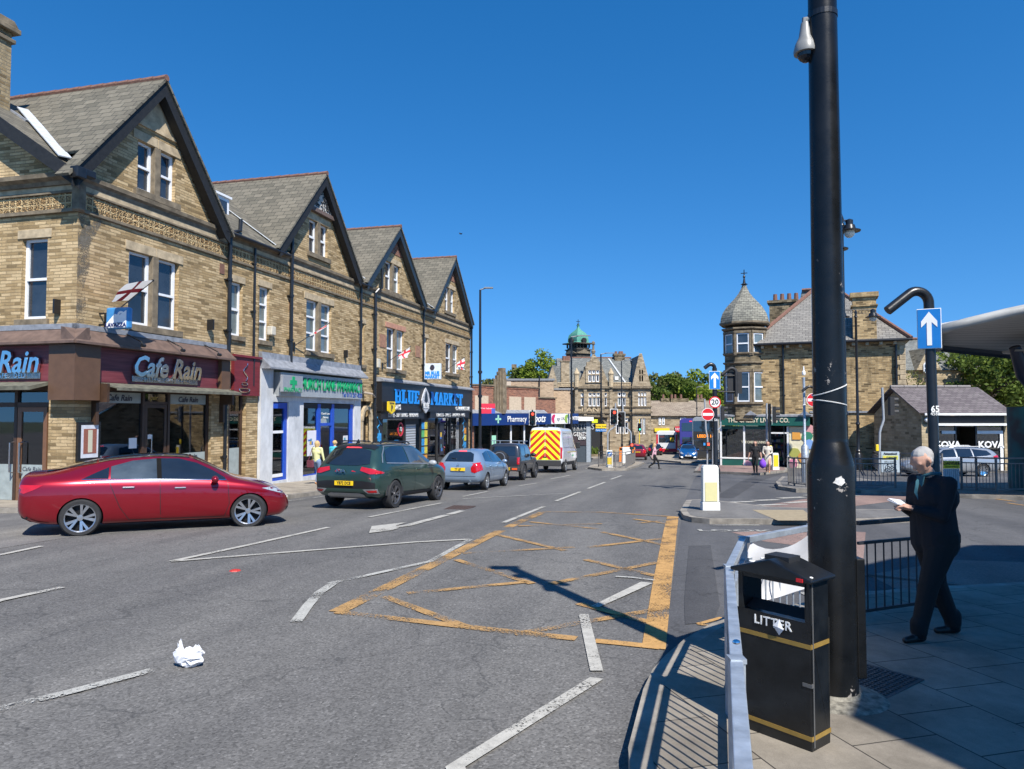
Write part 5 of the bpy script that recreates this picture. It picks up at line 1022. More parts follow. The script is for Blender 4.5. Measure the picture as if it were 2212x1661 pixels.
def hatch(t, m, L=4.2, s=1.0, wheelm=None, front=False, spare=None):
    sc1 = lambda P: [(x * L / 4.2, z * s) for x, z in P]; body, bv = carbody(L, sc1(HB['top']), sc1(HB['belt']), sc1(HB['bot']), [(x * L / 4.2, w_) for x, w_ in HB['wb']], [(x * L / 4.2, w_) for x, w_ in HB['wt']], t, m, [(.78, .3), (.78 + L - 1.67, .3)], .345, BLKM)
    k = L / 4.2; Z = s
    patch(bv, 'r', [(-.52, 1.0 * Z), (-.45, 1.26 * Z), (-.3, 1.33 * Z), (.3, 1.33 * Z), (.45, 1.26 * Z), (.52, 1.0 * Z)], 'rear_window', GLB, t, .008); patch(bv, 'r', [(-.15, 1.345 * Z), (.15, 1.345 * Z), (.15, 1.365 * Z), (-.15, 1.365 * Z)], 'high_brake_light', RLB, t, .012)
    patch(bv, 'z', [(2.3 * k, -.48), (2.3 * k, .48), (2.95 * k, .6), (3.05 * k, 0), (2.95 * k, -.6)], 'windscreen', GLB, t)
    for poly in ([(.62, 1.02), (.8, 1.28), (1.4, 1.37), (1.42, .98)], [(1.48, .98), (1.46, 1.37), (2.1, 1.35), (2.45, 1.22), (2.85, .98), (2.85, .94)]): patch(bv, 'y', [(x * k, z * Z) for x, z in poly], 'side_window', GLB, t, .007, sides=(1, -1))
    for s_ in (1, -1): patch(bv, 'r', [(s_ * .48, .66 * Z), (s_ * .46, .8 * Z), (s_ * .56, .95 * Z), (s_ * .74, .98 * Z), (s_ * .78, .7 * Z), (s_ * .6, .62 * Z)], 'rear_light', RLT, t, .014)
    patch(bv, 'y', [(.0, .7 * Z), (.04, .96 * Z), (.22, .9 * Z), (.24, .72 * Z)], 'rear_light', RLT, t, .01, sides=(1, -1))
    for s_ in (1, -1): patch(bv, 'f', [(s_ * .4, .6 * Z), (s_ * .62, .78 * Z), (s_ * .72, .76 * Z), (s_ * .66, .6 * Z)], 'headlight', HLT, t, .014)
    patch(bv, 'f', [(-.5, .3), (.5, .3), (.46, .42), (-.46, .42)], 'grille', TRIMB, t, .01)
    seam(bv, [(.95 * k, .95 * Z), (1.2 * k, .55), (1.25 * k, .28), (2.85 * k, .27), (2.9 * k, .9 * Z)], t); seam(bv, [(1.45 * k, .97 * Z), (1.6 * k, .27)], t); mirror(t, 2.75 * k, .98 * Z, .82, m); seam(bv, [(-.7, .5 * Z), (.7, .5 * Z)], t, .014, 'r', (1,))
    for x in (.78, .78 + L - 1.67):
        for y in (-.74, .74): wheel(t, x, y, .305, .19, .21, 7, wheelm or SIL, 'five')
    return bv
bv = hatch(t, HP); plate(t, 'T7 LJF', -.03, .74); handle(bv, t, 1.15, .84, HP); handle(bv, t, 2.0, .82, HP)
b = B(); b.tube([(.2, 0, 1.0 + .04), (.14, .12, 1.09), (.18, .3, 1.13)], .012, 6); b.done('wiper', BLK, t); b = B(); b.tube([(-.02, -.4, .26), (.2, -.4, .26)], .03, 8); b.done('exhaust', SIL, t)
b = B(); b.lathe([(.03, 0), (.04, 0), (.04, .01), (.03, .01)], (-.04, 0, .9), 14, 'x'); b.done('badge', CHR, t)
place(t, (-.96, 25.6), R(75.5), .78, -.74, 2.53)
# --- small jeep
t = T('small_jeep', 'boxy dark grey jeep with spare wheel and roof bars behind the white van', 'car', group='cars queueing at the lights')
JP = carpaint('dark_grey', (.04, .042, .05), .35, .4)
body, bv = carbody(3.6, [(0, 1.0), (.02, 1.1), (.06, 1.3), (.12, 1.56), (.25, 1.62), (1.0, 1.64), (1.9, 1.62), (2.1, 1.5), (2.3, 1.2), (2.42, 1.08), (3.0, 1.03), (3.45, .98), (3.56, .85), (3.6, .7)], [(0, .98), (2.4, 1.0), (3.5, .9), (3.6, .66)], [(0, .48), (.1, .42), (3.4, .38), (3.6, .45)],
    [(0, .7), (.05, .74), (.3, .76), (3.2, .74), (3.5, .7), (3.6, .6)], [(0, .64), (.2, .64), (1.8, .63), (2.3, .66), (3.3, .66), (3.6, .55)], t, JP, [(.72, .34), (2.97, .34)], .42, BLKM, bulge=.02)
patch(bv, 'r', [(-.55, 1.1), (-.52, 1.5), (.52, 1.5), (.55, 1.1)], 'rear_window', GLB, t, .008)
patch(bv, 'y', [(.3, 1.1), (.33, 1.5), (1.0, 1.52), (1.0, 1.1)], 'side_window', GLB, t, .008, sides=(1, -1)); patch(bv, 'y', [(1.1, 1.1), (1.1, 1.52), (1.75, 1.5), (2.1, 1.12)], 'side_window', GLBL, t, .008, sides=(1, -1)); patch(bv, 'z', [(2.08, -.55), (2.08, .55), (2.33, .6), (2.33, -.6)], 'windscreen', GLB, t)
for s in (1, -1): patch(bv, 'r', [(s * .62, .72), (s * .62, 1.02), (s * .72, 1.02), (s * .72, .72)], 'rear_light', RLT, t, .02)
b = B(); b.box(-.1, .14, -.76, .76, .42, .62); b.done('bumper', PLAST, t, bevel=.03); b = B(); b.box(-.112, -.1, -.66, -.42, .48, .56); b.done('bumper_lamp', mat('amber_red', (.7, .1, .02), .3), t); seam(bv, [(1.0, 1.05), (1.0, .5), (2.1, .45), (2.15, 1.0)], t)
b = B(); b.lathe([(.001, 0), (.3, 0), (.34, .05), (.34, .16), (.3, .2), (.001, .2)], (-.24, .12, .98), 28, 'x'); sw = b.done('spare_wheel', mat('tyre_cover', (.02, .02, .022), .5), t, smooth=R(40)); b = B(); b.lathe([(.24, -.006), (.27, -.006), (.27, 0), (.24, 0)], (-.24, .12, .98), 24, 'x'); b.done('cover_ring', SIL, sw)
b = B()
for x in (.5, 1.5): b.bar((x, -.72, 1.75), (x, .72, 1.75), .05, .03); b.box(x - .02, x + .02, -.6, -.56, 1.62, 1.75); b.box(x - .02, x + .02, .56, .6, 1.62, 1.75)
b.done('roof_rack', SIL, t); mirror(t, 2.0, 1.12, .78, BLK, sc_=1.2); plate(t, 'YG55 AVN', -.115, .52, w_=.3, y=-.2)
for x in (.72, 2.97):
    b = B()
    for s in (1, -1): b.lathe([(.41, 0), (.48, 0), (.48, .08), (.41, .08)], (x, .73 if s > 0 else -.81, .34), 20, 'y', R(-5), R(190))
    b.done('wheel_arch', PLAST, t)
    for y in (-.7, .7): wheel(t, x, y, .35, .2, .2, 6, mat('dark_alloy', (.1, .1, .1), .4), 'five')
place(t, (.49, 32.44), R(75), .72, -.72, 2.25)
# --- van
t = T('white_van', 'tall white van with red and yellow chevron rear doors in the queue', 'van', group='cars queueing at the lights')
VP = carpaint('van_white', (.68, .69, .7), .35, 0)
body, bv = carbody(5.9, [(0, 2.36), (.03, 2.43), (.12, 2.5), (.5, 2.54), (3.8, 2.54), (4.2, 2.45), (4.6, 2.1), (5.05, 1.5), (5.15, 1.38), (5.6, 1.2), (5.82, 1.0), (5.9, .8)], [(0, 1.3), (4.6, 1.3), (5.2, 1.2), (5.9, .75)], [(0, .5), (.1, .42), (5.5, .35), (5.9, .42)],
    [(0, .9), (.06, .96), (.3, .99), (4.8, .99), (5.4, .92), (5.75, .76), (5.9, .6)], [(0, .82), (.1, .84), (3.8, .84), (4.6, .78), (5.1, .82), (5.6, .7), (5.9, .5)], t, VP, [(1.0, .35), (4.75, .35)], .42, BLKM, bulge=.02)
CH1 = mat('chevron_red', (.55, .02, .015), .4, 0, .06); CH2 = mat('chevron_yellow', (.75, .85, .02), .4, 0, .04)
for dx, (y0_, y1_) in enumerate(((-.84, -.012), (.012, .84))):
    patch(bv, 'r', [(y0_, .72), (y0_, 2.1), (y0_ * .98 if y0_ < 0 else y0_, 2.38), (y1_ if y1_ < 0 else y1_ * .98, 2.38), (y1_, .72)], 'rear_door', CH2, t, .01, .2)
    # stripes rise from each side to the middle
    s = -1 if dx == 0 else 1; k = 0
    for z0 in [-.2 + .39 * i for i in range(8)]:
        def clip(P, a, b_, c_):
            out = []
            for i in range(len(P)):
                p, q = P[i], P[(i + 1) % len(P)]; fp, fq = a * p[0] + b_ * p[1] - c_, a * q[0] + b_ * q[1] - c_
                if fp <= 0: out.append(p)
                if fp * fq < 0: u_ = fp / (fp - fq); out.append((p[0] + (q[0] - p[0]) * u_, p[1] + (q[1] - p[1]) * u_))
            return out
        P = [(.012, z0 + .75), (.84, z0 - .05), (.84, z0 + .14), (.012, z0 + .94)]; P = clip(P, 0, -1, -.74); P = clip(P, 0, 1, 2.34) if P else P
        if len(P) > 2: patch(bv, 'r', [(s * p[0], p[1]) for p in P], 'chevron', CH1, t, .016, .2)
for s in (1, -1): patch(bv, 'r', [(s * .86, .8), (s * .86, 1.45), (s * .95, 1.4), (s * .95, .8)], 'rear_light', RLT, t, .018)
b = B(); b.box(-.1, .15, -.9, .9, .38, .7); b.done('bumper', PLAST, t, bevel=.03); b = B(); b.box(-.03, 0, -.05, .05, 1.3, 1.36); b.box(-.03, 0, -.1, .1, .86, .9); b.done('door_handle', BLK, t)
b = B(); b.box(-.11, -.1, .4, .7, .42, .55); b.done('number_plate', PLY, t)
patch(bv, 'y', [(4.0, 1.35), (4.0, 1.95), (4.4, 1.92), (4.8, 1.5), (4.85, 1.35)], 'side_window', GLB, t, .01, sides=(1, -1)); patch(bv, 'z', [(4.55, -.75), (4.55, .75), (5.05, .8), (5.05, -.8)], 'windscreen', GLB, t)
patch(bv, 'y', [(.1, .44), (4.2, .44), (4.2, .62), (.1, .62)], 'side_moulding', PLAST, t, .012, sides=(1, -1)); patch(bv, 'y', [(1.5, 1.12), (4.6, 1.12), (4.6, 1.17), (1.5, 1.17)], 'side_stripe', mat('gold_stripe', (.5, .4, .1), .4), t, .008, sides=(1, -1))
for a in ((.5, 2.2), (2.3, 3.6)): seam(bv, [(a[0], 1.4), (a[0], 2.2), (a[1], 2.2), (a[1], 1.4), (a[0], 1.4)], t, .02)
for s in (1, -1): b = B(); b.box(4.35, 4.5, s * 1.02, s * 1.28, 1.35, 1.72); b.done('wing_mirror', BLKM, t, bevel=.04)
b = B(); b.ext([(.1, 2.5), (.5, 2.56), (.12, 2.6)], 'y', -.14, .14); b.done('roof_lamp', BLK, t); text('lettering', 'GoSolar', PG, t, .17, (3.3, -1.03, .95), (R(90), 0, 0), ext=.002)
for x in (1.0, 4.75):
    for y in (-.9, .9): wheel(t, x, y, .35, .22, .22, 8, SIL, 'five')
place(t, (2.94, 40.9), R(76), 1.0, -.9, 3.75)
# --- further cars
def farcar(name, lab, m, p, ang, yo, L=4.2, s=1.0, grp=None, txt=None, front=None):
    t = T(name, lab, 'car', group=grp); bv = hatch(t, m, L, s)
    if txt: plate(t, txt, -.03, .74 * s)
    if front: plate(t, front, L + .0, .5, False, facing=1); 
    place(t, p, ang, .78, yo, L - 1.67); return t, bv
gq = 'cars beyond the crossing'
farcar('red_hatchback', 'tall dark red hatchback just beyond the railed island', carpaint('dark_red', (.26, .012, .03), .3, .4), G(1394.5, 993.7), R(78), -.74, 4.1, 1.07, gq, 'YR12 ZWJ')
farcar('black_hatchback', 'black hatchback behind the woman who is crossing', carpaint('car_black', (.014, .015, .018), .25, .3), G(1429, 985.5), R(80), -.74, 4.2, 1.0, gq)
farcar('red_hatchback', 'second red car half hidden between the dark red and black hatchbacks', _M['dark_red'], G(1412, 986) + Vector((-.6, 4, 0)), R(79), -.74, 3.9, .98, gq)
t, bv = farcar('blue_hatchback', 'bright blue hatchback with lit lamps coming towards the crossing', carpaint('bright_blue', (.01, .10, .30), .25, .4), (0, 0), 0, 0, 4.2, 1.08, 'oncoming cars', None, 'LJ64 CVR')
for s in (1, -1): patch(bv, 'f', [(s * .48, .34), (s * .66, .36), (s * .66, .42), (s * .48, .41)], 'fog_light', RUN, t, .03)
b = B(); b.box(4.2, 4.24, -.08, .08, .58, .76); b.done('badge', CHR, t)
c_ = G(1492, 996); place(t, (c_.x + .6, c_.y + 3.5), R(-103), .78, 0, 2.53)
t, bv = farcar('dark_car', 'dark car close behind the bright blue hatchback', carpaint('car_navy', (.012, .016, .03), .25, .3), (0, 0), 0, 0, 4.4, 1.1, 'oncoming cars'); c_ = G(1517, 992); place(t, (c_.x + 1.0, c_.y + 8.5), R(-103), .78, 0, 2.7)
t, bv = farcar('blue_car', 'blue car waiting behind the black railings by the cheese shop', _M['bright_blue'], (0, 0), 0, 0, 4.2, 1.0, 'oncoming cars'); place(t, (18.9, 63), R(-100), .78, 0, 2.53)
# silver estate passing on the far side
t = T('silver_estate_car', 'silver estate car passing behind the railings in front of the cafe hut', 'car'); EP = carpaint('silver_paint', (.42, .44, .46), .25, .5)
body, bv = carbody(4.65, [(0, .95), (.04, 1.08), (.2, 1.28), (.5, 1.4), (1.5, 1.46), (2.4, 1.45), (2.9, 1.33), (3.4, 1.04), (3.55, .98), (4.1, .9), (4.5, .76), (4.65, .55)], [(0, .9), (1, .98), (3, .93), (4, .82), (4.65, .5)], [(0, .4), (.2, .25), (4.2, .2), (4.65, .35)], [(0, .68), (.15, .8), (.6, .87), (3.6, .87), (4.3, .76), (4.65, .5)], [(0, .6), (.5, .6), (2.4, .58), (3.3, .68), (4.2, .64), (4.65, .35)], t, EP, [(.95, .33), (3.65, .33)], .37, BLKM)
for poly in ([(.45, 1.12), (.62, 1.3), (1.35, 1.38), (1.35, 1.02), (.7, 1.06)], [(1.42, 1.02), (1.42, 1.385), (2.15, 1.39), (2.17, 1.0)], [(2.25, 1.0), (2.24, 1.385), (2.75, 1.33), (3.25, 1.02), (3.25, .97)]): patch(bv, 'y', poly, 'side_window', GLB, t, .008, sides=(1, -1))
patch(bv, 'z', [(2.75, -.5), (2.75, .5), (3.35, .6), (3.35, -.6)], 'windscreen', GLB, t); patch(bv, 'y', [(.02, .9), (.1, 1.1), (.4, 1.02), (.35, .92)], 'rear_light', RLT, t, .01, sides=(1, -1)); patch(bv, 'y', [(4.2, .8), (4.55, .7), (4.6, .62), (4.3, .7)], 'headlight', HLT, t, .01, sides=(1, -1))
seam(bv, [(1.35, 1.0), (1.5, .3), (3.25, .28), (3.3, .95)], t); seam(bv, [(2.2, 1.0), (2.25, .28)], t); b = B(); [b.tube([(.5, s * .56, 1.42), (.7, s * .56, 1.5), (2.2, s * .56, 1.5), (2.4, s * .56, 1.45)], .02, 6) for s in (1, -1)]; b.done('roof_rail', SIL, t)
for s in (1, -1): text('lettering', 'ARROW', mat('navy_ink', (.01, .02, .12)), t, .22, (2.75, s * .93, .75), (R(90), 0, R(180) if s > 0 else 0), ext=.002, bold=.006)
for x in (.95, 3.65):
    for y in (-.78, .78): wheel(t, x, y, .33, .2, .235, 9, CHR, 'twin')
mirror(t, 3.1, 1.0, .88, EP); place(t, (23.15, 35.7), R(181), .95, .78, 2.7)

# --- buses
def bus(name, lab, L, W_, H, mb_, deck, back, p, ang, group=None):
    t = T(name, lab, 'bus', group=group); h = W_ / 2
    b = B(); prof = [(-h, .3), (-h - .0, 1.0), (-h, H - .35), (-h + .12, H - .1), (-h + .4, H), (h - .4, H), (h - .12, H - .1), (h, H - .35), (h, 1.0), (h, .3)]; b.ext(prof, 'x', 0, L); b.done('body', mb_, t, smooth=R(35), bevel=.06)
    for s in (1, -1):
        zs = [(1.3, 2.1)] + ([(2.9, 3.7)] if deck else [])
        if not deck: zs = [(1.2, 2.25)]
        for z0, z1 in zs:
            n_ = int(L / 1.6)
            for i in range(n_): b = B(); x0_ = .5 + i * (L - 1) / n_; b.box(x0_, x0_ + (L - 1) / n_ - .06, s * h, s * (h + .012), z0, z1); b.done('window', GLB, t)
        for x in (2.4, L - 2.6):
            b = B(); b.lathe([(.001, 0), (.55, 0), (.55, .01), (.001, .01)], (x, s * h if s > 0 else -h - .01, .48), 20, 'y', 0, math.pi); b.done('wheel_arch', BLKM, t); wheel(t, x, s * (h - .1), .47, .28, .28, 8, SIL)
    return t
BW = carpaint('bus_white', (.7, .7, .69), .35, 0); BP = carpaint('bus_purple', (.045, .03, .22), .3, 0); BG = carpaint('bus_grey', (.28, .29, .3), .3, 0)
t = bus('single_deck_bus', 'white single deck bus with red corners driving away', 9.5, 2.5, 2.95, BW, False, True, None, 0)
b = B(); b.box(-.03, .0, -.95, .95, 1.5, 2.45); b.done('rear_window', GLB, t); CR = mat('bus_red', (.5, .015, .03), .35, 0, .05)
for s in (1, -1): b = B(); b.box(-.02, .5, s * 1.05, s * 1.262, .35, 2.5); b.done('corner_panel', CR, t)
b = B(); b.box(-.04, .0, -1.25, 1.25, .35, .75); b.done('bumper', CR, t); b = B(); b.box(-.05, -.035, -.85, -.4, 1.65, 2.1); b.done('school_sign', YEL, t); b = B(); b.box(-.06, -.05, -.72, -.66, 1.75, 1.92); b.box(-.06, -.05, -.58, -.52, 1.75, 1.88); b.sph((-.06, -.69, 1.97), .04, 8, 6); b.sph((-.06, -.55, 1.93), .035, 8, 6); b.done('children_symbol', INK, t)
b = B(); b.box(-.05, -.04, -.2, .2, .6, .7); b.done('number_plate', PLY, t); b = B(); b.box(-.045, -.031, .3, .85, 2.1, 2.35); b.done('route_display', mat('display_dim', (.1, .03, .03), .5), t)
c_ = G(1461, 981); place(t, (c_.x, c_.y), R(80), 2.4, -1.25, 5)
DD = dict()
t = bus('double_deck_bus', 'purple double deck bus beyond the grey one', 10.5, 2.5, 4.35, BP, True, True, None, 0, 'double deck buses')
b = B(); b.box(-.03, 0, -1.0, 1.0, 2.9, 3.85); b.done('rear_window', GLB, t); b = B(); b.box(-.03, 0, -.95, .95, 1.4, 2.2); b.done('rear_window', GLB, t); b = B(); b.lathe([(.2, 0), (.24, 0), (.24, .02), (.2, .02)], (-.02, -.7, 2.55), 16, 'x'); b.done('emblem', WSGN, t)
for s in (1, -1): b = B(); b.box(-.03, 0, s * 1.1, s * 1.2, .8, 1.4); b.done('rear_light', RLT, t)
b = B(); b.box(-.04, 0, -.15, .15, 4.0, 4.08); b.done('high_brake_light', RLB, t); c_ = A(1468.6, 990, 84); place(t, (c_.x, 84), R(76), .2, 1.25, 6)
t = bus('double_deck_bus', 'grey and black double deck bus with an amber route display facing the crossing', 10.5, 2.5, 4.3, BG, True, False, None, 0, 'double deck buses'); L = 10.5
b = B(); b.box(L, L + .04, -1.15, 1.15, 2.9, 3.9); b.done('upper_windscreen', GLB, t); b = B(); b.box(L, L + .04, -1.15, 1.15, 2.05, 2.85); b.done('display_panel', BLKM, t); text('route_display', 'LEEDS 16', mat('amber_display', (1, .3, .02), .4, 0, 0, emit=1.2), t, .4, (L + .05, 0, 2.4), (R(90), 0, R(90)), ext=.003)
b = B(); b.box(L, L + .04, -1.12, 1.12, 1.0, 2.0); b.done('windscreen', GLB, t)
b = B(); b.box(L, L + .06, -1.2, 1.2, .35, .95); b.done('bumper', BLKM, t); b = B(); b.box(L + .04, L + .05, -.2, .3, 1.5, 1.75); b.done('screen_notice', mat('notice_blue', (.05, .3, .7), .4), t)
for s in (1, -1): b = B(); b.box(L + .06, L + .07, s * .75, s * 1.1, .7, .85); b.done('headlight', HLT, t); b = B(); b.box(L + .1, L + .2, s * 1.35, s * 1.5, 1.9, 2.3); b.done('wing_mirror', BLK, t)
c_ = A(1523, 985, 71); place(t, (c_.x + 2.7, 71 + 10.2), R(-104.5), .0, 0, 6)
# ================================================================ FARTHER BUILDINGS
GST = stone('grey_sandstone', (.34, .27, .18), (.44, .36, .25), (.24, .2, .15), .5, .2, .28, bump=.4)
SOT = stone('sooty_tower_stone', (.2, .16, .1), (.32, .26, .17), (.12, .1, .07), .35, .12, .75)
STS = stone('streaky_sandstone', (.40, .28, .14), (.58, .42, .22), (.3, .24, .15), .42, .115, .72, big=.5)
BRK = stone('red_brick', (.30, .10, .06), (.42, .16, .09), (.25, .2, .16), .23, .075, .1); BUF = stone('buff_brick', (.46, .33, .22), (.54, .4, .27), (.4, .31, .22), .23, .075, .12, bump=.3)
SLG = slate('grey_slate_roof', (.13, .14, .135), (.22, .225, .21), .4, .25, .35); SLP = slate('purple_slate_roof', (.12, .1, .105), (.19, .165, .165), .33, .2, .1); SLB = slate('brown_stone_roof', (.24, .19, .145), (.34, .28, .215), .6, .3, .1)
def hip(b, x0, x1, y0, y1, z0, z1, inx, iny=None):
    ym = (y0 + y1) / 2; b.add([(x0, y0, z0), (x1, y0, z0), (x1, y1, z0), (x0, y1, z0), (x0 + inx, ym, z1), (x1 - inx, ym, z1)], [(0, 1, 5, 4), (2, 3, 4, 5), (1, 2, 5), (3, 0, 4), (3, 2, 1, 0)])
def PXW(px, Y): return (px - 1106) / FOC * Y
def PZ(py, Y): return A(1106, py, Y).z
# ---- low parade with navy fascia, bending right
d0, d1 = Vector((-2.9, 51.2, 0)), Vector((5.4, 62, 0)); du = (d1 - d0).normalized(); rzp = math.atan2(du.y, du.x); LQ = (d1 - d0).length
bt = T('shop_parade', 'low brick parade with a long navy shop fascia and a stone pylon', 'building', (d0.x, d0.y, 0), rzp, zb=-3.75)
b = B(); b.box(0, 8.2, 0, 8, -.05, 1.9); b.box(0, 8.2, -.04, .0, 1.9, 2.02); b.box(8.2, 10.8, .1, 8, -.05, 1.25); b.box(0, .3, 0, 8, -4.2, -.05); b.done('brick_parapet', BRK, bt)
b = B(); b.box(0, 8.3, -.1, .1, 2.03, 2.13); b.box(8.2, 10.9, 0, .2, 1.25, 1.35); b.done('coping', ASHD, bt)
for i, x in enumerate((.4, 4.4, 6.3)): b = B(); b.box(x, x + 1.5, -.03, -.0, .2, 1.3); b.done('rendered_panel', mat('beige_render', (.5, .4, .29), .85, 0, .15), bt)
b = B()
for i in range(4): b.box(2.5 - .0 + i * .18, 3.95 - i * .18, -.12 - .11 * i, -.001, .0, 2.55 + .28 * i)
b.done('stone_pylon', ASHD, bt, bevel=.01)
b = B(); b.box(-.2, LQ, -.35, 0, -.85, .02); b.done('fascia', mat('navy_fascia', (.01, .035, .15), .35, 0, .1, 3), bt); b = B(); b.ext([(0, .3), (-.35, .05), (-.35, .022), (0, .022)], 'x', -.2, 9); b.done('lead_canopy', LEAD, bt)
text('lettering', 'Pharmacy', WSGN, bt, .62, (4.9, -.38, -.42), ext=.01); text('lettering', 'Boots', WSGN, bt, .85, (7.6, -.38, -.4), ext=.01, bold=.01, shear=.4)
b = B(); b.box(2.55, 2.7, -.38, -.35, -.7, -.1); b.box(2.3, 2.95, -.38, -.352, -.47, -.33); b.done('green_cross', mat('pale_green', (.3, .6, .45), .4), bt)
b = B(); b.box(9.5, 12.2, -.4, -.352, -.83, 0); wp = b.done('white_panel', WSGN, bt); text('lettering', 'age UK', mat('grey_ink', (.2, .2, .22)), bt, .4, (10.8, -.42, -.4), ext=.004)
for x, c_ in ((9.85, (.5, .03, .12)), (11.75, (.25, .4, .08))): b = B(); b.lathe([(.001, -.42), (.36, -.42), (.36, -.401), (.001, -.401)], (x, 0, -.42), 16, 'y', R(60), R(220)); b.done('leaf_emblem', mat('leaf_%d' % int(x), c_, .4), wp)
text('lettering', 'HUNTERS', WSGN, bt, .42, (12.9, -.38, -.4), ext=.01, bold=.01, sx=.8)
room(bt, .4, LQ - .2, -4.2, -.9, .2, 4, seed=9, stock=True, m=mat('dim_interior', (.1, .11, .13), .8))
for x in (.3, 2.2, 2.9, 4.6, 6.3, 8.2, 9.3, 10.6, 12.0): b = B(); b.box(x, x + .12, 0, .12, -4.3, -.85); b.done('mullion', BLKM if x < 4 else PVC, bt)
for x0_, x1_ in ((.42, 2.2), (2.32, 2.9), (3.02, 4.6), (4.72, 6.3), (6.42, 8.2), (8.32, 9.3), (9.42, 10.6), (10.72, 12.0)): shopglass(bt, x0_, x1_, -4.2, -.86, .05)
b = B(); b.box(2.35, 2.85, .02, .04, -3.3, -1.6); b.done('green_cross_banner', mat('pale_green', (.3, .6, .45)), bt); b = B(); b.box(.3, LQ, .0, .1, -4.5, -3.75); b.done('stall_riser', BLKM, bt)
# big plain buff brick block behind
bf = T('brick_block', 'plain buff brick rear block above the shop parade', 'building', (0, 0, 0), 0, zb=-4.0)
b = B(); x0_, x1_ = PXW(1068, 66), PXW(1196, 66); b.box(x0_, x1_, 66, 80, -4.5, PZ(822, 66)); x2_ = PXW(1235.5, 68); b.box(x1_, x2_, 67.5, 80, -4.5, PZ(842, 67.5)); b.done('wall', BUF, bf)
b = B(); b.box(x0_ - .1, x1_ + .1, 65.9, 80, PZ(822, 66), PZ(822, 66) + .18); b.box(x1_ + .1, x2_ + .1, 67.4, 80, PZ(842, 67.5), PZ(842, 67.5) + .15); b.done('coping', mat('grey_coping', (.2, .21, .22)), bf)
b = B(); b.box(PXW(1070, 66), PXW(1104, 66), 65.93, 66.0, PZ(840, 66), PZ(824, 66)); b.done('pebbledash_panel', mat('pebbledash', (.5, .42, .33), .9, 0, .2, 30), bf); b = B(); b.tube([(PXW(1165, 66), 65.9, PZ(893, 66)), (PXW(1165, 66), 65.9, PZ(812, 66))], .06, 6); b.done('downpipe', DPIPE, bf)
# barber shop with grey front
hu = T('barber_shop', 'grey fronted gents barber shop at the end of the parade', 'building', (0, 0, 0), 0, zb=-4.4)
Y = 63.0; b = B(); xa, xb = PXW(1225, Y), PXW(1277, Y); b.box(xa, xb, Y, Y + 6, -4.5, PZ(909, Y)); b.done('wall', mat('slate_grey_front', (.05, .065, .08), .5, 0, .1), hu); b = B(); b.box(xa - .1, xb + .15, Y - .5, Y + 6, PZ(909, Y), PZ(901, Y)); b.done('roof_edge', WSGN, hu)
b = B(); b.box(PXW(1266, Y), PXW(1275, Y), Y - .1, Y, -4.4, PZ(910, Y)); b.done('pilaster', mat('pale_grey', (.28, .32, .36)), hu)
text('lettering', 'HUNTERS', mat('pale_letter', (.4, .4, .4)), hu, .72, (PXW(1243, Y) + .3, Y - .03, PZ(922, Y)), ext=.01, sx=.85); text('lettering', '& GENTS', _M['pale_letter'], hu, .2, (PXW(1248, Y), Y - .03, PZ(929, Y)), ext=.01)
b = B(); b.box(PXW(1232, Y), PXW(1266, Y), Y - .05, Y, PZ(962, Y), PZ(934, Y)); p_ = b.done('price_board', mat('aubergine_board', (.045, .03, .035), .5), hu); text('lettering', 'GENTS', WSGN, hu, .5, (PXW(1253, Y), Y - .08, PZ(938, Y)), ext=.01, sx=.8); text('lettering', 'CUTS', WSGN, hu, .28, (PXW(1253, Y), Y - .08, PZ(942, Y)), ext=.01, sx=.8)
b = B(); b.box(PXW(1248, Y), PXW(1265, Y), Y - .09, Y - .05, PZ(949.5, Y), PZ(943.5, Y)); b.done('price_strip', BLKM, p_); text('lettering', '£9.99', WSGN, hu, .36, (PXW(1256.5, Y), Y - .11, PZ(946.5, Y)), ext=.01, bold=.01, sx=.8)
# ---- old bank
Y = 95.0; fx = lambda px: PXW(px, Y); fz = lambda py: PZ(py, Y)
bk = T('bank_building', 'grand grey stone bank with steep slate roofs, shaped gable and balustrades', 'building', (0, 0, 0), 0, zb=-5.2)
K4 = lambda x, y: (1188 + x * .1788, 648 + y * .1788)      # reading scale for this facade
X0, X1, X2 = fx(K4(300, 0)[0]), fx(K4(985, 0)[0]), fx(K4(1208, 0)[0]); zc = fz(K4(0, 1055)[1]); zs = fz(K4(0, 1358)[1]); zr = fz(K4(0, 665)[1]); zbal = fz(K4(0, 1000)[1])
def wx(a): return fx(1188 + a * .1788)
def wz(a): return fz(648 + a * .1788)
holes = []
def lights(x0, x1, n, z0, z1, zt):
    out = []; w_ = (x1 - x0) / n
    for i in range(n): out.append((wx(x0 + i * w_ + 5), wx(x0 + (i + 1) * w_ - 5), wz(z0), wz(zt + 8))); out.append((wx(x0 + i * w_ + 5), wx(x0 + (i + 1) * w_ - 5), wz(zt - 8), wz(z1)))
    return out
f1 = lights(368, 415, 1, 1280, 1125, 1175) + lights(462, 608, 3, 1285, 1122, 1172) + lights(650, 695, 1, 1285, 1122, 1172) + lights(815, 920, 2, 1280, 1118, 1172)
gl = lights(790, 950, 3, 1615, 1425, 1470)
b = B(); wallgrid(b, X0, X1, -5.4, zbal, f1 + gl, Y, .3); b.box(X0, X0 + .02, Y, Y + 12, -5.4, zbal); b.box(fx(1234), X0, Y + 2.5, Y + 2.8, -5.4, zbal)
gable_p = [(wx(430), zbal), (wx(430), wz(800)), (wx(440), wz(745)), (wx(480), wz(740)), (wx(520), wz(650)), (wx(535), wz(650)), (wx(600), wz(745)), (wx(635), wz(740)), (wx(635), zbal)]
gw = lights(460, 600, 3, 990, 850, 900); b.done('wall', GST, bk)
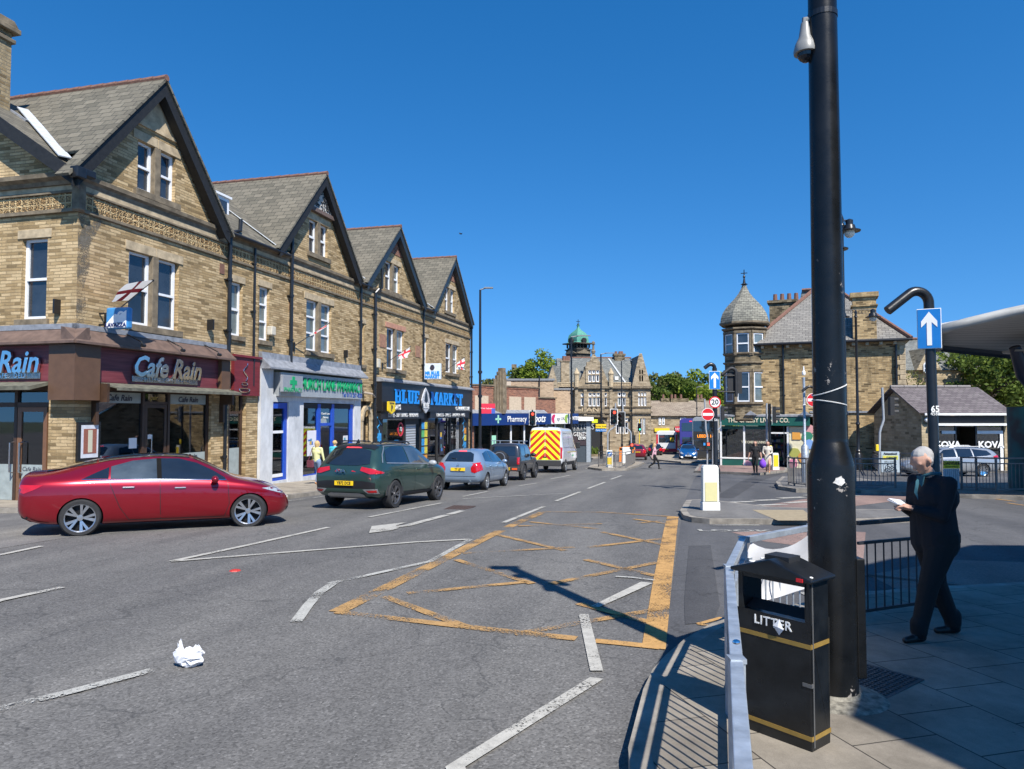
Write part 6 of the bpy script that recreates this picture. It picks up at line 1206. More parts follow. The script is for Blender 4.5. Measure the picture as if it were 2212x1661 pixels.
b = B(); wallgrid(b, wx(430), wx(635), zbal, wz(800), gw, Y - .15, .3); b.box(wx(430), wx(635), Y + .1, Y + 2.5, zbal, wz(800)); b.ext([(wx(440), wz(800)), (wx(445), wz(750)), (wx(480), wz(745)), (wx(520), wz(640)), (wx(535), wz(640)), (wx(595), wz(745)), (wx(625), wz(750)), (wx(630), wz(800))], 'y', Y - .15, Y + .4)
b.ext([(wx(350), zbal), (wx(430), zbal), (wx(430), wz(820))], 'y', Y, Y + .4); b.ext([(wx(710), zbal), (wx(635), zbal), (wx(635), wz(820))], 'y', Y, Y + .4); b.done('shaped_gable', GST, bk)
b = B(); b.lathe([(.25, 0), (.3, .3), (.15, .5), (.12, 1.1), (.25, 1.2), (.2, 1.5), (0.02, 1.65)], (wx(527), Y, wz(645)), 10); b.done('finial', ASHD, bk)
for i, (x0_, x1_, z0_, z1_) in enumerate(f1 + gl + gw):
    yy = Y if i < len(f1 + gl) else Y - .15; window(bk, x0_, x1_, z0_, z1_, y=yy + .1, kind='plain', pane=(i % 3 == 1) * 1, trim=False, fw=.1)
# right-hand gabled bay, canted
XB = (X1 + X2) / 2; b = B(); bw = lights(1052, 1160, 3, 1280, 1118, 1168); ggl = [(wx(1060), wx(1100), wz(1620), wz(1430)), (wx(1110), wx(1140), wz(1620), wz(1430))]; wallgrid(b, X1, X2, -5.4, zc, bw + ggl, Y - .6, .3); b.box(X1, X1 + .02, Y - .6, Y + .1, -5.4, zc); b.box(X2 - .02, X2, Y - .6, Y + 12, -5.4, zc)
gg = lights(1066, 1122, 2, 985, 845, 905)
bm = bmesh.new(); bb = B(); wallgrid(bb, X1, X2, zc, wz(650), gg, Y - .6, .25)
for v in bb.v: bm.verts.new(v)
bm.verts.ensure_lookup_table(); [bm.faces.new([bm.verts[i] for i in f]) for f in bb.f]
for s, xa, xt in ((-1, X1, wx(1078)), (1, X2, wx(1100))): 
    hh = wz(650) - zc; dx_ = abs(xt - xa); bmesh.ops.bisect_plane(bm, geom=bm.verts[:] + bm.edges[:] + bm.faces[:], plane_co=(xa, 0, zc + .25), plane_no=(s * hh, 0, dx_), clear_outer=True)
me = bpy.data.meshes.new('bay_gable'); bm.to_mesh(me); bm.free(); finish(me, 'bay_gable', GST, bk); b.done('bay', GST, bk)
for i, (x0_, x1_, z0_, z1_) in enumerate(bw + ggl + gg): window(bk, x0_, x1_, z0_, z1_, y=Y - .5, kind='plain', pane=i % 2, trim=False, fw=.1)
for zz, h_, pr_ in ((zc, .3, .35), (zs, .25, .3), (wz(1290), .15, .15), (wz(1075), .12, .1)):
    b = B(); b.box(X0 - .1, X1, Y - pr_, Y - .001, zz - h_ / 2, zz + h_ / 2); b.box(X1 - .1, X2 + .15, Y - .6 - pr_, Y - .601, zz - h_ / 2, zz + h_ / 2); b.done('cornice', ASHD, bk)
for xx in (320, 425, 640, 735, 985): b = B(); b.box(wx(xx) - .2, wx(xx) + .2, Y - .2, Y - .002, -5.4, zc); b.done('pilaster', GST, bk)
for xx in (322, 735):
    b = B(); b.lathe([(.32, zbal - .6), (.32, wz(905)), (.4, wz(900)), (.4, wz(885)), (.3, wz(870)), (.12, wz(835)), (.02, wz(820))], (wx(xx), Y - .2, 0), 8); b.done('turret_pinnacle', ASH, bk)
for a0_, a1_ in ((95, 295), (765, 975)):
    b = B(); b.box(wx(a0_), wx(a1_), Y - .1, Y + .1, zbal - .08, zbal + .06); b.box(wx(a0_), wx(a1_), Y - .1, Y + .1, wz(1048), wz(1040)); n_ = 12
    for i in range(n_): x_ = wx(a0_) + (i + .5) * (wx(a1_) - wx(a0_)) / n_; b.lathe([(.06, wz(1042)), (.1, wz(1030)), (.05, wz(1015)), (.08, zbal - .08)], (x_, Y, 0), 6)
    b.done('balustrade', ASH, bk)
b = B(); b.ext([(Y + .6, zc + .4), (Y + 5.5, zr), (Y + 6, zr), (Y + 11, zc + .4)], 'x', wx(110), wx(1045)); b.done('roof', SLG, bk)
b = B(); b.ext([(X1 + .1, zc + .2), (wx(1078) + .05, wz(665)), (wx(1100) - .05, wz(665)), (X2 - .1, zc + .2)], 'y', Y - .5, Y + 9); b.done('roof', SLG, bk)
b = B(); b.tube([(wx(240), Y + 5.7, zr + .08), (wx(1070), Y + 5.7, zr + .08)], .14, 6); b.done('ridge_tiles', TERR, bk)
for a0_, a1_ in (((775, 670), (930, 1010)), ((640, 820), (705, 960))):
    b = B(); p, q = a0_, a1_; ky = lambda v: Y + .6 + (wz(v) - zc - .4) / (zr - zc - .4) * 4.9 - .12; b.bar((wx(p[0]), ky(p[1]), wz(p[1])), (wx(q[0]), ky(q[1]), wz(q[1])), .22, .1); b.done('lead_flashing', mat('pale_lead', (.5, .52, .53)), bk)
b = B(); b.box(wx(850), wx(980), Y + 5, Y + 6.4, zr - .8, wz(635)); b.box(wx(840), wx(990), Y + 4.9, Y + 6.5, wz(635), wz(610)); ch_ = b.done('chimney', SOT, bk)
b = B(); [b.lathe([(.22, wz(610)), (.17, wz(575))], (wx(x_), Y + 5.7, 0), 8) for x_ in (876, 925, 950)]; b.done('chimney_pots', TERR, ch_)
b = B(); b.box(wx(140), wx(240), Y + .5, Y + 2, zc - 1, wz(740)); b.box(wx(130), wx(250), Y + .4, Y + 2.1, wz(740), wz(728)); ch_ = b.done('chimney', GST, bk); b = B(); [b.lathe([(.26, wz(728)), (.22, wz(668))], (wx(x_), Y + 1.2, 0), 8) for x_ in (178, 208, 232)]; b.done('chimney_pots', TERR, ch_)
b = B(); b.ext([(wx(-70), zc - .6), (wx(30), wz(790)), (wx(120), zc - .6)], 'y', Y - .2, Y + .2); b.ext([(wx(-60), zc - .6), (wx(30), wz(800)), (wx(110), zc - .6)], 'y', Y + .2, Y + 7); b.done('side_gable', GST, bk); b = B(); b.ext([(wx(30), wz(785)), (wx(130), wz(800)), (wx(130), zc - .7), (wx(118), zc - .7)], 'y', Y + .1, Y + 7.2); b.done('roof', SLG, bk)
b = B(); b.box(wx(800), wx(845), Y + 1.2, Y + 1.9, wz(960), wz(918)); sk_ = b.done('skylight', WHT, bk); text('carved_lettering', 'BANK', ASH, bk, .9, (wx(520), Y - .05, wz(1325)), ext=.05, bold=.02, sx=1.3)
b = B(); b.lathe([(1.05, Y - .5), (1.3, Y - .5), (1.3, Y - .05), (1.05, Y - .05)], (wx(560), 0, wz(1520)), 18, 'y', 0, math.pi); b.box(wx(420), wx(700), Y - .8, Y, wz(1415), wz(1390)); b.done('door_arch', ASHD, bk); b = B(); b.box(wx(500), wx(620), Y - .1, Y - .01, -5.4, wz(1500)); b.done('door', DRK, bk); b = B(); b.box(wx(500), wx(570), Y - .6, Y - .52, wz(1485), wz(1440)); b.done('yellow_sign', mat('lime_sign', (.55, .6, .02), .4), bk)
# copper dome behind the bank
Y2 = 112.0; cx_ = PXW(1249.5, Y2); dz = lambda py: PZ(py, Y2)
cd = T('domed_tower', 'sooty square tower with a green copper dome rising behind the bank', 'tower', (cx_, Y2, 0), R(33), zb=-5.5)
b = B(); b.box(-1.35, 1.35, -1.35, 1.35, -5.5, dz(757)); b.box(-1.5, 1.5, -1.5, 1.5, dz(757), dz(755)); b.box(-1.2, 1.2, -1.2, 1.2, dz(755), dz(752)); b.box(-.9, .9, -.9, .9, dz(752), dz(745)); b.box(-1.75, 1.75, -1.75, 1.75, dz(744), dz(741.5))
for s in (-1, 1):
    for i in range(5): b.box(s * 1.2 - .1, s * 1.2 + .1, -1.2 + i * .6 - .1, -1.2 + i * .6 + .1, dz(752), dz(744)); b.box(-1.2 + i * .6 - .1, -1.2 + i * .6 + .1, s * 1.2 - .1, s * 1.2 + .1, dz(752), dz(744))
b.done('shaft', mat('soot_black_stone', (.05, .045, .035), .9, 0, .5, 2, .2), cd)
b = B(); b.lathe([(1.95, dz(741.5)), (1.62, dz(739)), (1.62, dz(732)), (1.45, dz(724)), (1.0, dz(718)), (.5, dz(713)), (.22, dz(709)), (.15, dz(705)), (.3, dz(703)), (.12, dz(701.5))], n=4, ph=R(45)); b.k = 0; dm_ = b.done('dome', [mat('green_copper', (.085, .27, .2), .7, .1, .25, 3)], cd, smooth=R(25))
b = B(); [b.lathe([(.42, 1.25), (.42, 1.62)], (0, 0, dz(737)), 10, 'y') for _ in (0,)]; b.lathe([(.42, -1.62), (.42, -1.25)], (0, 0, dz(737)), 10, 'y'); b.lathe([(.42, -1.62), (.42, 1.62)], (0, 0, dz(737)), 10, 'x'); b.done('round_dormers', DRK, cd)
b = B(); b.tube([(0, 0, dz(703)), (0, 0, dz(690))], .05, 6); b.bar((-.35, 0, dz(694.5)), (.35, 0, dz(694.5)), .07); b.sph((0, 0, dz(701)), .18, 8, 6); b.done('cross_finial', BLK, cd)
for a in range(4):
    b = B(Matrix.Rotation(a * math.pi / 2, 4, 'Z')); b.ext([(-1.4, dz(765)), (1.4, dz(765)), (0, dz(755.5))], 'y', -1.6, -1.35); b.done('pediment', ASHD, cd)
# stone cottages right of the bank
rw = T('cottage_row', 'long low stone row with a brown stone roof and brick chimneys', 'building', (0, 0, 0), 0, zb=-5.3)
Y = 100.0; b = B(); x0_, x1_ = PXW(1404, Y), PXW(1565, Y); b.box(x0_, x1_, Y, Y + 9, -5.4, PZ(897, Y)); b.done('wall', GST, rw); b = B(); b.ext([(Y - .4, PZ(898, Y)), (Y + 4.5, PZ(864, Y)), (Y + 9.4, PZ(898, Y))], 'x', x0_ - .1, x1_); b.done('roof', SLB, rw)
for px, n_ in ((1452, 1), (1471, 2), (1492, 1), (1530, 2)):
    b = B(); b.box(PXW(px, Y) - .7, PXW(px, Y) + .7, Y + 4, Y + 5, PZ(870, Y), PZ(859, Y)); c_ = b.done('chimney', SOT, rw); b = B(); [b.lathe([(.2, PZ(859, Y)), (.16, PZ(850, Y))], (PXW(px, Y) - .3 + .5 * i, Y + 4.5, 0), 8) for i in range(n_)]; b.done('chimney_pots', TERR, c_)
for px in (1425, 1432.5, 1471, 1478, 1507): window(rw, PXW(px - 2.6, Y), PXW(px + 2.6, Y), PZ(918, Y), PZ(902, Y), y=Y - .08, pane=1, trim=False, fw=.09)
b = B(); b.box(PXW(1413, Y), PXW(1445, Y), Y - .2, Y - .02, PZ(932, Y), PZ(925, Y)); b.done('yellow_sign', YEL, rw); b = B(); b.box(PXW(1457, Y), PXW(1483, Y), Y - .25, Y - .02, PZ(933, Y), PZ(921, Y)); b.done('red_sign', CR, rw); text('lettering', 'PUDSEY FOOD', WSGN, rw, .5, (PXW(1471, Y), Y - .28, PZ(927, Y)), ext=.01, sx=.55); b = B(); b.box(PXW(1457, Y), PXW(1565, Y), Y - .1, Y - .02, -5.3, PZ(935, Y)); b.done('shopfront', GLB, rw)
# steep roof showing left of the bank
hb = T('stone_house', 'grey roofed house gable showing among the trees above the brick block', 'building', (0, 0, 0), 0, zb=-3); Y = 125.0
b = B(); b.ext([(PXW(1083, Y), PZ(830, Y)), (PXW(1122, Y), PZ(793, Y)), (PXW(1160, Y), PZ(796, Y)), (PXW(1165, Y), PZ(830, Y))], 'y', Y, Y + 9); b.done('roof', SLG, hb); b = B(); b.box(PXW(1105, Y), PXW(1116, Y), Y - .3, Y + 1, PZ(830, Y), PZ(787, Y)); b.box(PXW(1083, Y), PXW(1168, Y), Y + .3, Y + 9, -3, PZ(829, Y)); b.done('chimney_wall', SOT, hb)

# ---- turret corner building
ea, eb = Vector((16.9, 49.4, 0)), Vector((25.0, 45.85, 0)); eu = (eb - ea).normalized(); rt = math.atan2(eu.y, eu.x); LT = (eb - ea).length
def TT(px, py):   # facade reading -> (x, z) on the gable wall
    x, y, z = ray(px, py); n_ = Vector((-eu.y, eu.x, 0)); k = ea.dot(n_) / (x * n_.x + y * n_.y); p = Vector((x * k, y * k, 0)) - ea; return p.dot(eu), z * k
tb = T('turret_building', 'soot streaked sandstone corner building with a slate roof and green cheese shop', 'building', (ea.x, ea.y, 0), rt, zb=-3.7)
ez = TT(1644, 745)[1]; b = B(); b.box(-.3, LT, 0, 11, -.3, ez); b.box(3.4, LT, -.004, 11, -3.8, -.3); b.box(-.3, 3.4, 2.5, 11, -3.8, -.3); b.done('wall', STS, tb)
b = B()
for i in range(26):
    z = -3.6 + i * .32; w_ = .5 if i % 2 else .3; b.box(LT - w_, LT + .04, -.05, .3, z, z + .3)
b.done('quoins', ASH, tb, bevel=.015)
zr_ = TT(1760, 655)[1] + .4; b = B(); xr0, xr1 = TT(1765, 655)[0], TT(1800, 655)[0] + .8
b.add([(-.6, -.45, ez), (LT + .35, -.45, ez), (LT + .35, 11, ez), (-.6, 11, ez), (xr0 - .3, 5.2, ez + 4.3), (xr0 + 1.2, 5.2, ez + 4.3)], [(0, 1, 5, 4), (1, 2, 5), (2, 3, 4, 5), (3, 0, 4), (3, 2, 1, 0)]); b.done('roof', slate('weathered_slate', (.19, .18, .165), (.27, .255, .23), .4, .24, .2), tb)
b = B(); b.tube([(-.6, -.45, ez + .08), (xr0 - .3, 5.2, ez + 4.38)], .13, 6); b.tube([(LT + .35, -.45, ez + .08), (xr0 + 1.2, 5.2, ez + 4.38)], .13, 6); b.done('hip_tiles', TERR, tb)
b = B(); b.tube([(-.4, -.5, ez - .02), (LT + .4, -.5, ez - .02)], .09, 8); b.done('gutter', DPIPE, tb)
b = B(); [b.box(.2 + i * .8, .38 + i * .8, -.4, 0, ez - .28, ez - .08) for i in range(11)]; b.done('corbels', ASH, tb)
zm = TT(1860, 889)[1]; b = B(); b.box(3.2, LT + .1, -.1, 0, zm - .08, zm + .04); b.done('string_course', LEAD, tb)
for px in (1692, 1936): x_ = TT(px, 800)[0]; pipe(tb, x_, -3.2, ez - .05, .07, -.14)
x0_, x1_ = TT(1842, 700)[0], TT(1893, 700)[0]; zt = TT(1865, 633)[1]; b = B(); b.box(x0_, x1_, -.3, 1.0, ez - .1, zt - .3); b.box(x0_ - .1, x1_ + .1, -.4, 1.1, zt - .9, zt - .8); b.box(x0_ - .15, x1_ + .15, -.45, 1.15, zt - .3, zt); b.done('chimney', STS, tb)
x0_, x1_ = TT(1655, 700)[0], TT(1697, 700)[0]; zt = TT(1680, 655)[1] * 1.12; b = B(); b.box(x0_ - .2, x1_ + .4, 6, 7.2, ez, zt); b.box(x0_ - .35, x1_ + .55, 5.85, 7.35, zt, zt + .2); ch_ = b.done('chimney', SOT, tb); b = B(); [b.lathe([(.17, zt + .2), (.14, zt + .75)], (x0_ + .2 + i * .5, 6.6, 0), 8) for i in range(4)]; b.done('chimney_pots', TERR, ch_)
x0_ = TT(1705, 700)[0]; zt = TT(1705, 642)[1] * 1.2; b = B(); b.ext([(x0_ - .4, ez), (x0_ + .6, zt), (x0_ + 3.4, zt), (x0_ + 3.8, ez)], 'y', 7.5, 12); b.done('rear_roof', SLG, tb); b = B(); b.tube([(x0_ + .6, 7.45, zt + .05), (x0_ + 3.4, 7.45, zt + .05)], .12, 6); b.done('ridge_tiles', TERR, tb)
# turret (octagonal oriel)
tx, tz = -1.75, 0; TX = -.95; TY = .75; rT = 1.42
b = B(); oc = lambda r_, z: [(TX + r_ * math.cos(a), TY + r_ * math.sin(a), z) for a in [R(22.5 + 45 * i) for i in range(8)]]
lv = [(rT - .1, -.55), (rT, -.4), (rT, ez + .9)]; b.lathe(lv, (TX, TY, 0), 8, ph=R(22.5)); b.done('turret_wall', SOT, tb)
for zz, h_, rr in ((TT(1600, 873)[1] - .05, .18, 1.56), (TT(1600, 787)[1], .15, 1.55), (TT(1600, 767)[1], .15, 1.56), (TT(1600, 712)[1] - .05, .16, 1.62), (TT(1600, 706)[1] + .12, .2, 1.78)): b = B(); b.lathe([(rr - .1, zz), (rr, zz + h_ * .4), (rr, zz + h_)], (TX, TY, 0), 8, ph=R(22.5)); b.done('turret_band', ASHD, tb)
for k in range(5):
    a = R(-135 + 45 * k - 0) ; Mx = Matrix.Translation((TX, TY, 0)) @ Matrix.Rotation(a + R(90), 4, 'Z'); yy = -rT * math.cos(R(22.5))
    for (p0, p1) in ((868, 805), (765, 722)):
        z0_, z1_ = TT(1600, p0)[1], TT(1600, p1)[1]; window(tb, -.4, .4, z0_, z1_, y=yy - .06, kind='half', pane=(k + 1) % 2, trim=False, M=Mx, fw=.07)
        b = B(Mx); b.box(-.56, -.42, yy - .1, yy, z0_ - .1, z1_ + .12); b.box(.42, .56, yy - .1, yy, z0_ - .1, z1_ + .12); b.box(-.56, .56, yy - .12, yy, z1_ + .03, z1_ + .2); b.done('window_surround', ASHD, tb)
zt0 = TT(1600, 705)[1] + .2; H_ = TT(1608, 612)[1] - zt0; b = B(); b.lathe([(1.72, zt0), (1.71, zt0 + .1), (1.66, zt0 + H_ * .16), (1.53, zt0 + H_ * .29), (1.3, zt0 + H_ * .42), (1.0, zt0 + H_ * .54), (.68, zt0 + H_ * .66), (.42, zt0 + H_ * .78), (.24, zt0 + H_ * .9), (.14, zt0 + H_)], (TX, TY, 0), 8, ph=R(22.5)); b.done('ogee_roof', slate('fishscale_slate', (.17, .165, .14), (.29, .28, .23), .3, .17, .35), tb)
b = B(); b.lathe([(.12, zt0 + H_), (.26, zt0 + H_ + .05), (.1, zt0 + H_ + .15), (.05, zt0 + H_ + .5), (.1, zt0 + H_ + .6), (.04, zt0 + H_ + .7), (.03, zt0 + H_ + 1.1)], (TX, TY, 0), 8); z_ = zt0 + H_ + .85; b.bar((TX - .22, TY, z_), (TX + .22, TY, z_), .05); b.done('cross_finial', BLK, tb)
# cheese shop
GRS = mat('shop_green', (.01, .085, .065), .4, 0, .12, 2)
b = B(); b.box(-2.6, 3.2, -.45, -.0, TT(1650, 919)[1], TT(1650, 897)[1]); b.done('fascia', GRS, tb); text('lettering', 'THE CHEESY LIVING CO.', mat('cream_letter', (.6, .55, .4), .5), tb, .42, (-.05, -.48, TT(1650, 908)[1]), ext=.01, bold=.01, sx=.86)
b = B(); b.ext([(0, -.02), (-.5, -.1), (-.5, -.2), (0, -.2)], 'x', -2.7, 3.6); b.ext([(-.9, -.1), (-.5, .2), (-.1, -.1)], 'y', -.7, .2); b.ext([(2.5, -.1), (2.9, .2), (3.3, -.1)], 'y', -.7, .2); b.done('lead_canopy', LEAD, tb)
room(tb, -2.5, 1.6, -3.6, -.9, .1, 2.4, seed=12, stock=True, m=_M['dim_interior'])
b = B()
for x in (-2.6, -1.05, .55, 1.75): b.box(x, x + .12, -.2, -.05, -3.7, -.85)
b.box(.55, 1.85, -.2, -.05, -1.35, -1.25); b.box(-2.6, .6, -.22, -.05, -3.1, -3.0); b.done('shopfront_frame', WHT, tb); b = B(); b.box(-2.6, .55, -.18, -.0, -3.9, -3.1); b.done('stall_riser', GRS, tb)
for a, c in ((-2.48, -1.05), (-.93, .55)): shopglass(tb, a, c, -3.0, -.86, -.12)
text('lettering', 'THE CHEESY LIVING CO.', _M['cream_letter'], tb, .22, (-.2, -.14, -1.95), ext=.004, bold=.006, sx=.8); b = B(); b.box(-2.6, .5, -.16, -.13, -1.05, -.86); b.done('menu_strip', GRS, tb)
b = B(); b.box(1.9, 3.55, -.14, -.005, -3.7, -.86); mu = b.done('mural', mat('mural_cream', (.65, .6, .42), .6), tb)
for (x, z, pts, c_) in [(2.35, -1.5, 'sq', (.65, .3, .05)), (3.1, -2.0, 'rd', (.2, .35, .65)), (2.2, -2.6, 'rd', (.35, .35, .08)), (3.0, -1.5, 'rd', (.03, .2, .12)), (2.7, -2.9, 'rd', (.55, .25, .05)), (3.2, -1.05, 'rd', (.6, .3, .3)), (3.3, -2.9, 'rd', (.02, .15, .1)), (2.1, -3.3, 'rd', (.6, .2, .3)), (-.8, -3.5, 'rd', (.7, .35, .4))]:
    b = B(); random.seed(int(x * 10 + abs(z) * 7)); n_ = 4 if pts == 'sq' else 9; r0 = .34; k_ = x * .001 + abs(z) * .003
    b.ext([(x + r0 * random.uniform(.8, 1.15) * math.cos(6.28 * i / n_ + .8), z + r0 * random.uniform(.8, 1.15) * math.sin(6.28 * i / n_ + .8)) for i in range(n_)], 'y', -.19 - k_, -.1); b.done('mural_shape', mat('mural_%d' % int(x * 10 - z * 10), c_, .6, 0, .05), mu)
# ---- church-like house and KOVA hut
hs_ = T('gothic_house', 'stone house with a pointed gothic window showing between the turret building and tree', 'building', (0, 0, 0), 0, zb=-3.5); Y = 60.0; KZ = lambda x, y: (1917 + x * .1788, 621 + y * .1788)
b = B(); b.box(PXW(1940, Y), PXW(2120, Y), Y, Y + 8, -4, PZ(800, Y)); b.ext([(PXW(1974, Y), PZ(800, Y)), (PXW(2000, Y), PZ(752, Y)), (PXW(2028, Y), PZ(800, Y))], 'y', Y - .5, Y + 4); b.done('wall', stone('pale_church_stone', (.42, .33, .2), (.5, .4, .26), (.3, .25, .17), .4, .15, .3), hs_)
b = B(); b.ext([(Y - .2, PZ(800, Y)), (Y + 4, PZ(731, Y) + .3), (Y + 8, PZ(800, Y))], 'x', PXW(1940, Y), PXW(2125, Y)); b.done('roof', SLG, hs_); b = B(); b.tube([(PXW(1940, Y), Y + 4, PZ(731, Y) + .4), (PXW(2125, Y), Y + 4, PZ(731, Y) + .4)], .12, 6); b.done('ridge_tiles', TERR, hs_)
for px in (1994, 2009): b = B(); b.ext([(PXW(px - 6, Y), PZ(806, Y)), (PXW(px + 6, Y), PZ(806, Y)), (PXW(px + 6, Y), PZ(788, Y)), (PXW(px, Y), PZ(781, Y)), (PXW(px - 6, Y), PZ(788, Y))], 'y', Y - .6, Y - .505); w_ = b.done('window', PVC, hs_); b = B(); b.box(PXW(px - 4, Y), PXW(px + 4, Y), Y - .63, Y - .605, PZ(804, Y), PZ(797, Y)); b.box(PXW(px - 4, Y), PXW(px + 4, Y), Y - .63, Y - .605, PZ(795, Y), PZ(788, Y)); b.done('pane', WB[0], w_)
b = B(); b.box(PXW(1996, Y), PXW(2006, Y), Y - .6, Y - .505, PZ(779, Y), PZ(770, Y)); w_ = b.done('window', PVC, hs_); b = B(); b.box(PXW(1998, Y), PXW(2004, Y), Y - .63, Y - .605, PZ(777.5, Y), PZ(771.5, Y)); b.done('pane', WB[0], w_)
kv = T('cafe_hut', 'small single storey stone cafe with a purple slate roof and white awning', 'building', (0, 0, 0), 0, zb=-3.4); Y = 40.5; kx = lambda x: PXW(1809 + x * .32515, Y); kz = lambda y: PZ(594 + y * .32515, Y)
b = B(); b.box(kx(555), kx(625), Y, Y + .4, -3.6, kz(925)); b.box(kx(1102), kx(1135), Y, Y + .4, -3.6, kz(925)); b.box(kx(555), kx(1135), Y + 5, Y + 5.3, -3.6, kz(925)); b.box(kx(555), kx(555) + .3, Y + .4, Y + 5, -3.6, kz(925)); b.ext([(Y + .1, kz(925)), (Y + 2.7, kz(755)), (Y + 5.3, kz(925))], 'x', kx(555), kx(555) + .3); b.done('wall', stone('pale_church_stone', (.42, .33, .2), (.5, .4, .26), (.3, .25, .17), .4, .15, .3), kv)
b = B(); zt = PZ(594 + 745 * .32515, Y + 2.7); b.ext([(Y - .3, kz(912)), (Y - .3, kz(918)), (Y + 2.7, zt - .1), (Y + 2.7, zt)], 'x', kx(520), kx(1140)); b.ext([(Y + 5.6, kz(912)), (Y + 2.7, zt), (Y + 2.7, zt - .1), (Y + 5.6, kz(918))], 'x', kx(520), kx(1140)); b.done('roof', SLP, kv)
b = B(); [b.tube([(kx(520) + i * .8, Y + 2.7, zt + .03), (kx(520) + i * .8 + .77, Y + 2.7, zt + .03)], .1, 6) for i in range(int((kx(1140) - kx(520)) / .8))]; b.done('ridge_tiles', mat('grey_ridge', (.2, .18, .17), .8), kv); b = B(); b.box(kx(555), kx(1140), Y - .38, Y - .3, kz(932), kz(918)); b.done('gutter', WHT, kv)
b = B(); b.box(kx(625), kx(1102), Y - .05, Y + .2, kz(985), kz(935)); b.done('fascia', BLKM, kv); b = B(); b.ext([(Y + .0, kz(985)), (Y - .35, kz(988)), (Y - .35, kz(1000)), (Y, kz(998))], 'x', kx(598), kx(1120)); b.done('awning', WHT, kv)
room(kv, kx(625), kx(1102), -3.5, kz(1010), Y + .3, Y + 4, m=mat('warm_interior', (.22, .17, .12), .8))
b = B()
for x in (625, 780, 915, 1095): b.box(kx(x), kx(x + 10), Y + .05, Y + .15, -3.6, kz(1000))
b.done('shopfront_frame', BLK, kv); b = B(); b.box(kx(690), kx(780), Y + .02, Y + .05, kz(1055), kz(1035)); b.done('window_frame', WHT, kv); b = B(); b.box(kx(925), kx(1095), Y + .02, Y + .05, kz(1055), kz(1035)); b.box(kx(1075), kx(1095), Y + .02, Y + .05, -3.2, kz(1055)); b.done('window_frame', WHT, kv)
for a, c in ((635, 780), (925, 1095)): shopglass(kv, kx(a), kx(c), -3.5, kz(1010), Y + .1)
text('lettering', 'KOVA', WSGN, kv, .5, (kx(725), Y, kz(1128)), ext=.01, bold=.014, sx=1.05); text('lettering', 'KOVA', WSGN, kv, .5, (kx(1012), Y, kz(1128)), ext=.01, bold=.014, sx=1.05)
b = B(); b.sph((kx(590), Y - .15, kz(962)), (.22, .12, .16), 10, 6); b.done('alarm_box', WHT, kv)
# ---- bus station canopy, column and an added shade canopy above the near pavement
CW = NG('canopy_white'); CW.rm(.5); v_ = CW.uv(.4, 1); CW.col(CW.ramp(CW.noise(v_, 1.2, 6, .7), [(.35, (.3, .29, .26)), (.6, (.44, .43, .4))])); CW = CW.m
CU = NG('ribbed_soffit'); CU.rm(.55); tc_ = CU.obj(); sp_ = CU.n('SeparateXYZ'); CU.l(tc_, sp_.inputs[0]); mm = CU.n('Math', _operation='MULTIPLY'); CU.l(sp_.outputs[1], mm.inputs[0]); mm.inputs[1].default_value = 3.0; fr_ = CU.n('Math', _operation='FRACT'); CU.l(mm.outputs[0], fr_.inputs[0]); CU.col(CU.ramp(fr_.outputs[0], [(.0, (.16, .15, .14)), (.18, (.48, .47, .44)), (.9, (.52, .51, .48))])); CU.bump(fr_.outputs[0], .6, .05); CU = CU.m
cn = T('station_canopy', 'curved pale canopy with a ribbed soffit over the bus stands', 'canopy', (0, 0, 0), 0, zb=-2.9)
# plan runs to the right; the roof rises toward the near edge
b = B(); n_ = 22; near = []; far = []
for i in range(n_ + 1):
    u_ = i / n_; x = 15.6 + u_ * 22; near.append((x - .2, 26.3 - 10.5 * u_, 2.85 + 2.0 * (1 - math.exp(-u_ * 3.5)))); far.append((x + 4.0 + 7 * u_, 33.2 + 6.5 * u_, 3.1 - 2.2 * u_ + 1.2 * u_ * u_))
KC = .74; near = [tuple(KC * c for c in p) for p in near]; far = [tuple(KC * c for c in p) for p in far]
vs = []; m_ = 8
for i in range(n_ + 1):
    a, c = Vector(near[i]), Vector(far[i])
    for j in range(m_ + 1): v = j / m_; p = a.lerp(c, v); p.z += .3 * math.sin(math.pi * v); vs.append(p)
for i in range(n_ + 1):
    a, c = Vector(near[i]), Vector(far[i])
    for j in range(m_ + 1): v = j / m_; p = a.lerp(c, v); p.z += .3 * math.sin(math.pi * v) + .2; vs.append(p)
K_ = (n_ + 1) * (m_ + 1); ix = lambda i, j, t: t * K_ + i * (m_ + 1) + j; fs = []
for i in range(n_):
    for j in range(m_): fs += [(ix(i, j, 0), ix(i, j + 1, 0), ix(i + 1, j + 1, 0), ix(i + 1, j, 0)), (ix(i, j, 1), ix(i + 1, j, 1), ix(i + 1, j + 1, 1), ix(i, j + 1, 1))]
    fs += [(ix(i, 0, 0), ix(i + 1, 0, 0), ix(i + 1, 0, 1), ix(i, 0, 1)), (ix(i, m_, 0), ix(i, m_, 1), ix(i + 1, m_, 1), ix(i + 1, m_, 0))]
for j in range(m_): fs += [(ix(0, j, 0), ix(0, j, 1), ix(0, j + 1, 1), ix(0, j + 1, 0))]
b.add(vs, fs); b.done('canopy_roof', CU, cn, smooth=R(30))
b = B(); b.tube([Vector(p) + Vector((0, 0, .1)) for p in near], .13, 12); b.done('rolled_edge', CW, cn, smooth=True); b = B(); b.tube([far[0]] + [Vector(p) + Vector((0, 0, .02)) for p in far], .2, 8); b.tube([Vector(near[0]), Vector(far[0])], .2, 10); b.done('edge_beam', mat('dark_beam', (.03, .035, .05), .5), cn)
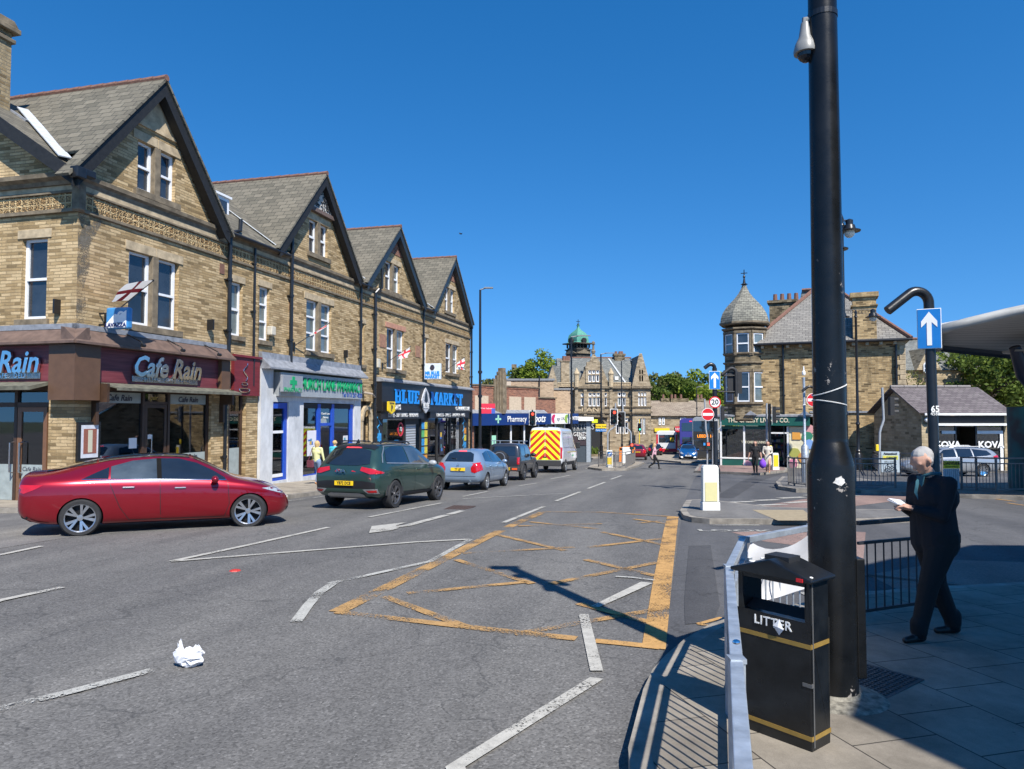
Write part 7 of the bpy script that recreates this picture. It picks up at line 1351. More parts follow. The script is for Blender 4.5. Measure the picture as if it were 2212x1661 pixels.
TEA = NG('teal_render'); TEA.rm(.7); ob_ = TEA.obj(); TEA.col(TEA.ramp(TEA.noise(ob_, .8, 3), [(.4, (.05, .048, .045)), (.62, (.02, .17, .16))])); TEA = TEA.m
b = B(); b.lathe([(.82, -2.75), (.82, .22)], (17.0, 23.4, 0), 28); b.done('column_base', TEA, cn, smooth=R(40))
b = B(Matrix.Scale(KC, 4)); b.tube([(23.4, 31.6, .3), (23.2, 31.4, 1.0), (22.0, 31.0, 1.7), (21.5, 30.8, 2.85)], [.6, .55, .32, .22], 10); b.tube([(23.2, 31.4, .9), (25, 31, 1.6), (27, 31, 3.05)], .35, 10); b.done('steel_branch', mat('navy_steel', (.02, .028, .05), .4), cn, smooth=R(40)); b = B(Matrix.Scale(KC, 4)); b.lathe([(.001, 0), (1.25, .05), (1.25, .12), (.001, .17)], (22.6, 31, 2.6), 20); b.done('uplight_disc', CW, cn)
b = B(Matrix.Scale(KC, 4)); b.tube([(20.0, 27, 3.35), (23, 28.5, 3.3), (28, 30, 3.1)], .2, 10); b.done('tie_beam', _M['navy_steel'], cn)
# unseen canopy added behind the camera's right shoulder, outlined to shade the near pavement
oc_ = T('shade_canopy', 'flat unseen canopy added beside the camera and shaped to shade the pavement', 'canopy', (0, 0, 0), 0, zb=-1.9)
HZ = 4.2; sh = (HZ + 2.05) / math.tan(SEL); off = Vector((math.sin(SAZ) * sh, -math.cos(SAZ) * sh))
S_ = [(2.2, 4.55), (2.45, 5.0), (3.3, 7.6), (4.61, 9.63), (5.7, 10.46), (6.9, 11.13), (7.75, 11.72), (20, 11.2), (22, -8), (5.5, -4)]
b = B(); b.ext([(p[0] + off.x, p[1] + off.y) for p in S_], 'z', HZ, HZ + .3); b.done('shade_slab', mat('dark_soffit', (.05, .05, .055), .8), oc_)  # dark underside keeps bounced light out of the cast shade
for p in ((12.0, 2.0), (16.0, -4.0)): b = B(); b.tube([(p[0], p[1], -2), (p[0], p[1], HZ)], .2, 12); b.done('column', _M['navy_steel'], oc_)
# ================================================================ TREES
def leafmat(name, a, c):
    g = NG(name); g.rm(.7, 0, .2); o = g.obj(); f = g.noise(o, .9, 5, .7); col = g.ramp(f, [(.3, a), (.6, tuple((x + y) / 2 for x, y in zip(a, c))), (.78, c)]); g.col(col)
    tl = g.n('BsdfTranslucent'); g.l(col, tl.inputs[0]); mx = g.n('MixShader', Fac=.35); g.l(g.p.outputs[0], mx.inputs[1]); g.l(tl.outputs[0], mx.inputs[2]); g.l(mx.outputs[0], g.out.inputs[0]); return g.m
LF = [leafmat('leaves_mid_green', (.07, .11, .02), (.19, .25, .05)), leafmat('leaves_spring_green', (.12, .18, .02), (.32, .38, .05)), leafmat('leaves_olive', (.1, .12, .035), (.22, .22, .07))]
BARK = mat('bark', (.07, .055, .04), .95, 0, .4, 6, .4)
def tree(lab, x, y, zb_, zt, rx, n, ls, lm, seed, base=.35, group=None, name='tree'):
    rg = np.random.default_rng(seed); t = T(name, lab, 'tree', (x, y, zb_), group=group); H = zt - zb_; cz = H * (1 + base) / 2; rz = H * (1 - base) / 2
    b = B(); b.tube([(0, 0, -.2), (.1, 0, H * .25), (-.1, .1, H * .5), (.1, 0, H * .8)], [H * .03, H * .024, H * .018, H * .006], 8); tips = []
    for i in range(14):
        a = i * 2.4; h0 = H * (.3 + .4 * (i / 14)); r = rx * rg.uniform(.6, .95); h1 = h0 + rz * rg.uniform(.2, 1.0); h1 = min(h1, H * .93); e = (r * math.cos(a), r * math.sin(a), h1)
        b.tube([(0, 0, h0), (e[0] * .5, e[1] * .5, h0 + (h1 - h0) * .35), e], [H * .012, H * .008, H * .003], 5); tips.append(e)
    b.done('trunk', BARK, t)
    C_ = []; k = 34
    while len(C_) < k:
        p = rg.uniform(-1, 1, 3); q = np.linalg.norm(p)
        if .35 < q < 1: C_.append(p * [rx, rx, rz] * (.93 + .14 * rg.random()) + [0, 0, cz])
    C_ = np.array(C_ + [list(e) for e in tips]); sz = rg.uniform(.16, .36, len(C_)) * rx * 1.15
    ci = rg.integers(0, len(C_), n); d = rg.normal(size=(n, 3)); d /= np.linalg.norm(d, axis=1)[:, None]; P = C_[ci] + d * (sz[ci] * rg.random(n) ** .45)[:, None] * [1, 1, .75]
    u_ = rg.normal(size=(n, 3)); u_ /= np.linalg.norm(u_, axis=1)[:, None]; v_ = np.cross(u_, rg.normal(size=(n, 3))); v_ /= np.linalg.norm(v_, axis=1)[:, None]; s_ = (ls * rg.uniform(.5, 1.3, n))[:, None]
    V = np.stack([P - u_ * s_, P + v_ * s_ * .6, P + u_ * s_, P - v_ * s_ * .6], 1).reshape(-1, 3); quadmesh(V, np.arange(4 * n).reshape(-1, 4), 'crown', lm, t); return t
gt = 'trees beyond the buildings'
for i, (px, Y, top, r, lm, ls, n, lab) in enumerate([(1180, 122, 764, 4.4, 1, .26, 9000, 'bright green tree rising behind the bank chimney'), (1142, 126, 778, 3.4, 0, .26, 6000, 'darker tree beside the bright green one behind the brick block'), (1098, 128, 797, 2.6, 0, .24, 3500, 'small thin tree beside the grey roofed house'), (1045, 116, 815, 2.6, 2, .24, 3000, 'small tree showing between the terrace and the stone pylon'),
        (1425, 135, 806, 4.8, 0, .3, 8000, 'first tree beside the bank gable in the belt over the cottages'), (1462, 138, 810, 4.6, 2, .3, 7000, 'olive tree over the middle of the cottage roof'), (1500, 134, 808, 4.8, 0, .3, 8000, 'dark green tree over the cottage chimneys'), (1538, 128, 800, 4.8, 1, .3, 8000, 'spring green tree touching the turret building'), (1400, 142, 806, 4, 2, .3, 4000, 'tree peeping out past the bank gable'),
        (2075, 64, 745, 4.0, 1, .2, 11000, 'large bright sycamore over the hut roof'), (2140, 60, 738, 4.4, 0, .2, 11000, 'dark dense tree under the station canopy edge'), (2205, 66, 745, 4.4, 1, .2, 11000, 'bright tree beyond the canopy column'), (2290, 62, 745, 4.4, 0, .2, 6000, 'tree at the far side of the canopy column')]):
    x = PXW(px, Y); tree(lab, x, Y, zg(Y), PZ(top, Y), r, n, ls, LF[lm], 40 + i, .2 if px < 1600 else .28, gt)
tree('sparse shrub-like sapling climbing the wall between the turret building and hut', PXW(1968, 49), 49, -3.6, PZ(788, 49), 1.3, 900, .09, LF[2], 91, .2, name='sapling')
rg = np.random.default_rng(5); n = 2600; px0, px1 = PXW(1236, 80), PXW(1292, 80); P = np.stack([rg.uniform(px0, px1, n), rg.uniform(79.6, 81, n), rg.uniform(-4.5, -3.9, n)], 1); u_ = rg.normal(size=(n, 3)) * [.04, .04, .16]; v_ = rg.normal(size=(n, 3)) * .05
quadmesh(np.stack([P - u_, P + v_, P + u_, P - v_], 1).reshape(-1, 3), np.arange(4 * n).reshape(-1, 4), 'bedding_plants', LF[0])['kind'] = 'stuff'
b = B(); b.box(px0 - .2, px1 + .3, 79.4, 81.2, -4.95, -4.45); tag(b.done('stone_planter', SOT), 'long low stone planter full of green plants before the bank', 'planter')
# ================================================================ STREET FURNITURE
CAM_F = R(0)
def head(par, x, y, z, ang, lit=None, board=True, s=1.0):
    """three-aspect signal head with its top at z, facing local -y turned by ang"""
    M = Matrix.Translation((x, y, z)) @ Matrix.Rotation(ang, 4, 'Z') @ Matrix.Scale(s, 4); b = B(M); b.box(-.15, .15, -.12, .08, -.92, 0); hd = b.done('signal_head', BLKM, par)
    if board: b = B(M); b.box(-.27, .27, .085, .1, -1.03, .1); b.done('backing_board', WHT, hd); b = B(M); b.box(-.23, .23, .07, .0846, -.99, .06); b.done('board_face', BLKM, hd)
    for i, c in enumerate(('red', 'amber', 'green')):
        zc_ = -.16 - .3 * i; b = B(M); b.lathe([(.001, -.13), (.105, -.13), (.105, -.121), (.001, -.121)], (0, 0, zc_), 16, 'y')
        on = lit == c; m = {'red': mat('red_lamp_lit', (1, .06, .03), .3, 0, 0, emit=2.2) if on else mat('red_lens', (.12, .01, .01), .2), 'amber': mat('amber_lens', (.1, .05, .01), .2), 'green': mat('green_lamp_lit', (.05, .9, .55), .3, 0, 0, emit=2) if on else mat('green_lens', (.01, .06, .05), .2)}[c]
        b.done('lens', m, hd); b = B(M); b.lathe([(.12, -.33), (.125, -.33), (.125, -.12), (.12, -.12)], (0, 0, zc_), 12, 'y', R(-20), R(220)); b.done('hood', BLKM, hd)
    return hd
def pushbox(par, x, y, z): b = B(); b.box(x - .07, x + .07, y - .16, y - .06, z - .16, z + .16); b.done('push_button_box', YEL, par, bevel=.02)
def sigpole(lab, base, pts, col, heads=(), box=None, r=.057, ped=None, group='traffic light posts', h=.12):
    """base = ground point; pts = [(px, py)...] read along the post at that distance"""
    g = G(*base, h); t = T('traffic_light', lab, 'traffic light', g, 0, group, zb=g.z); t.location = g; Y = g.y; P = []
    P = [Vector((0, 0, g.z - .02))] + [Vector((PXW(px, Y) - g.x, 0, PZ(py, Y))) for px, py in pts]
    Q = [P[0]]
    for i in range(1, len(P) - 1):
        a, c, d = P[i - 1], P[i], P[i + 1]; k = .18
        Q += [c + (a - c).normalized() * min(k, (a - c).length * .4), c.lerp((a + d) / 2, .08), c + (d - c).normalized() * min(k, (d - c).length * .4)]
    Q.append(P[-1]); b = B(); b.tube(Q, r, 10); b.done('post', col, t, smooth=R(40))
    for (px, py, ang, lit, bd) in heads: head(t, PXW(px, Y) - g.x, -.1 if abs(ang) < 1 else 0, PZ(py, Y), ang, lit, bd)
    if box: pushbox(t, PXW(box[0], Y) - g.x, 0, PZ(box[1], Y))
    if ped: x, z = PXW(ped[0], Y) - g.x, PZ(ped[1], Y); b = B(); b.box(x - .13, x + .13, -.3, -.06, z - .45, z); pd = b.done('signal_head', BLKM, t); b = B(); b.box(x - .07, x + .07, -.312, -.301, z - .2, z - .05); b.done('lens', mat('red_lamp_lit', (1, .06, .03), .3, 0, 0, emit=2.2), pd); b = B(); b.box(x - .07, x + .07, -.312, -.301, z - .4, z - .26); b.done('lens', _M['green_lens'], pd)
    return t
GP_ = mat('light_grey_post', (.3, .32, .34), .45, 0, .12, 7)
sigpole('traffic light showing red just past the white van on the parade side', (1150, 1000), [(1150, 885)], BLK, [(1150.3, 890, 0, 'red', True)])
sigpole('cranked grey signal post with a red light over the railed island', (1312.5, 1004), [(1312.5, 932), (1329.5, 921), (1329.5, 871)], GP_, [(1326, 886, 0, 'red', True)])
sigpole('tall cranked grey signal post with a dim turned away head on the railed island', (1364.5, 1003), [(1362.5, 932), (1346, 920), (1345, 868)], GP_, [(1341.5, 892, R(-35), None, True)], ped=(1363, 957))
sigpole('green lit traffic light farther off beyond the island', (1381, 978), [(1381, 905)], YEL, [(1381, 914.5, 0, 'green', True)], group='far green signals')
sigpole('lower green lit traffic light farther off beside its twin', (1387.5, 976), [(1387.5, 912)], BLK, [(1387.5, 919.5, R(10), 'green', True)], group='far green signals')
sigpole('short cranked grey post with red pedestrian light left of the signs post', (1527.5, 1008), [(1527.5, 945), (1524, 930), (1522, 862)], GP_, ped=(1526.5, 955))
sigpole('black signal head in profile on a cranked grey post behind the 20 sign', (1539.5, 1008), [(1539.5, 935), (1556, 925), (1556, 874)], GP_, [(1560, 877, R(80), None, False)])
sigpole('bare cranked grey post with yellow button box by the cheese shop window', (1605, 1003), [(1604, 943), (1608.5, 922), (1609.5, 882)], GP_, box=(1606, 965))
sigpole('tall straight grey post beside the black signal post on the pink island', (1656, 1014), [(1656, 871)], GP_)
sigpole('black signal post with a head in profile and yellow button box on the pink island', (1662.5, 1015), [(1662, 872)], BLK, [(1671, 878, R(70), None, True)], box=(1661, 968), r=.085)
sigpole('thin post carrying a small signal head in front of the mural', (1719, 1000), [(1718, 873)], GP_, [(1722.5, 874, R(70), None, True)], box=(1714.5, 964))
sigpole('cranked grey post with a black signal head in profile before the quoined wall', (1899, 1024), [(1899, 930), (1908, 909), (1906, 837)], GP_, [(1924, 857, R(85), None, False)], box=(1890, 967))
# lamp columns
def lampcol(lab, base, top, arm, r=.06, Y=None, grp='plain lamp columns'):
    g = Vector((PXW(base, Y), Y, zg(Y) + .1)); t = T('lamp_column', lab, 'lamp post', g, 0, grp, zb=g.z); t.location = g; zt = PZ(top, Y); b = B(); b.tube([(0, 0, g.z), (0, 0, g.z + 1.3), (0, 0, g.z + 1.35), (0, 0, zt)], [r * 1.7, r * 1.7, r * 1.1, r * .7], 10)
    for z in (g.z + 4.2, g.z + 5.6): b.cyl((0, 0, z), r * 1.5, .15, 10)
    b.done('column', BLK, t, smooth=R(40)); b = B(); b.tube([(0, 0, zt), (arm * .4, 0, zt + .1)], r * .5, 8); b.box(min(arm * .3, arm), max(arm * .3, arm), -.12, .12, zt + .08, zt + .15); b.done('lantern', GRYP, t); return t
l1 = lampcol('tall black lamp column rising past the far end of the terrace', 1037, 626, .75, .085, 42)
bn = B(); 
l2 = lampcol('slim lamp column before the domed tower', 1234.5, 728, 1.6, .09, 60); lampcol('lamp column in front of the bank gable carrying direction signs', 1298.5, 765, 1.4, .1, 72); lampcol('thin lamp column before the right part of the bank', 1343, 780, 1.2, .08, 84); lampcol('lamp column standing over the cottage roof beside the buses', 1566 - 0, 905, .8, .07, 96); lampcol('thin black lamp column above the cottage row', 1505, 837, .8, .07, 92)
ns = T('direction_signs', 'yellow and blue direction signs fixed to the lamp column before the bank', 'sign', (PXW(1298, 71.8), 71.8, -2)); Y = 71.8
for c_, z0_, z1_, s_, m_ in (('y', 925, 916, 'Farnley Green', YEL), ('b', 932, 926.5, 'Public Toilets', BLU)):
    b = B(); x0_, x1_ = PXW(1286, Y) - PXW(1298, Y), PXW(1309, Y) - PXW(1298, Y); b.box(x0_, x1_, -.15, -.1, PZ(z0_, Y) + 2, PZ(z1_, Y) + 2); p_ = b.done('sign_panel', m_, ns); text('lettering', s_, INK if c_ == 'y' else WSGN, p_, .2, (0, -.16, (PZ(z0_, Y) + PZ(z1_, Y)) / 2 + 2), ext=.005)
pl = T('party_placard', 'small red placard tied to the lamp column above the navy fascia', 'sign', (PXW(1040, 41.8), 41.8, PZ(882, 41.8)), R(10)); b = B(); b.box(0, .8, -.02, 0, -.3, .28); pk = b.done('panel', mat('placard_red', (.6, .02, .05), .5), pl); text('lettering', 'Vote Labour', WSGN, pk, .13, (.3, -.03, 0), ext=.004); b = B(); b.box(.58, .8, -.026, -.021, -.3, .0); b.done('corner_print', mat('placard_blue', (.05, .1, .4), .5), pk)
def heritage(lab, px, Y, top, arms):
    g = Vector((PXW(px, Y), Y, zg(Y) + .1)); t = T('heritage_lamp_post', lab, 'lamp post', g, 0, 'old style lamp posts', zb=g.z); t.location = g; zt = PZ(top, Y); b = B()
    b.lathe([(.2, g.z), (.2, g.z + .9), (.13, g.z + 1.0), (.16, g.z + 1.1), (.1, g.z + 1.2), (.09, g.z + 2.6), (.13, g.z + 2.65), (.08, g.z + 2.8), (.065, zt - .5), (.1, zt - .45), (.05, zt - .3), (.09, zt - .22), (.02, zt)], n=12); b.done('post', BLK, t, smooth=R(45))
    for ax, az in arms:
        b = B(); b.tube([(0, 0, az + .3), (ax, 0, az + .3)], .025, 6)
        for k in range(3): b.tube([(ax * (.25 + .2 * k) + .1 * math.cos(a), 0, az + .16 + .1 * math.sin(a)) for a in [j * .7 for j in range(10)]], .01, 5)
        b.done('bracket', BLK, t); b = B(); b.lathe([(.04, az + .35), (.14, az + .3), (.14, az + .12), (.2, az + .1), (.24, az - .05), (.42, az - .12), (.4, az - .16), (.2, az - .13)], (ax, 0, 0), 18); lt = b.done('lantern', BLK, t, smooth=R(30)); b = B(); b.sph((ax, 0, az - .2), (.2, .2, .2), 14, 8); b.done('glass_bowl', mat('bowl_glass', (.55, .55, .5), .15, 0, .1), lt)
    return t
heritage('old style twin lantern lamp post just beside the big black pole', 1825, 28, 462, [(.3, PZ(492, 28)), (-.2, PZ(515, 28) - .3)]); heritage('old style lamp post with one lantern on a scrolled arm before the gable wall', 1852, 42, 668, [(1.0, PZ(680, 42)), (-.8, PZ(680, 42))])
# foreground pole with dome cameras
g = Vector((2.205, 5.02, -1.93)); t = T('black_lamp_pole', 'thick scuffed black pole with wide base filling the height of the view', 'pole', g, zb=-1.93)
SCF = NG('scuffed_black_paint'); SCF.rm(.3, 0, .35); ob_ = SCF.obj(); n1 = SCF.noise(ob_, 9, 6, .75); n2 = SCF.noise(ob_, 1.6, 3); mm = SCF.n('Math', _operation='MULTIPLY'); SCF.l(n1, mm.inputs[0]); SCF.l(n2, mm.inputs[1]); base_ = SCF.ramp(SCF.noise(ob_, 4, 5), [(.3, (.004, .0045, .005)), (.7, (.011, .0115, .012))]); SCF.col(SCF.mix(base_, (.3, .27, .24), SCF.ramp(mm.outputs[0], [(.365, (0, 0, 0)), (.375, (1, 1, 1))]))); rr_ = SCF.n('MapRange'); rr_.inputs[3].default_value = .16; rr_.inputs[4].default_value = .42; SCF.l(n1, rr_.inputs[0]); SCF.l(rr_.outputs[0], SCF.p.inputs['Roughness']); SCF.bump(n1, .12, .01); SCF = SCF.m
b = B(); b.lathe([(.155, -1.95), (.153, -.36), (.15, -.34), (.112, -.2), (.108, -.19), (.108, -.17), (.09, 4.2), (.0, 4.25)], n=40); b.done('shaft', SCF, t, smooth=R(30))
b = B(); b.lathe([(.0, -1.94), (.36, -1.935), (.3, -1.915), (.18, -1.9), (.16, -1.88)], n=18); b.done('base_plate', mat('flaking_base', (.2, .185, .15), .9, 0, .8, 14, .3), t)
b = B(); b.box(.12, .18, -.1, .1, -1.78, -.98); b.done('access_door', SCF, t, bevel=.008); b = B(); b.lathe([(.093, 2.8), (.1, 2.8), (.1, 2.84), (.093, 2.84)], n=24); b.done('collar', BLK, t)
for z, tilt in ((.165, .04), (.075, -.02)): b = B(); b.tube([(.112 * math.cos(a), .112 * math.sin(a), z + tilt * math.cos(a)) for a in [i * 2 * math.pi / 20 for i in range(21)]], .004, 5); b.done('cable_tie', mat('tie_white', (.6, .6, .58), .4), t)
random.seed(4); b = B(); n_ = 14; vs = [(0, 0)] + [(.05 * random.uniform(.5, 1.1) * math.cos(6.28 * i / n_), .035 * random.uniform(.5, 1.1) * math.sin(6.28 * i / n_)) for i in range(n_)]
b.add([(.157 * math.sin(u_ * 6.4 - .05), -.157 * math.cos(u_ * 6.4 - .05), -.45 + v_) for u_, v_ in vs], [(0, i + 1, (i + 1) % n_ + 1) for i in range(n_)]); b.done('torn_sticker', mat('sticker_remains', (.6, .58, .55), .7, 0, .25, 30), t)
def dome(par, x, y, z, s=1): b = B(); b.tube([(0, 0, z + .22), (x, y, z + .22), (x, y, z + .1)], .03, 8); b.lathe([(.03, z + .2), (.045, z + .1), (.07, z + .05), (.082, z), (.08, z - .02), (0, z - .02)], (x, y, 0), 18); c_ = b.done('camera_housing', mat('camera_grey', (.22, .22, .21), .4), par, smooth=R(40)); b = B(); b.sph((x, y, z - .02), (.058, .058, .065), 14, 8); b.done('camera_dome', mat('smoked_dome', (.02, .02, .022), .05), c_)
dome(t, -.115, .02, 2.58); dome(t, .25, -.1, 3.1); b = B(); b.tube([(0, 0, 4.1), (0, 0, 4.25)], .05, 8); b.box(-.28, .12, -.1, .1, 4.25, 4.33); b.box(-.2, .0, -.06, .06, 3.5, 3.66); b.done('lantern_head', BLKM, t)
# litter bin
bx_ = Vector((.63, -.777, 0)); g = Vector((1.70, 4.17, -1.925)); t = T('litter_bin', 'black metal litter bin with gold bands against the guard rail', 'litter bin', g, math.atan2(-.777, .63), zb=-1.925)
BIN = mat('bin_black', (.008, .009, .01), .3, 0, .6, 5, .08); GOLD = mat('gold_band', (.3, .19, .045), .45, .2, .15, 12)
x0_, x1_, y1_, zt_ = -.47, 0, .21, -.97
b = B(); b.box(x0_, x1_, 0, y1_, -1.925, -1.2); b.box(x0_, x0_ + .035, .0, y1_, -1.2, zt_); b.box(x1_ - .035, x1_, 0, y1_, -1.2, zt_); b.box(x0_ + .035, x1_ - .035, 0, .03, -1.0, zt_); b.box(x0_ + .035, x1_ - .035, y1_ - .03, y1_, -1.0, zt_); b.done('body', BIN, t, bevel=.006)
b = B(); b.ext([(x0_ - .03, zt_), (x1_ + .03, zt_), (x1_ + .035, zt_ + .02), (-.235, zt_ + .105), (x0_ - .035, zt_ + .02)], 'y', -.035, y1_ + .035); b.done('lid', BIN, t, bevel=.008); b = B(); b.box(-.32, -.16, .06, .19, zt_ + .07, zt_ + .112); b.done('stub_plate', BLKM, t)
b = B(); b.add([(x0_ + .035, .03, -1.19), (x1_ - .035, .03, -1.19), (x1_ - .035, .12, -1.15), (x0_ + .035, .12, -1.15)], [(0, 1, 2, 3)]); b.done('chute', BLKM, t)
b = B(); b.box(x1_, x1_ + .004, .02, .03, -1.9, -.97); b.box(x1_ - .05, x1_ + .008, -.004, .02, -1.56, -1.54); b.done('door_seam', mat('bin_edge', (.1, .1, .1), .3), t)
for z in (-1.345, -1.86): b = B(); b.box(x0_ - .003, x1_ + .003, -.003, y1_ + .003, z, z + .025); b.done('gold_band', GOLD, t)
text('lettering', 'LITTER', WSGN, t, .075, (-.235, -.004, -1.245), ext=.0015, bold=.001, space=1.1)
b = B(); random.seed(6); b.add([(.0, 0, .045), (-.035, -.012, .0), (.0, -.004, -.05), (.035, -.014, -.01), (.0, -.02, 0)], [(0, 1, 4), (1, 2, 4), (2, 3, 4), (3, 0, 4)]); o = b.done('paper_scrap', PAP, t); o.location = (-.19, -.004, -1.255)
b = B(); b.box(x1_ - .06, x1_ - .02, -.04, -.034, zt_ + .005, zt_ + .025); b.done('red_sticker', RED, t); 
for x, y, s_ in ((-.4, .05, .02), (-.36, .1, .014), (.0, .02, .012)): b = B(); b.sph((x, y, zt_ + .12 - abs(x + .235) * .42 + .008), (s_, s_, .006), 8, 5); b.done('bird_mess', WSGN, t)
# guard rails
def railing(lab, pts, m, H=.95, gap=.19, sp=.105, w_=.05, grp=None, post=True, barm=None, rb=.008, h=.12, bot=.1, grounded=None, cat='railing'):
    """pts = plan corners; top rail, second rail, bars between it and the bottom rail"""
    p0 = pts[0]; z0 = zg(p0[1]) + h; t = T('guard_railing', lab, cat, (p0[0], p0[1], z0), 0, grp); O = Vector((p0[0], p0[1], z0))
    def P(p, z): return Vector((p[0], p[1], zg(p[1]) + h + z)) - O
    for a, c in zip(pts, pts[1:]):
        b = B(); b.bar(P(a, H - w_ / 2), P(c, H - w_ / 2), w_, w_); b.done('top_rail', m, t, bevel=.004); L_ = (Vector(c) - Vector(a)).length
        b = B(); b.bar(P(a, H - gap), P(c, H - gap), w_ * .7, w_ * .7); b.done('middle_rail', m, t); b = B(); b.bar(P(a, bot), P(c, bot), w_ * .7, w_ * .7); b.done('bottom_rail', m, t)
        b = B(); k = int(L_ / sp)
        for i in range(1, k): q = Vector(a).lerp(Vector(c), i / k); b.tube([P(q, bot + w_ * .3), P(q, H - gap - w_ * .3)], rb, 6, False)
        b.done('infill_bars', barm or m, t)
    if post:
        for p in pts: b = B(); b.bar(P(p, -.1), P(p, H - .001), w_ * 1.08, w_ * 1.08, up=(0, 1, 0)); b.box(*[v for v in (P(p, H).x - w_ * .62, P(p, H).x + w_ * .62, P(p, H).y - w_ * .62, P(p, H).y + w_ * .62, P(p, H).z - .012, P(p, H).z + .006)]); b.done('post', m, t)
    return t
P2 = (1.87, 5.90); gr = railing('galvanised guard rail along the kerb beside the litter bin', [(.05, .0), (.595, 1.89), (.87, 2.84), (1.40, 4.70), P2, (2.73, 6.64), (3.2, 6.86)], GALV)
b = B(); b.sph((.87 - .05, 2.84, 1.005 - .04), (.016, .016, .01), 10, 6); o = b.done('bolt', CHR, gr)
BRL = mat('black_railing', (.02, .022, .027), .45, 0, .25, 10)
railing('black painted railing behind the standing man', [(3.28, 6.9), (4.32, 7.36)], BRL, gap=.21, sp=.11, w_=.04, post=False)
# banner hanging on the rail
b = B(); vs = []; n_, m_ = 14, 8; A_, C_2 = Vector((2.0, 6.02)), Vector((3.1, 6.8))
for i in range(n_):
    for j in range(m_): u_, v_ = i / (n_ - 1), j / (m_ - 1); q = A_.lerp(C_2, u_); z = zg(q.y) + .12 + .9 - v_ * (.55 - .1 * u_) ; sg = .03 * math.sin(u_ * 13 + v_ * 3) + .04 * math.sin(v_ * 5 + u_ * 4); x_ = q.x - .04 - sg * .6 + (-.16 * v_ * (1 - u_)); vs.append((x_, q.y - .05 - sg + .0, z - .09 * abs(math.sin(u_ * 5)) * (1 - v_)))
b.add(vs, [(i * m_ + j, i * m_ + j + 1, (i + 1) * m_ + j + 1, (i + 1) * m_ + j) for i in range(n_ - 1) for j in range(m_ - 1)]); bnr = b.done('crumpled_banner', mat('banner_vinyl', (.6, .6, .62), .4, 0, .12, 4), smooth=True); tag(bnr, 'crumpled white vinyl banner tied to the far stretch of guard rail', 'banner')
b = B(); b.lathe([(.04, -.006), (.065, -.006), (.065, 0), (.04, 0)], (0, 0, 0), 14, 'y'); o = b.done('lettering', INK, bnr); o.location = (1.98, 5.93, zg(6) + .62); o.rotation_euler = (0, R(25), R(35))
GBR = mat('bronze_railing', (.16, .15, .14), .5, .1, .2, 8); grr = 'guard railings around the junction'
isl = [G(1293, 1008, .12), G(1330, 1011, .12), G(1352, 1011, .12)]; railing('low grey railing on the island behind the keep left bollard', [(p.x, p.y) for p in isl] + [(p.x, p.y) for p in [G(1371, 1001, .12), G(1372, 996, .12)]], GBR, 1.0, grp=grr, sp=.2, rb=.015)
q = [G(1530, 1002, .12), G(1601, 1002, .12)]; railing('black railing along the kerb before the cheese shop windows', [(p.x, p.y) for p in q], BRL, 1.0, grp=grr, sp=.2, rb=.015, w_=.06); b = B(); c_ = G(1594, 1001, .12); b.box(-.45, .45, -.05, 0, .1, 1.15); cb2 = b.done('cabinet', GRYP); cb2.location = c_; tag(cb2, 'flat grey metal panel standing at the end of the black kerb railing', 'panel')
cu_ = [(10.15, 26.6), (10.0, 25.7), (10.15, 25.0), (10.7, 24.6), (11.6, 24.5), (13.0, 24.6)]; railing('curved railing on the rounded island before the big pole', cu_, GBR, 1.02, grp=grr, sp=.13, rb=.011)
q = [G(1846, 1006, .12), G(1882, 1006, .12), G(1902, 1024, .12), G(1945, 1024, .12), G(1990, 1026, .12), G(2036, 1030, .12)]; railing('long railing carrying the look right board', [(p.x, p.y) for p in q], GBR, 1.05, grp=grr, sp=.13, rb=.011)
q = [G(2078, 1058, .12), G(2110, 1060, .12), G(2153, 1064, .12), G(2220, 1063, .12), (21, 22.6), (30, 23)]; railing('bronze coloured railing running off under the canopy', [(p[0], p[1]) for p in q], GBR, 1.08, grp=grr, sp=.13, rb=.011)
g = G(1921, 1024, .12); t = T('warning_board', 'blue-grey attention board telling walkers to look right', 'sign', (g.x, g.y - .12, g.z), R(-8)); b = B(); b.box(-.42, .42, -.02, .02, .1, 1.12); bd = b.done('panel', mat('board_pale_blue', (.38, .45, .5), .5), t); b = B(); b.box(-.36, .36, -.03, -.021, .72, .92); b.done('warning_strip', mat('board_yellow', (.55, .55, .12), .5), bd)
text('lettering', 'Attention!', INK, bd, .15, (0, -.035, 1.01), ext=.003, bold=.004); text('lettering', 'DANGER', INK, bd, .12, (.06, -.036, .82), ext=.002, bold=.003); text('lettering', 'Before Crossing', INK, bd, .085, (0, -.035, .62), ext=.002); text('lettering', 'LOOK', INK, bd, .19, (0, -.035, .33), ext=.003, bold=.004); text('lettering', 'RIGHT!', INK, bd, .19, (0, -.035, .18), ext=.003, bold=.004)
b = B(); [b.tube([(s * .15 + .13 * math.cos(a), -.03, .49 + .045 * math.sin(a)) for a in [k * .53 for k in range(13)]], .005, 5) for s in (-1, 1)]; [b.sph((s * .15 + .03, -.03, .49), (.035, .006, .035), 10, 6) for s in (-1, 1)]; b.done('eyes_symbol', INK, bd)
b = B(); b.ext([(-.33, .74), (-.17, .74), (-.25, .9)], 'y', -.038, -.031); b.done('warning_triangle', YEL, bd)
g = G(2056, 1056, .12); t = T('danger_sign', 'yellow danger plate over a ribbed white panel on the railing end', 'sign', (g.x, g.y, g.z), R(0)); b = B(); b.box(-.27, .27, -.03, 0, .68, .93); dp = b.done('panel', mat('danger_yellow', (.75, .65, .03), .4), t); text('lettering', 'DANGER', INK, dp, .14, (0, -.035, .85), ext=.002, bold=.004); text('lettering', 'Beware of buses', INK, dp, .065, (0, -.035, .74), ext=.002)
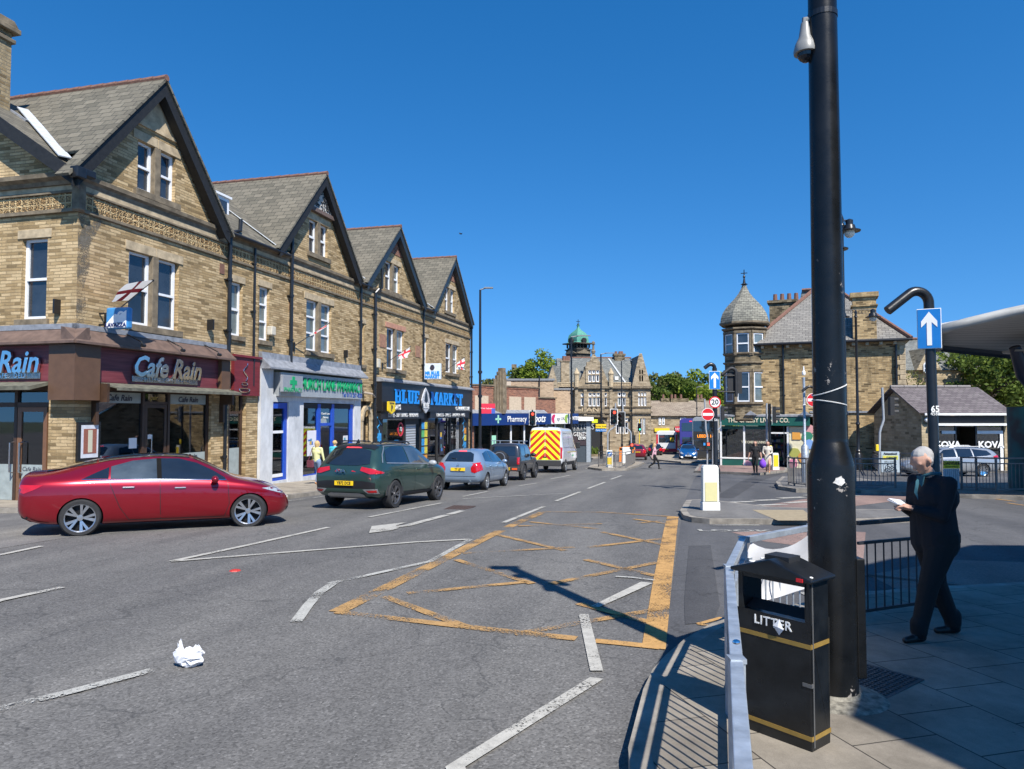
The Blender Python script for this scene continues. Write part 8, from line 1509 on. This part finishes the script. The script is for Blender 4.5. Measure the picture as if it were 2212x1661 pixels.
b = B(); [b.box(-.26 + i * .065, -.215 + i * .065, -.02, 0, .02, .66) for i in range(8)]; b.box(-.27, .27, 0, .02, .0, .67); b.done('ribbed_panel', mat('panel_white', (.55, .58, .6), .5), t)
# signs posts
def roundsign(par, x, y, z, r, kind):
    b = B(); b.lathe([(.001, -.012), (r, -.012), (r, 0), (.001, 0)], (x, y, z), 28, 'y'); p = b.done('sign_plate', WSGN if kind == 'ne' else RED, par)
    if kind == '20': b = B(); b.lathe([(.001, -.016), (r * .8, -.016), (r * .8, -.0125), (.001, -.0125)], (x, y, z), 28, 'y'); q = b.done('sign_face', WSGN, p); text('lettering', '20', INK, q, r * 1.25, (x, y - .018, z), ext=.002, bold=.006)
    if kind == 'ne': b = B(); b.lathe([(.001, -.016), (r * .93, -.016), (r * .93, -.0125), (.001, -.0125)], (x, y, z), 28, 'y'); q = b.done('sign_face', RED, p); b = B(); b.box(x - r * .82, x + r * .82, y - .02, y - .0165, z - r * .2, z + r * .2); b.done('white_bar', WSGN, q)
    if kind == 'kl':
        b = B(); b.lathe([(.001, -.016), (r * .93, -.016), (r * .93, -.0125), (.001, -.0125)], (x, y, z), 24, 'y'); q = b.done('sign_face', BLU, p); b = B(); s_ = r * .6; b.ext([(x - s_, z - s_), (x - s_, z + s_ * .2), (x - s_ * .65, z - s_ * .12), (x + s_ * .7, z + s_ * .95), (x + s_ * .95, z + s_ * .7), (x - s_ * .12, z - s_ * .65), (x + s_ * .2, z - s_)], 'y', y - .02, y - .0165); b.done('white_arrow', WSGN, q)
    return p
def arrowsign(par, x, y, z0, z1, w_, M=None):
    b = B(M); b.box(x - w_ / 2, x + w_ / 2, y - .012, y, z0, z1); p = b.done('sign_plate', WSGN, par, bevel=.003); b = B(M); e = w_ * .03; b.box(x - w_ / 2 + e, x + w_ / 2 - e, y - .016, y - .0122, z0 + e, z1 - e); q = b.done('sign_face', BLU, p); H_ = z1 - z0
    b = B(M); b.ext([(x - w_ * .1, z0 + H_ * .08), (x + w_ * .1, z0 + H_ * .08), (x + w_ * .1, z0 + H_ * .66), (x + w_ * .33, z0 + H_ * .53), (x + w_ * .33, z0 + H_ * .68), (x, z0 + H_ * .92), (x - w_ * .33, z0 + H_ * .68), (x - w_ * .33, z0 + H_ * .53), (x - w_ * .1, z0 + H_ * .66)], 'y', y - .02, y - .0162); b.done('white_arrow', WSGN, q)
def hook(b, x, y, z, rr, s=-1, r=.05, tail=.35): pts = [(x, y, z)] + [(x + s * rr * (1 - math.cos(a)), y, z + rr * math.sin(a)) for a in [R(k) for k in range(10, 140, 12)]]; l = pts[-1]; pts.append((l[0] + s * tail * .8, y, l[2] - tail * .62)); b.tube(pts, r, 12)
g = G(2028, 1311, .12); t = T('arrow_sign_post', 'black hooked post with a blue one way arrow sign behind the man', 'sign post', g, 0, zb=g.z); t.location = g; Y = g.y; b = B(); zt = PZ(655, Y); b.tube([(0, 0, g.z), (0, 0, g.z + .4), (0, 0, g.z + .5), (-.03, 0, zt)], [.075, .075, .05, .05], 14); hook(b, -.03, 0, zt, .125, -1, .05, .28); b.done('post', BLK, t, smooth=R(40)); arrowsign(t, -.03, -.06, PZ(754, Y), PZ(668, Y), .22, Matrix.Rotation(R(-28), 4, 'Z')); text('lettering', '65', WSGN, t, .09, (-.02, -.054, PZ(884, Y)), ext=.001, bold=.002); text('lettering', '4585', WSGN, t, .05, (-.02, -.054, PZ(894, Y)), ext=.001)
g = G(1546.5, 1062); t = T('sign_post', 'black hooked post carrying arrow, 20 and no entry signs on the near island', 'sign post', g, 0, zb=g.z); t.location = g; Y = g.y; b = B(); zt = PZ(795, Y); b.tube([(0, 0, g.z - .1), (0, 0, g.z + .75), (0, 0, g.z + .95), (0, 0, zt)], [.15, .15, .08, .08], 14); hook(b, 0, 0, zt, .13, -1, .065, .16); b.done('post', BLK, t, smooth=R(40))
arrowsign(t, -.03, -.1, PZ(841, Y), PZ(802, Y), .38); roundsign(t, -.03, -.1, PZ(869, Y), .2, '20'); roundsign(t, -.28, -.12, PZ(895, Y), .215, 'ne'); text('lettering', 'S6', WSGN, t, .12, (0, -.086, PZ(907, Y)), ext=.001)
b = B(); zz = PZ(811, Y); [b.tube([(0, 0, z_), (.73, 0, z_)], .022, 8) for z_ in (zz, PZ(846, Y))]; b.tube([(.73, 0, PZ(857, Y)), (.73, 0, PZ(805, Y))], .06, 10); hook(b, .73, 0, PZ(805, Y), .15, -1, .06, .3); b.box(.45, .95, .05, .06, PZ(850, Y), PZ(803, Y)); b.done('side_bracket', BLKM, t, smooth=R(40))
g = G(1572.5, 1000, .12); t = T('triangle_sign', 'red edged warning triangle on a thin black pole near the cheese shop', 'sign', g, 0, zb=g.z); t.location = g; Y = g.y; b = B(); b.tube([(0, 0, g.z), (0, 0, PZ(888, Y))], .045, 8); b.tube([(-.25, 0, PZ(890, Y)), (.3, 0, PZ(892, Y))], .04, 8); b.done('post', BLK, t); xs, zz = PXW(1575, Y) - g.x, PZ(911, Y)
for s_, m_, yy in ((1, RED, -.06), (.7, WSGN, -.07)): b = B(); b.ext([(xs - .3 * s_, zz + .1 * (1 - s_)), (xs + .3 * s_, zz + .1 * (1 - s_)), (xs, zz + .1 * (1 - s_) + .55 * s_)], 'y', yy, yy + .009); b.done('sign_plate' if s_ == 1 else 'sign_face', m_, t)
b = B(); b.box(xs + .02, xs + .06, -.078, -.071, zz + .08, zz + .3); b.box(xs - .1, xs + .04, -.0785, -.071, zz + .1, zz + .13); b.box(xs - .1, xs + .04, -.0785, -.071, zz + .2, zz + .23); b.done('road_symbol', INK, t)
Y = 27.5; g = Vector((PXW(1760, Y), Y, zg(Y) + .12)); t = T('no_entry_sign', 'no entry sign half hidden by the big black pole', 'sign', g, 0, zb=g.z); t.location = g; b = B(); b.tube([(0, 0, g.z), (0, 0, PZ(845, Y))], .07, 10); hook(b, 0, 0, PZ(845, Y), .18, -1, .05, .22); b.done('post', BLK, t, smooth=R(40)); roundsign(t, -.1, -.1, PZ(864, Y), .26, 'ne')
Y = 27.8; g = Vector((PXW(1737, Y), Y, zg(Y) + .12)); t = T('galvanised_pole', 'tall galvanised pole with a flared foot and white cap', 'pole', g, 0, zb=g.z); t.location = g; b = B(); b.lathe([(.14, g.z), (.14, PZ(965, Y)), (.05, PZ(958, Y)), (.048, PZ(815, Y))], n=12); b.done('shaft', GALV, t, smooth=R(40)); b = B(); b.lathe([(.06, PZ(810, Y)), (.07, PZ(804, Y)), (.03, PZ(800, Y)), (.02, PZ(791, Y))], n=10); b.sph((0, 0, PZ(807, Y)), .07); b.sph((0, 0, PZ(875, Y)), .06); b.done('white_cap', WSGN, t)
# bollards
def bollard(lab, p, w_, H_, pm, kl=False, plain=False):
    t = T('traffic_bollard', lab, 'bollard', p, 0, 'lit traffic bollards'); h_ = w_ / 2; b = B(); b.lathe([(h_ * .95, 0), (h_ * 1.05, .02), (h_ * 1.05, .17), (h_ * .98, .2)], n=4, ph=R(45)); b = B(); b.box(-h_ * 1.06, h_ * 1.06, -.12, .12, -.02, .18); b.done('base', WHT, t, bevel=.02)
    b = B(); b.ext([(-h_, .18), (h_, .18), (h_ * .97, H_ - .06), (h_ * .8, H_), (-h_ * .8, H_), (-h_ * .97, H_ - .06)], 'y', -.1, .1); b.done('shell', mat('bollard_white', (.66, .66, .6), .4, 0, .06), t, bevel=.025)
    b = B(); b.box(-h_ * .72, h_ * .72, -.112, -.1, H_ * (.2 if not kl else .18), H_ * (.62 if plain else (.58 if kl else .88))); b.done('panel', pm, t)
    if kl: roundsign(t, 0, -.105, H_ * .79, h_ * .78, 'kl')
    return t
bollard('tall white bollard with a faded cream panel on the near island', G(1534, 1101, .12), .38, 1.02, mat('faded_cream', (.6, .55, .28), .5, 0, .05), plain=True); bollard('white bollard with a bright yellow panel on the pink island', G(1675, 1015, .12), .36, .97, YEL); bollard('keep left bollard with blue arrow on the railed island', G(1316.5, 1009.5, .12), .4, 1.08, YEL, kl=True)
g = G(1354, 1000, .12); b = B(); b.box(-.35, .35, -.2, .2, 0, 1.15); b.box(-.37, .37, -.22, .22, 1.15, 1.2); o = b.done('feeder_cabinet', WSGN, bevel=.015); o.location = g; tag(o, 'white feeder cabinet inside the island railing', 'cabinet')
b = B(); b.bar((0, 0, .9), (.75, 0, 1.0), .14, .2); b.bar((0, 0, 0), (.05, 0, .95), .14); b.bar((.75, 0, 1), (.6, 0, .1), .14); o = b.done('barrier', mat('barrier_orange', (.7, .2, .03), .5)); o.location = Vector((PXW(1338, 62), 62, zg(62))); o.scale = (1.6, 1.6, 1.3); tag(o, 'orange plastic street works barrier behind the island', 'barrier')
# table, chairs beside the mural
b = B(); b.box(-.3, .3, -.3, .3, .7, .73); [b.bar((x, y, 0), (x, y, .7), .04) for x in (-.25, .25) for y in (-.25, .25)]; b.box(-.9, -.5, -.2, .2, .42, .45); b.bar((-.9, -.2, 0), (-.9, -.2, .85), .04); b.bar((-.9, .2, 0), (-.9, .2, .85), .04); b.box(-.91, -.88, -.2, .2, .6, .85); b.bar((-.5, -.2, 0), (-.5, -.2, .42), .04); o = b.done('cafe_table', mat('varnished_wood', (.45, .22, .07), .5)); o.location = G(1868, 1003, .12); tag(o, 'wooden cafe table and chair by the stone gable wall', 'table')
b = B(); b.box(-1.4, 1.4, -.2, .2, .5, .85); b.box(-1.5, 1.5, -.25, .25, 0, .1); fb = b.done('flower_trough', mat('trough_grey', (.12, .13, .13), .6)); fb.location = G(1918, 1000, .12) + Vector((0, 2, .4)); tag(fb, 'trough of pale flowers on the far railing', 'planter')
rg = np.random.default_rng(9); n = 500; P = np.stack([rg.uniform(-1.4, 1.4, n), rg.uniform(-.2, .2, n), rg.uniform(.8, 1.05, n)], 1) + np.array(fb.location); u_ = rg.normal(size=(n, 3)) * .04; v_ = rg.normal(size=(n, 3)) * .04; quadmesh(np.stack([P - u_, P + v_, P + u_, P - v_], 1).reshape(-1, 3), np.arange(4 * n).reshape(-1, 4), 'pale_flowers', mat('petals', (.5, .45, .25), .7, 0, .5, 20))['kind'] = 'stuff'
# ================================================================ PEOPLE
SKIN = mat('skin', (.48, .27, .19), .6, 0, .1, 8)
def ik(a, c, l1, l2, bend):
    a, c = Vector(a), Vector(c); d = c - a; L_ = min(d.length, (l1 + l2) * .998); dn = d.normalized(); x = (l1 * l1 - l2 * l2 + L_ * L_) / (2 * L_); h = math.sqrt(max(0, l1 * l1 - x * x)); bd = Vector(bend); bd = (bd - dn * bd.dot(dn)).normalized(); return a + dn * x + bd * h
def person(lab, loc, rz, H, feet, hands, cols, hipz=.5, lean=0, look=0, hair='short', hairm=None, dress=None, vox=.02, det=False, wide=1.0, name='person', seat=False, lift=(0, 0), feetdir=(0, 0), lay=None, kneeb=(1, 1)):
    """cols = top, bottom, shoe materials; local x is forwards, y to the person's left"""
    t = T(name, lab, 'person', loc, rz); S = []     # primitives: p, r0, q, r1, material index
    h = H; hz = hipz * h; sx_ = lean * h; sh = Vector((sx_, 0, hz + .315 * h)); W_ = wide
    def cap(p, r0, q, r1, m): S.append((Vector(p), r0 * h, Vector(q), r1 * h, m))
    hip = Vector((0, 0, hz)); ch = hip.lerp(sh, .72)
    cap(hip + Vector((0, -.045 * h, .02 * h)), .062 * W_, hip + Vector((0, .045 * h, .02 * h)), .062 * W_, 2); cap(hip + Vector((0, 0, .04 * h)), .068 * W_, ch, .076 * W_, 1); cap(ch + Vector((0, -.04 * h, 0)), .068 * W_, ch + Vector((0, .04 * h, 0)), .068 * W_, 1); cap(sh + Vector((0, -.085 * h, -.01 * h)), .037, sh + Vector((0, .085 * h, -.01 * h)), .037, 1); cap(sh + Vector((0, 0, -.03 * h)), .06, sh + Vector((.005 * h, 0, .012 * h)), .036, 1)
    nk = sh + Vector((.012 * h + math.sin(look) * .02 * h, 0, .045 * h)); cap(sh, .034, nk, .031, 0); hd = nk + Vector((math.sin(look) * .045 * h + .008 * h, 0, .062 * h * math.cos(look * .6)))
    fw = Vector((math.cos(look), 0, -math.sin(look))); up = Vector((math.sin(look), 0, math.cos(look)))
    cap(hd - fw * .012 * h + up * .012 * h, .052, hd + fw * .008 * h + up * .008 * h, .049, 0); cap(hd + fw * .012 * h - up * .02 * h, .04, hd + fw * .026 * h - up * .042 * h, .024, 0)
    cap(hd + fw * .052 * h + up * .008 * h, .007, hd + fw * .062 * h - up * .012 * h, .0095, 0)
    for s in (1, -1): cap(hd + Vector((0, s * .048 * h, 0)) - up * .008 * h, .011, hd + Vector((0, s * .051 * h, 0)) + up * .01 * h, .012, 0); cap(hd + fw * .047 * h + Vector((0, s * .02 * h, 0)) + up * .012 * h, .008, hd + fw * .043 * h + Vector((0, s * .034 * h, 0)) + up * .01 * h, .007, 0)
    cap(hd + fw * .046 * h - up * .028 * h + Vector((0, -.012 * h, 0)), .006, hd + fw * .046 * h - up * .028 * h + Vector((0, .012 * h, 0)), .006, 0)
    if det: cap(hip + Vector((0, -.03 * h, -.01 * h)), .098, ch + Vector((.01 * h, -.02 * h, 0)), .092, 1); cap(hip + Vector((0, .03 * h, -.01 * h)), .098, ch + Vector((.01 * h, .02 * h, 0)), .092, 1); cap(ch + Vector((-.01 * h, -.05 * h, .04 * h)), .07, ch + Vector((-.01 * h, .05 * h, .04 * h)), .07, 1)
    hs = []
    for k, s in enumerate((1, -1)):
        a = hip + Vector((0, s * .052 * h, 0)); f = feet[k]; an = Vector((f[0] * h, f[1] * h, (.045 + lift[k]) * h)); kn = ik(a, an, .245 * h, .245 * h, (kneeb[k], 0, 0) if not seat else (0, 0, 1)); cap(a, .054 * W_, kn, .038 * (1 + (W_ - 1) * .7), 2); cap(kn, .038 * (1 + (W_ - 1) * .7), an + Vector((0, 0, .015 * h)), .027 * W_, 2)
        if det: cap(an + Vector((0, 0, .05 * h)), .043, an + Vector((0, 0, .01 * h)), .042, 2)
        fd = Vector((math.cos(feetdir[k]), math.sin(feetdir[k]), -lift[k] * 3)); cap(an + Vector((0, 0, -.02 * h)) - fd * .018 * h, .024, an + fd * .09 * h + Vector((0, 0, -.028 * h)), .017, 3); cap(an, .026, an - Vector((0, 0, .02 * h)), .026, 3)
        s0 = sh + Vector((0, s * .115 * h, -.012 * h)); hn = Vector(hands[k]) * h; wa = 1 + (W_ - 1) * .45; el = ik(s0, hn, .17 * h, .145 * h, (-.45, s * .35, -.8)); cap(s0, .034 * wa, el, .027 * wa, 1); cap(el, .027 * wa, el.lerp(hn, .9), .021, 1 if lay != 'short' else 0)
        pd = (hn - el).normalized(); pm = hn + pd * .03 * h; cap(hn - pd * .005 * h, .014, pm, .018, 0); ax = pd.cross(Vector((0, 0, 1))); ax = ax.normalized() if ax.length > .2 else Vector((0, 1, 0)); dn = ax.cross(pd) * -1
        if dn.z > 0: dn = -dn
        if det:
            for i, (o_, L_) in enumerate(((-.016, .036), (-.0055, .042), (.0055, .04), (.016, .031))): b0 = pm + ax * o_ * h; b1 = b0 + (pd * .8 + dn * .25).normalized() * L_ * .5 * h + pd * .012 * h; b2 = b1 + (pd * .45 + dn * .9).normalized() * L_ * .55 * h; cap(b0, .0068, b1, .0058, 0); cap(b1, .0058, b2, .0046, 0)
            b0 = hn + ax * (-.018 if s > 0 else .018) * h; b1 = b0 + (pd * .7 + ax * (-.6 if s > 0 else .6)).normalized() * .022 * h; cap(b0, .0075, b1, .0066, 0); cap(b1, .0066, b1 + pd * .018 * h, .0052, 0)
        else: cap(pm, .014, pm + (pd + dn * .5).normalized() * .04 * h, .009, 0)
        hs.append(pm)
    if dress: cap(hip + Vector((0, 0, .06 * h)), .075, Vector((0, 0, dress * h)), .105, 1); cap(hip + Vector((0, -.03 * h, 0)), .08, Vector((0, -.04 * h, dress * h)), .085, 1); cap(hip + Vector((0, .03 * h, 0)), .08, Vector((0, .04 * h, dress * h)), .085, 1)
    def solid(S, nm, mats, par, vx, sm):
        b = B()
        for p, r0, q, r1, m in S:
            d = q - p; n_ = max(2, int(d.length / (min(r0, r1) * .5)) + 1); n_ = min(n_, 14)
            for i in range(n_): k = i / (n_ - 1); b.sph(tuple(p.lerp(q, k)), r0 + (r1 - r0) * k, 10, 7)
            if d.length > 1e-4: b.tube([p, q], [r0, r1], 12)
        ob = b.done(nm, mats[0], None); md = ob.modifiers.new('r', 'REMESH'); md.mode = 'VOXEL'; md.voxel_size = vx; md = ob.modifiers.new('s', 'SMOOTH'); md.iterations = sm; md.factor = .5
        me = bpy.data.meshes.new_from_object(ob.evaluated_get(bpy.context.evaluated_depsgraph_get())); bpy.data.objects.remove(ob)
        me.materials.clear(); [me.materials.append(m) for m in mats]
        n = len(me.polygons); ce = np.zeros(n * 3); me.polygons.foreach_get('center', ce); ce = ce.reshape(-1, 3); best = np.full(n, 1e9); mi = np.zeros(n, dtype=np.int32)
        for p, r0, q, r1, m in S:
            a = np.array(p); d = np.array(q - p); L2 = max(d @ d, 1e-9); k = np.clip((ce - a) @ d / L2, 0, 1); ds = np.linalg.norm(ce - a - k[:, None] * d, axis=1) - (r0 + (r1 - r0) * k); w_ = ds < best; best[w_] = ds[w_]; mi[w_] = m
        me.polygons.foreach_set('material_index', mi if len(mats) > 1 else np.zeros(n, dtype=np.int32)); me.polygons.foreach_set('use_smooth', np.ones(n, dtype=bool)); me.update(); o = bpy.data.objects.new(nm, me); C.objects.link(o); o.parent = par; return o
    solid(S, 'body', [SKIN] + list(cols), t, vox, 3 if det else 2)
    hm = hairm or mat('hair_brown', (.1, .06, .035), .8, 0, .3, 30); HS = []
    def hc(p, r0, q, r1): HS.append((Vector(p), r0 * h, Vector(q), r1 * h, 0))
    hc(hd - fw * .022 * h + up * .016 * h, .051, hd - fw * .004 * h + up * .024 * h, .045); hc(hd - fw * .028 * h, .04, hd - fw * .024 * h - up * .03 * h, .026)
    for s in (1, -1): hc(hd + Vector((0, s * .034 * h, 0)) - fw * .008 * h + up * .016 * h, .019, hd + Vector((0, s * .046 * h, 0)) - fw * .012 * h - up * .008 * h, .012)
    if hair == 'long': hc(hd - fw * .03 * h, .05, sh + Vector((-.05 * h, 0, -.03 * h)), .035); [hc(hd + Vector((-.01 * h, s * .04 * h, 0)), .02, sh + Vector((0, s * .06 * h, 0)), .02) for s in (1, -1)]
    if hair == 'bob': hc(hd - fw * .025 * h, .058, hd - fw * .025 * h - up * .06 * h, .046); [hc(hd + Vector((-.01 * h, s * .042 * h, .01)), .022, hd + Vector((0, s * .048 * h, -.055 * h)), .016) for s in (1, -1)]
    solid(HS, 'hair', [hm], t, vox * .7, 2)
    return t, hs, hd, sh
NV = mat('black_trousers', (.005, .005, .006), .85, 0, .2, 20); SHO = mat('black_shoe', (.01, .01, .01), .45)
GH = mat('white_hair', (.33, .32, .31), .85, 0, .2, 40); BLND = mat('blonde_hair', (.5, .34, .15), .8, 0, .3, 30)
def P_(px, py, h=.12): g = G(px, py, h); return (g.x, g.y, g.z)
mp = (3.72, 6.40, zg(6.4) + .124); cdg = mat('dark_cardigan', (.009, .008, .011), .9, 0, .5, 14, .4)
t, hs, hd, sh = person('elderly white haired man in a dark cardigan looking down at folded paper in the shade', mp, R(192), 1.66, ((.15, .045), (-.14, -.045)), ((.17, .03, .685), (.165, -.035, .68)), (cdg, NV, SHO), hipz=.512, lean=.012, look=.62, hairm=GH, vox=.0095, det=True, wide=1.45, feetdir=(.1, -.15))
b = B(); b.add([(.0, -.03, .0), (.045, .0, -.03), (.05, .0, -.13), (.03, .03, -.19), (.0, .035, -.1), (-.03, .0, .0)], [(0, 1, 2, 3, 4, 5)]); b.ext([(-.035, .02), (.05, .02), (.02, -.2)], 'x', .0, .012); sc_o = b.done('shirt_front', mat('teal_shirt', (.02, .09, .12), .8), t); sc_o.location = (sh.x + .115, 0, sh.z + .015); sc_o.rotation_euler = (0, R(-8), 0)
b = B(); b.tube([(sh.x - .05, -.05, sh.z + .055), (sh.x + .05, -.055, sh.z + .06), (sh.x + .1, 0, sh.z + .03), (sh.x + .05, .055, sh.z + .06), (sh.x - .05, .05, sh.z + .055)], .016, 8); b.done('collar', _M['teal_shirt'], t, smooth=True)
b = B(); [b.sph((sh.x + .13 - .01 * i, .0, sh.z - .2 - .11 * i), (.006, .009, .009), 8, 6) for i in range(3)]; b.done('buttons', mat('button', (.25, .22, .16), .4), t)
hw = Matrix.Translation(mp) @ Matrix.Rotation(R(188), 4, 'Z') @ Vector(((hs[0].x + hs[1].x) / 2 + .03, (hs[0].y + hs[1].y) / 2, (hs[0].z + hs[1].z) / 2 + .025)); b = B(); b.box(-.07, .07, -.055, .055, 0, .008); b.add([(-.07, -.055, .009), (.07, -.055, .012), (.08, .05, .03), (-.06, .06, .02)], [(0, 1, 2, 3)]); o = b.done('folded_paper', PAP, bevel=.002); o.location = hw; o.rotation_euler = (.25, .2, .4); tag(o, 'small folded white paper in the old man\'s hands', 'paper')
mt = lambda n_, c_, v=.25: mat(n_, c_, .85, 0, v, 16)
JN = mt('blue_jeans', (.16, .23, .36)); wk = ((.16, .04), (-.14, -.03))
person('blonde woman in a pale yellow top and jeans at the pharmacy window', P_(684, 1046), R(70), 1.64, ((.06, .05), (-.05, -.05)), ((.1, .14, .5), (.06, -.17, .47)), (mt('pale_yellow_top', (.6, .6, .3), .4), JN, mt('tan_shoe', (.5, .25, .12))), hair='bob', hairm=BLND, vox=.018)
b = B(); b.box(-.05, .05, -.13, .13, -.16, .1); b.tube([(0, .1, .1), (.1, .05, .45), (.05, -.1, .62)], .012, 6); o = b.done('shoulder_bag', mt('maroon_bag', (.14, .03, .05)), bevel=.03); q = P_(676, 1046); o.location = (q[0] - .05, q[1] - .2, q[2] + .8); o.rotation_euler.z = R(60); tag(o, 'maroon shoulder bag on the blonde woman\'s hip', 'bag')
person('fair haired person in a blue and white jacket beside the blonde woman', P_(722, 1040), R(70), 1.66, ((.05, .05), (-.05, -.05)), ((.12, .12, .52), (.08, -.17, .5)), (mt('turquoise_jacket', (.05, .4, .5), .5), mt('grey_trousers', (.2, .2, .2)), SHO), hairm=BLND, vox=.018)
person('long haired blonde woman in a pink patterned blouse striding across the road', P_(1414, 1013.5, 0), R(-8), 1.68, ((.17, .03), (-.2, -.03)), ((.12, .1, .72), (-.1, -.16, .46)), (mt('pink_blouse', (.6, .35, .4), .5), NV, SHO), hipz=.49, hair='long', hairm=BLND, vox=.02, lift=(0, .05))
person('woman in a black top and leggings stepping across the pink island', P_(1632, 1023, .12), R(-115), 1.66, ((.1, .05), (-.14, -.05)), ((.05, .18, .47), (.0, -.2, .47)), (mt('black_top', (.012, .012, .014)), NV, SHO), hair='long', lay='short', vox=.02)
person('woman in a belted cream shirt dress beside the woman in black', P_(1659, 1021, .12), R(-110), 1.64, ((.09, .04), (-.1, -.04)), ((.13, .06, .6), (.12, -.1, .58)), (mt('cream_dress', (.55, .5, .42)), SKIN, mt('tan_shoe', (.5, .25, .12))), hair='long', hairm=mat('auburn_hair', (.18, .07, .03), .8), dress=.27, vox=.02)
b = B(); b.lathe([(.02, .0), (.16, .1), (.18, .28), (.1, .42), (.03, .5)], n=9); o = b.done('carrier_bag', mt('purple_bag', (.2, .06, .6)), smooth=True); q = P_(1645, 1022); o.location = (q[0], q[1] - .2, q[2] + .25); tag(o, 'purple carrier bag between the two women', 'bag')
person('grey haired woman in a black top and pale trousers outside the cheese shop', P_(1696, 1006), R(-95), 1.62, ((.05, .05), (-.04, -.05)), ((.06, .17, .47), (.04, -.18, .47)), (mt('black_blouse', (.03, .03, .035)), mt('stone_trousers', (.5, .46, .4)), SHO), hair='bob', hairm=GH, vox=.02)
person('distant woman in a cream jacket and dark trousers near the barber shop', P_(1271, 983), R(-80), 1.64, ((.04, .05), (-.04, -.05)), ((.12, .08, .62), (.0, -.18, .5)), (mt('cream_jacket', (.6, .55, .48)), NV, SHO), vox=.024)
for lab, px, py, c_, hm_, H_ in (('seated person in a white top and sunglasses by the mural', 1727, 1001, (.65, .65, .65), None, 1.6), ('seated man in a navy jacket by the stone gable wall', 1856, 1001, (.02, .03, .07), None, 1.7)):
    q = P_(px, py); t, *_ = person(lab, q, R(-100), H_, ((.22, .05), (.22, -.05)), ((.14, .08, .42), (.14, -.08, .42)), (mt('top_%d' % px, c_), NV, SHO), hipz=.28, seat=True, vox=.022)
    b = B(); b.box(-.2, .2, -.2, .2, .38, .42); [b.bar((x, y, 0), (x, y, .38), .035) for x in (-.17, .17) for y in (-.17, .17)]; b.box(-.2, -.17, -.2, .2, .42, .8); o = b.done('cafe_chair', _M['varnished_wood']); o.location = q; o.rotation_euler.z = R(-100); tag(o, 'wooden chair under the ' + lab.split(' in ')[0] + (' by the mural' if px < 1800 else ' by the gable wall'), 'chair')
person('distant person in red by the planter before the bank', (PXW(1362, 74), 74, zg(74) + .1), R(-90), 1.6, ((.04, .05), (-.04, -.05)), ((.1, .1, .5), (.0, -.18, .5)), (mt('dull_red_top', (.3, .05, .06)), NV, SHO), vox=.026)
b = B(); b.sph((0, 0, 0), (.16, .06, .05), 8, 6); b.add([(-.05, 0, .03), (.08, 0, .03), (.0, .42, .12)], [(0, 1, 2)]); b.add([(-.05, 0, .03), (.08, 0, .03), (.0, -.42, .12)], [(0, 2, 1)]); o = b.done('bird', BLKM); o.location = A(995, 505, 60); o.rotation_euler = (.3, 0, .6); tag(o, 'lone dark bird flying high over the street', 'bird')
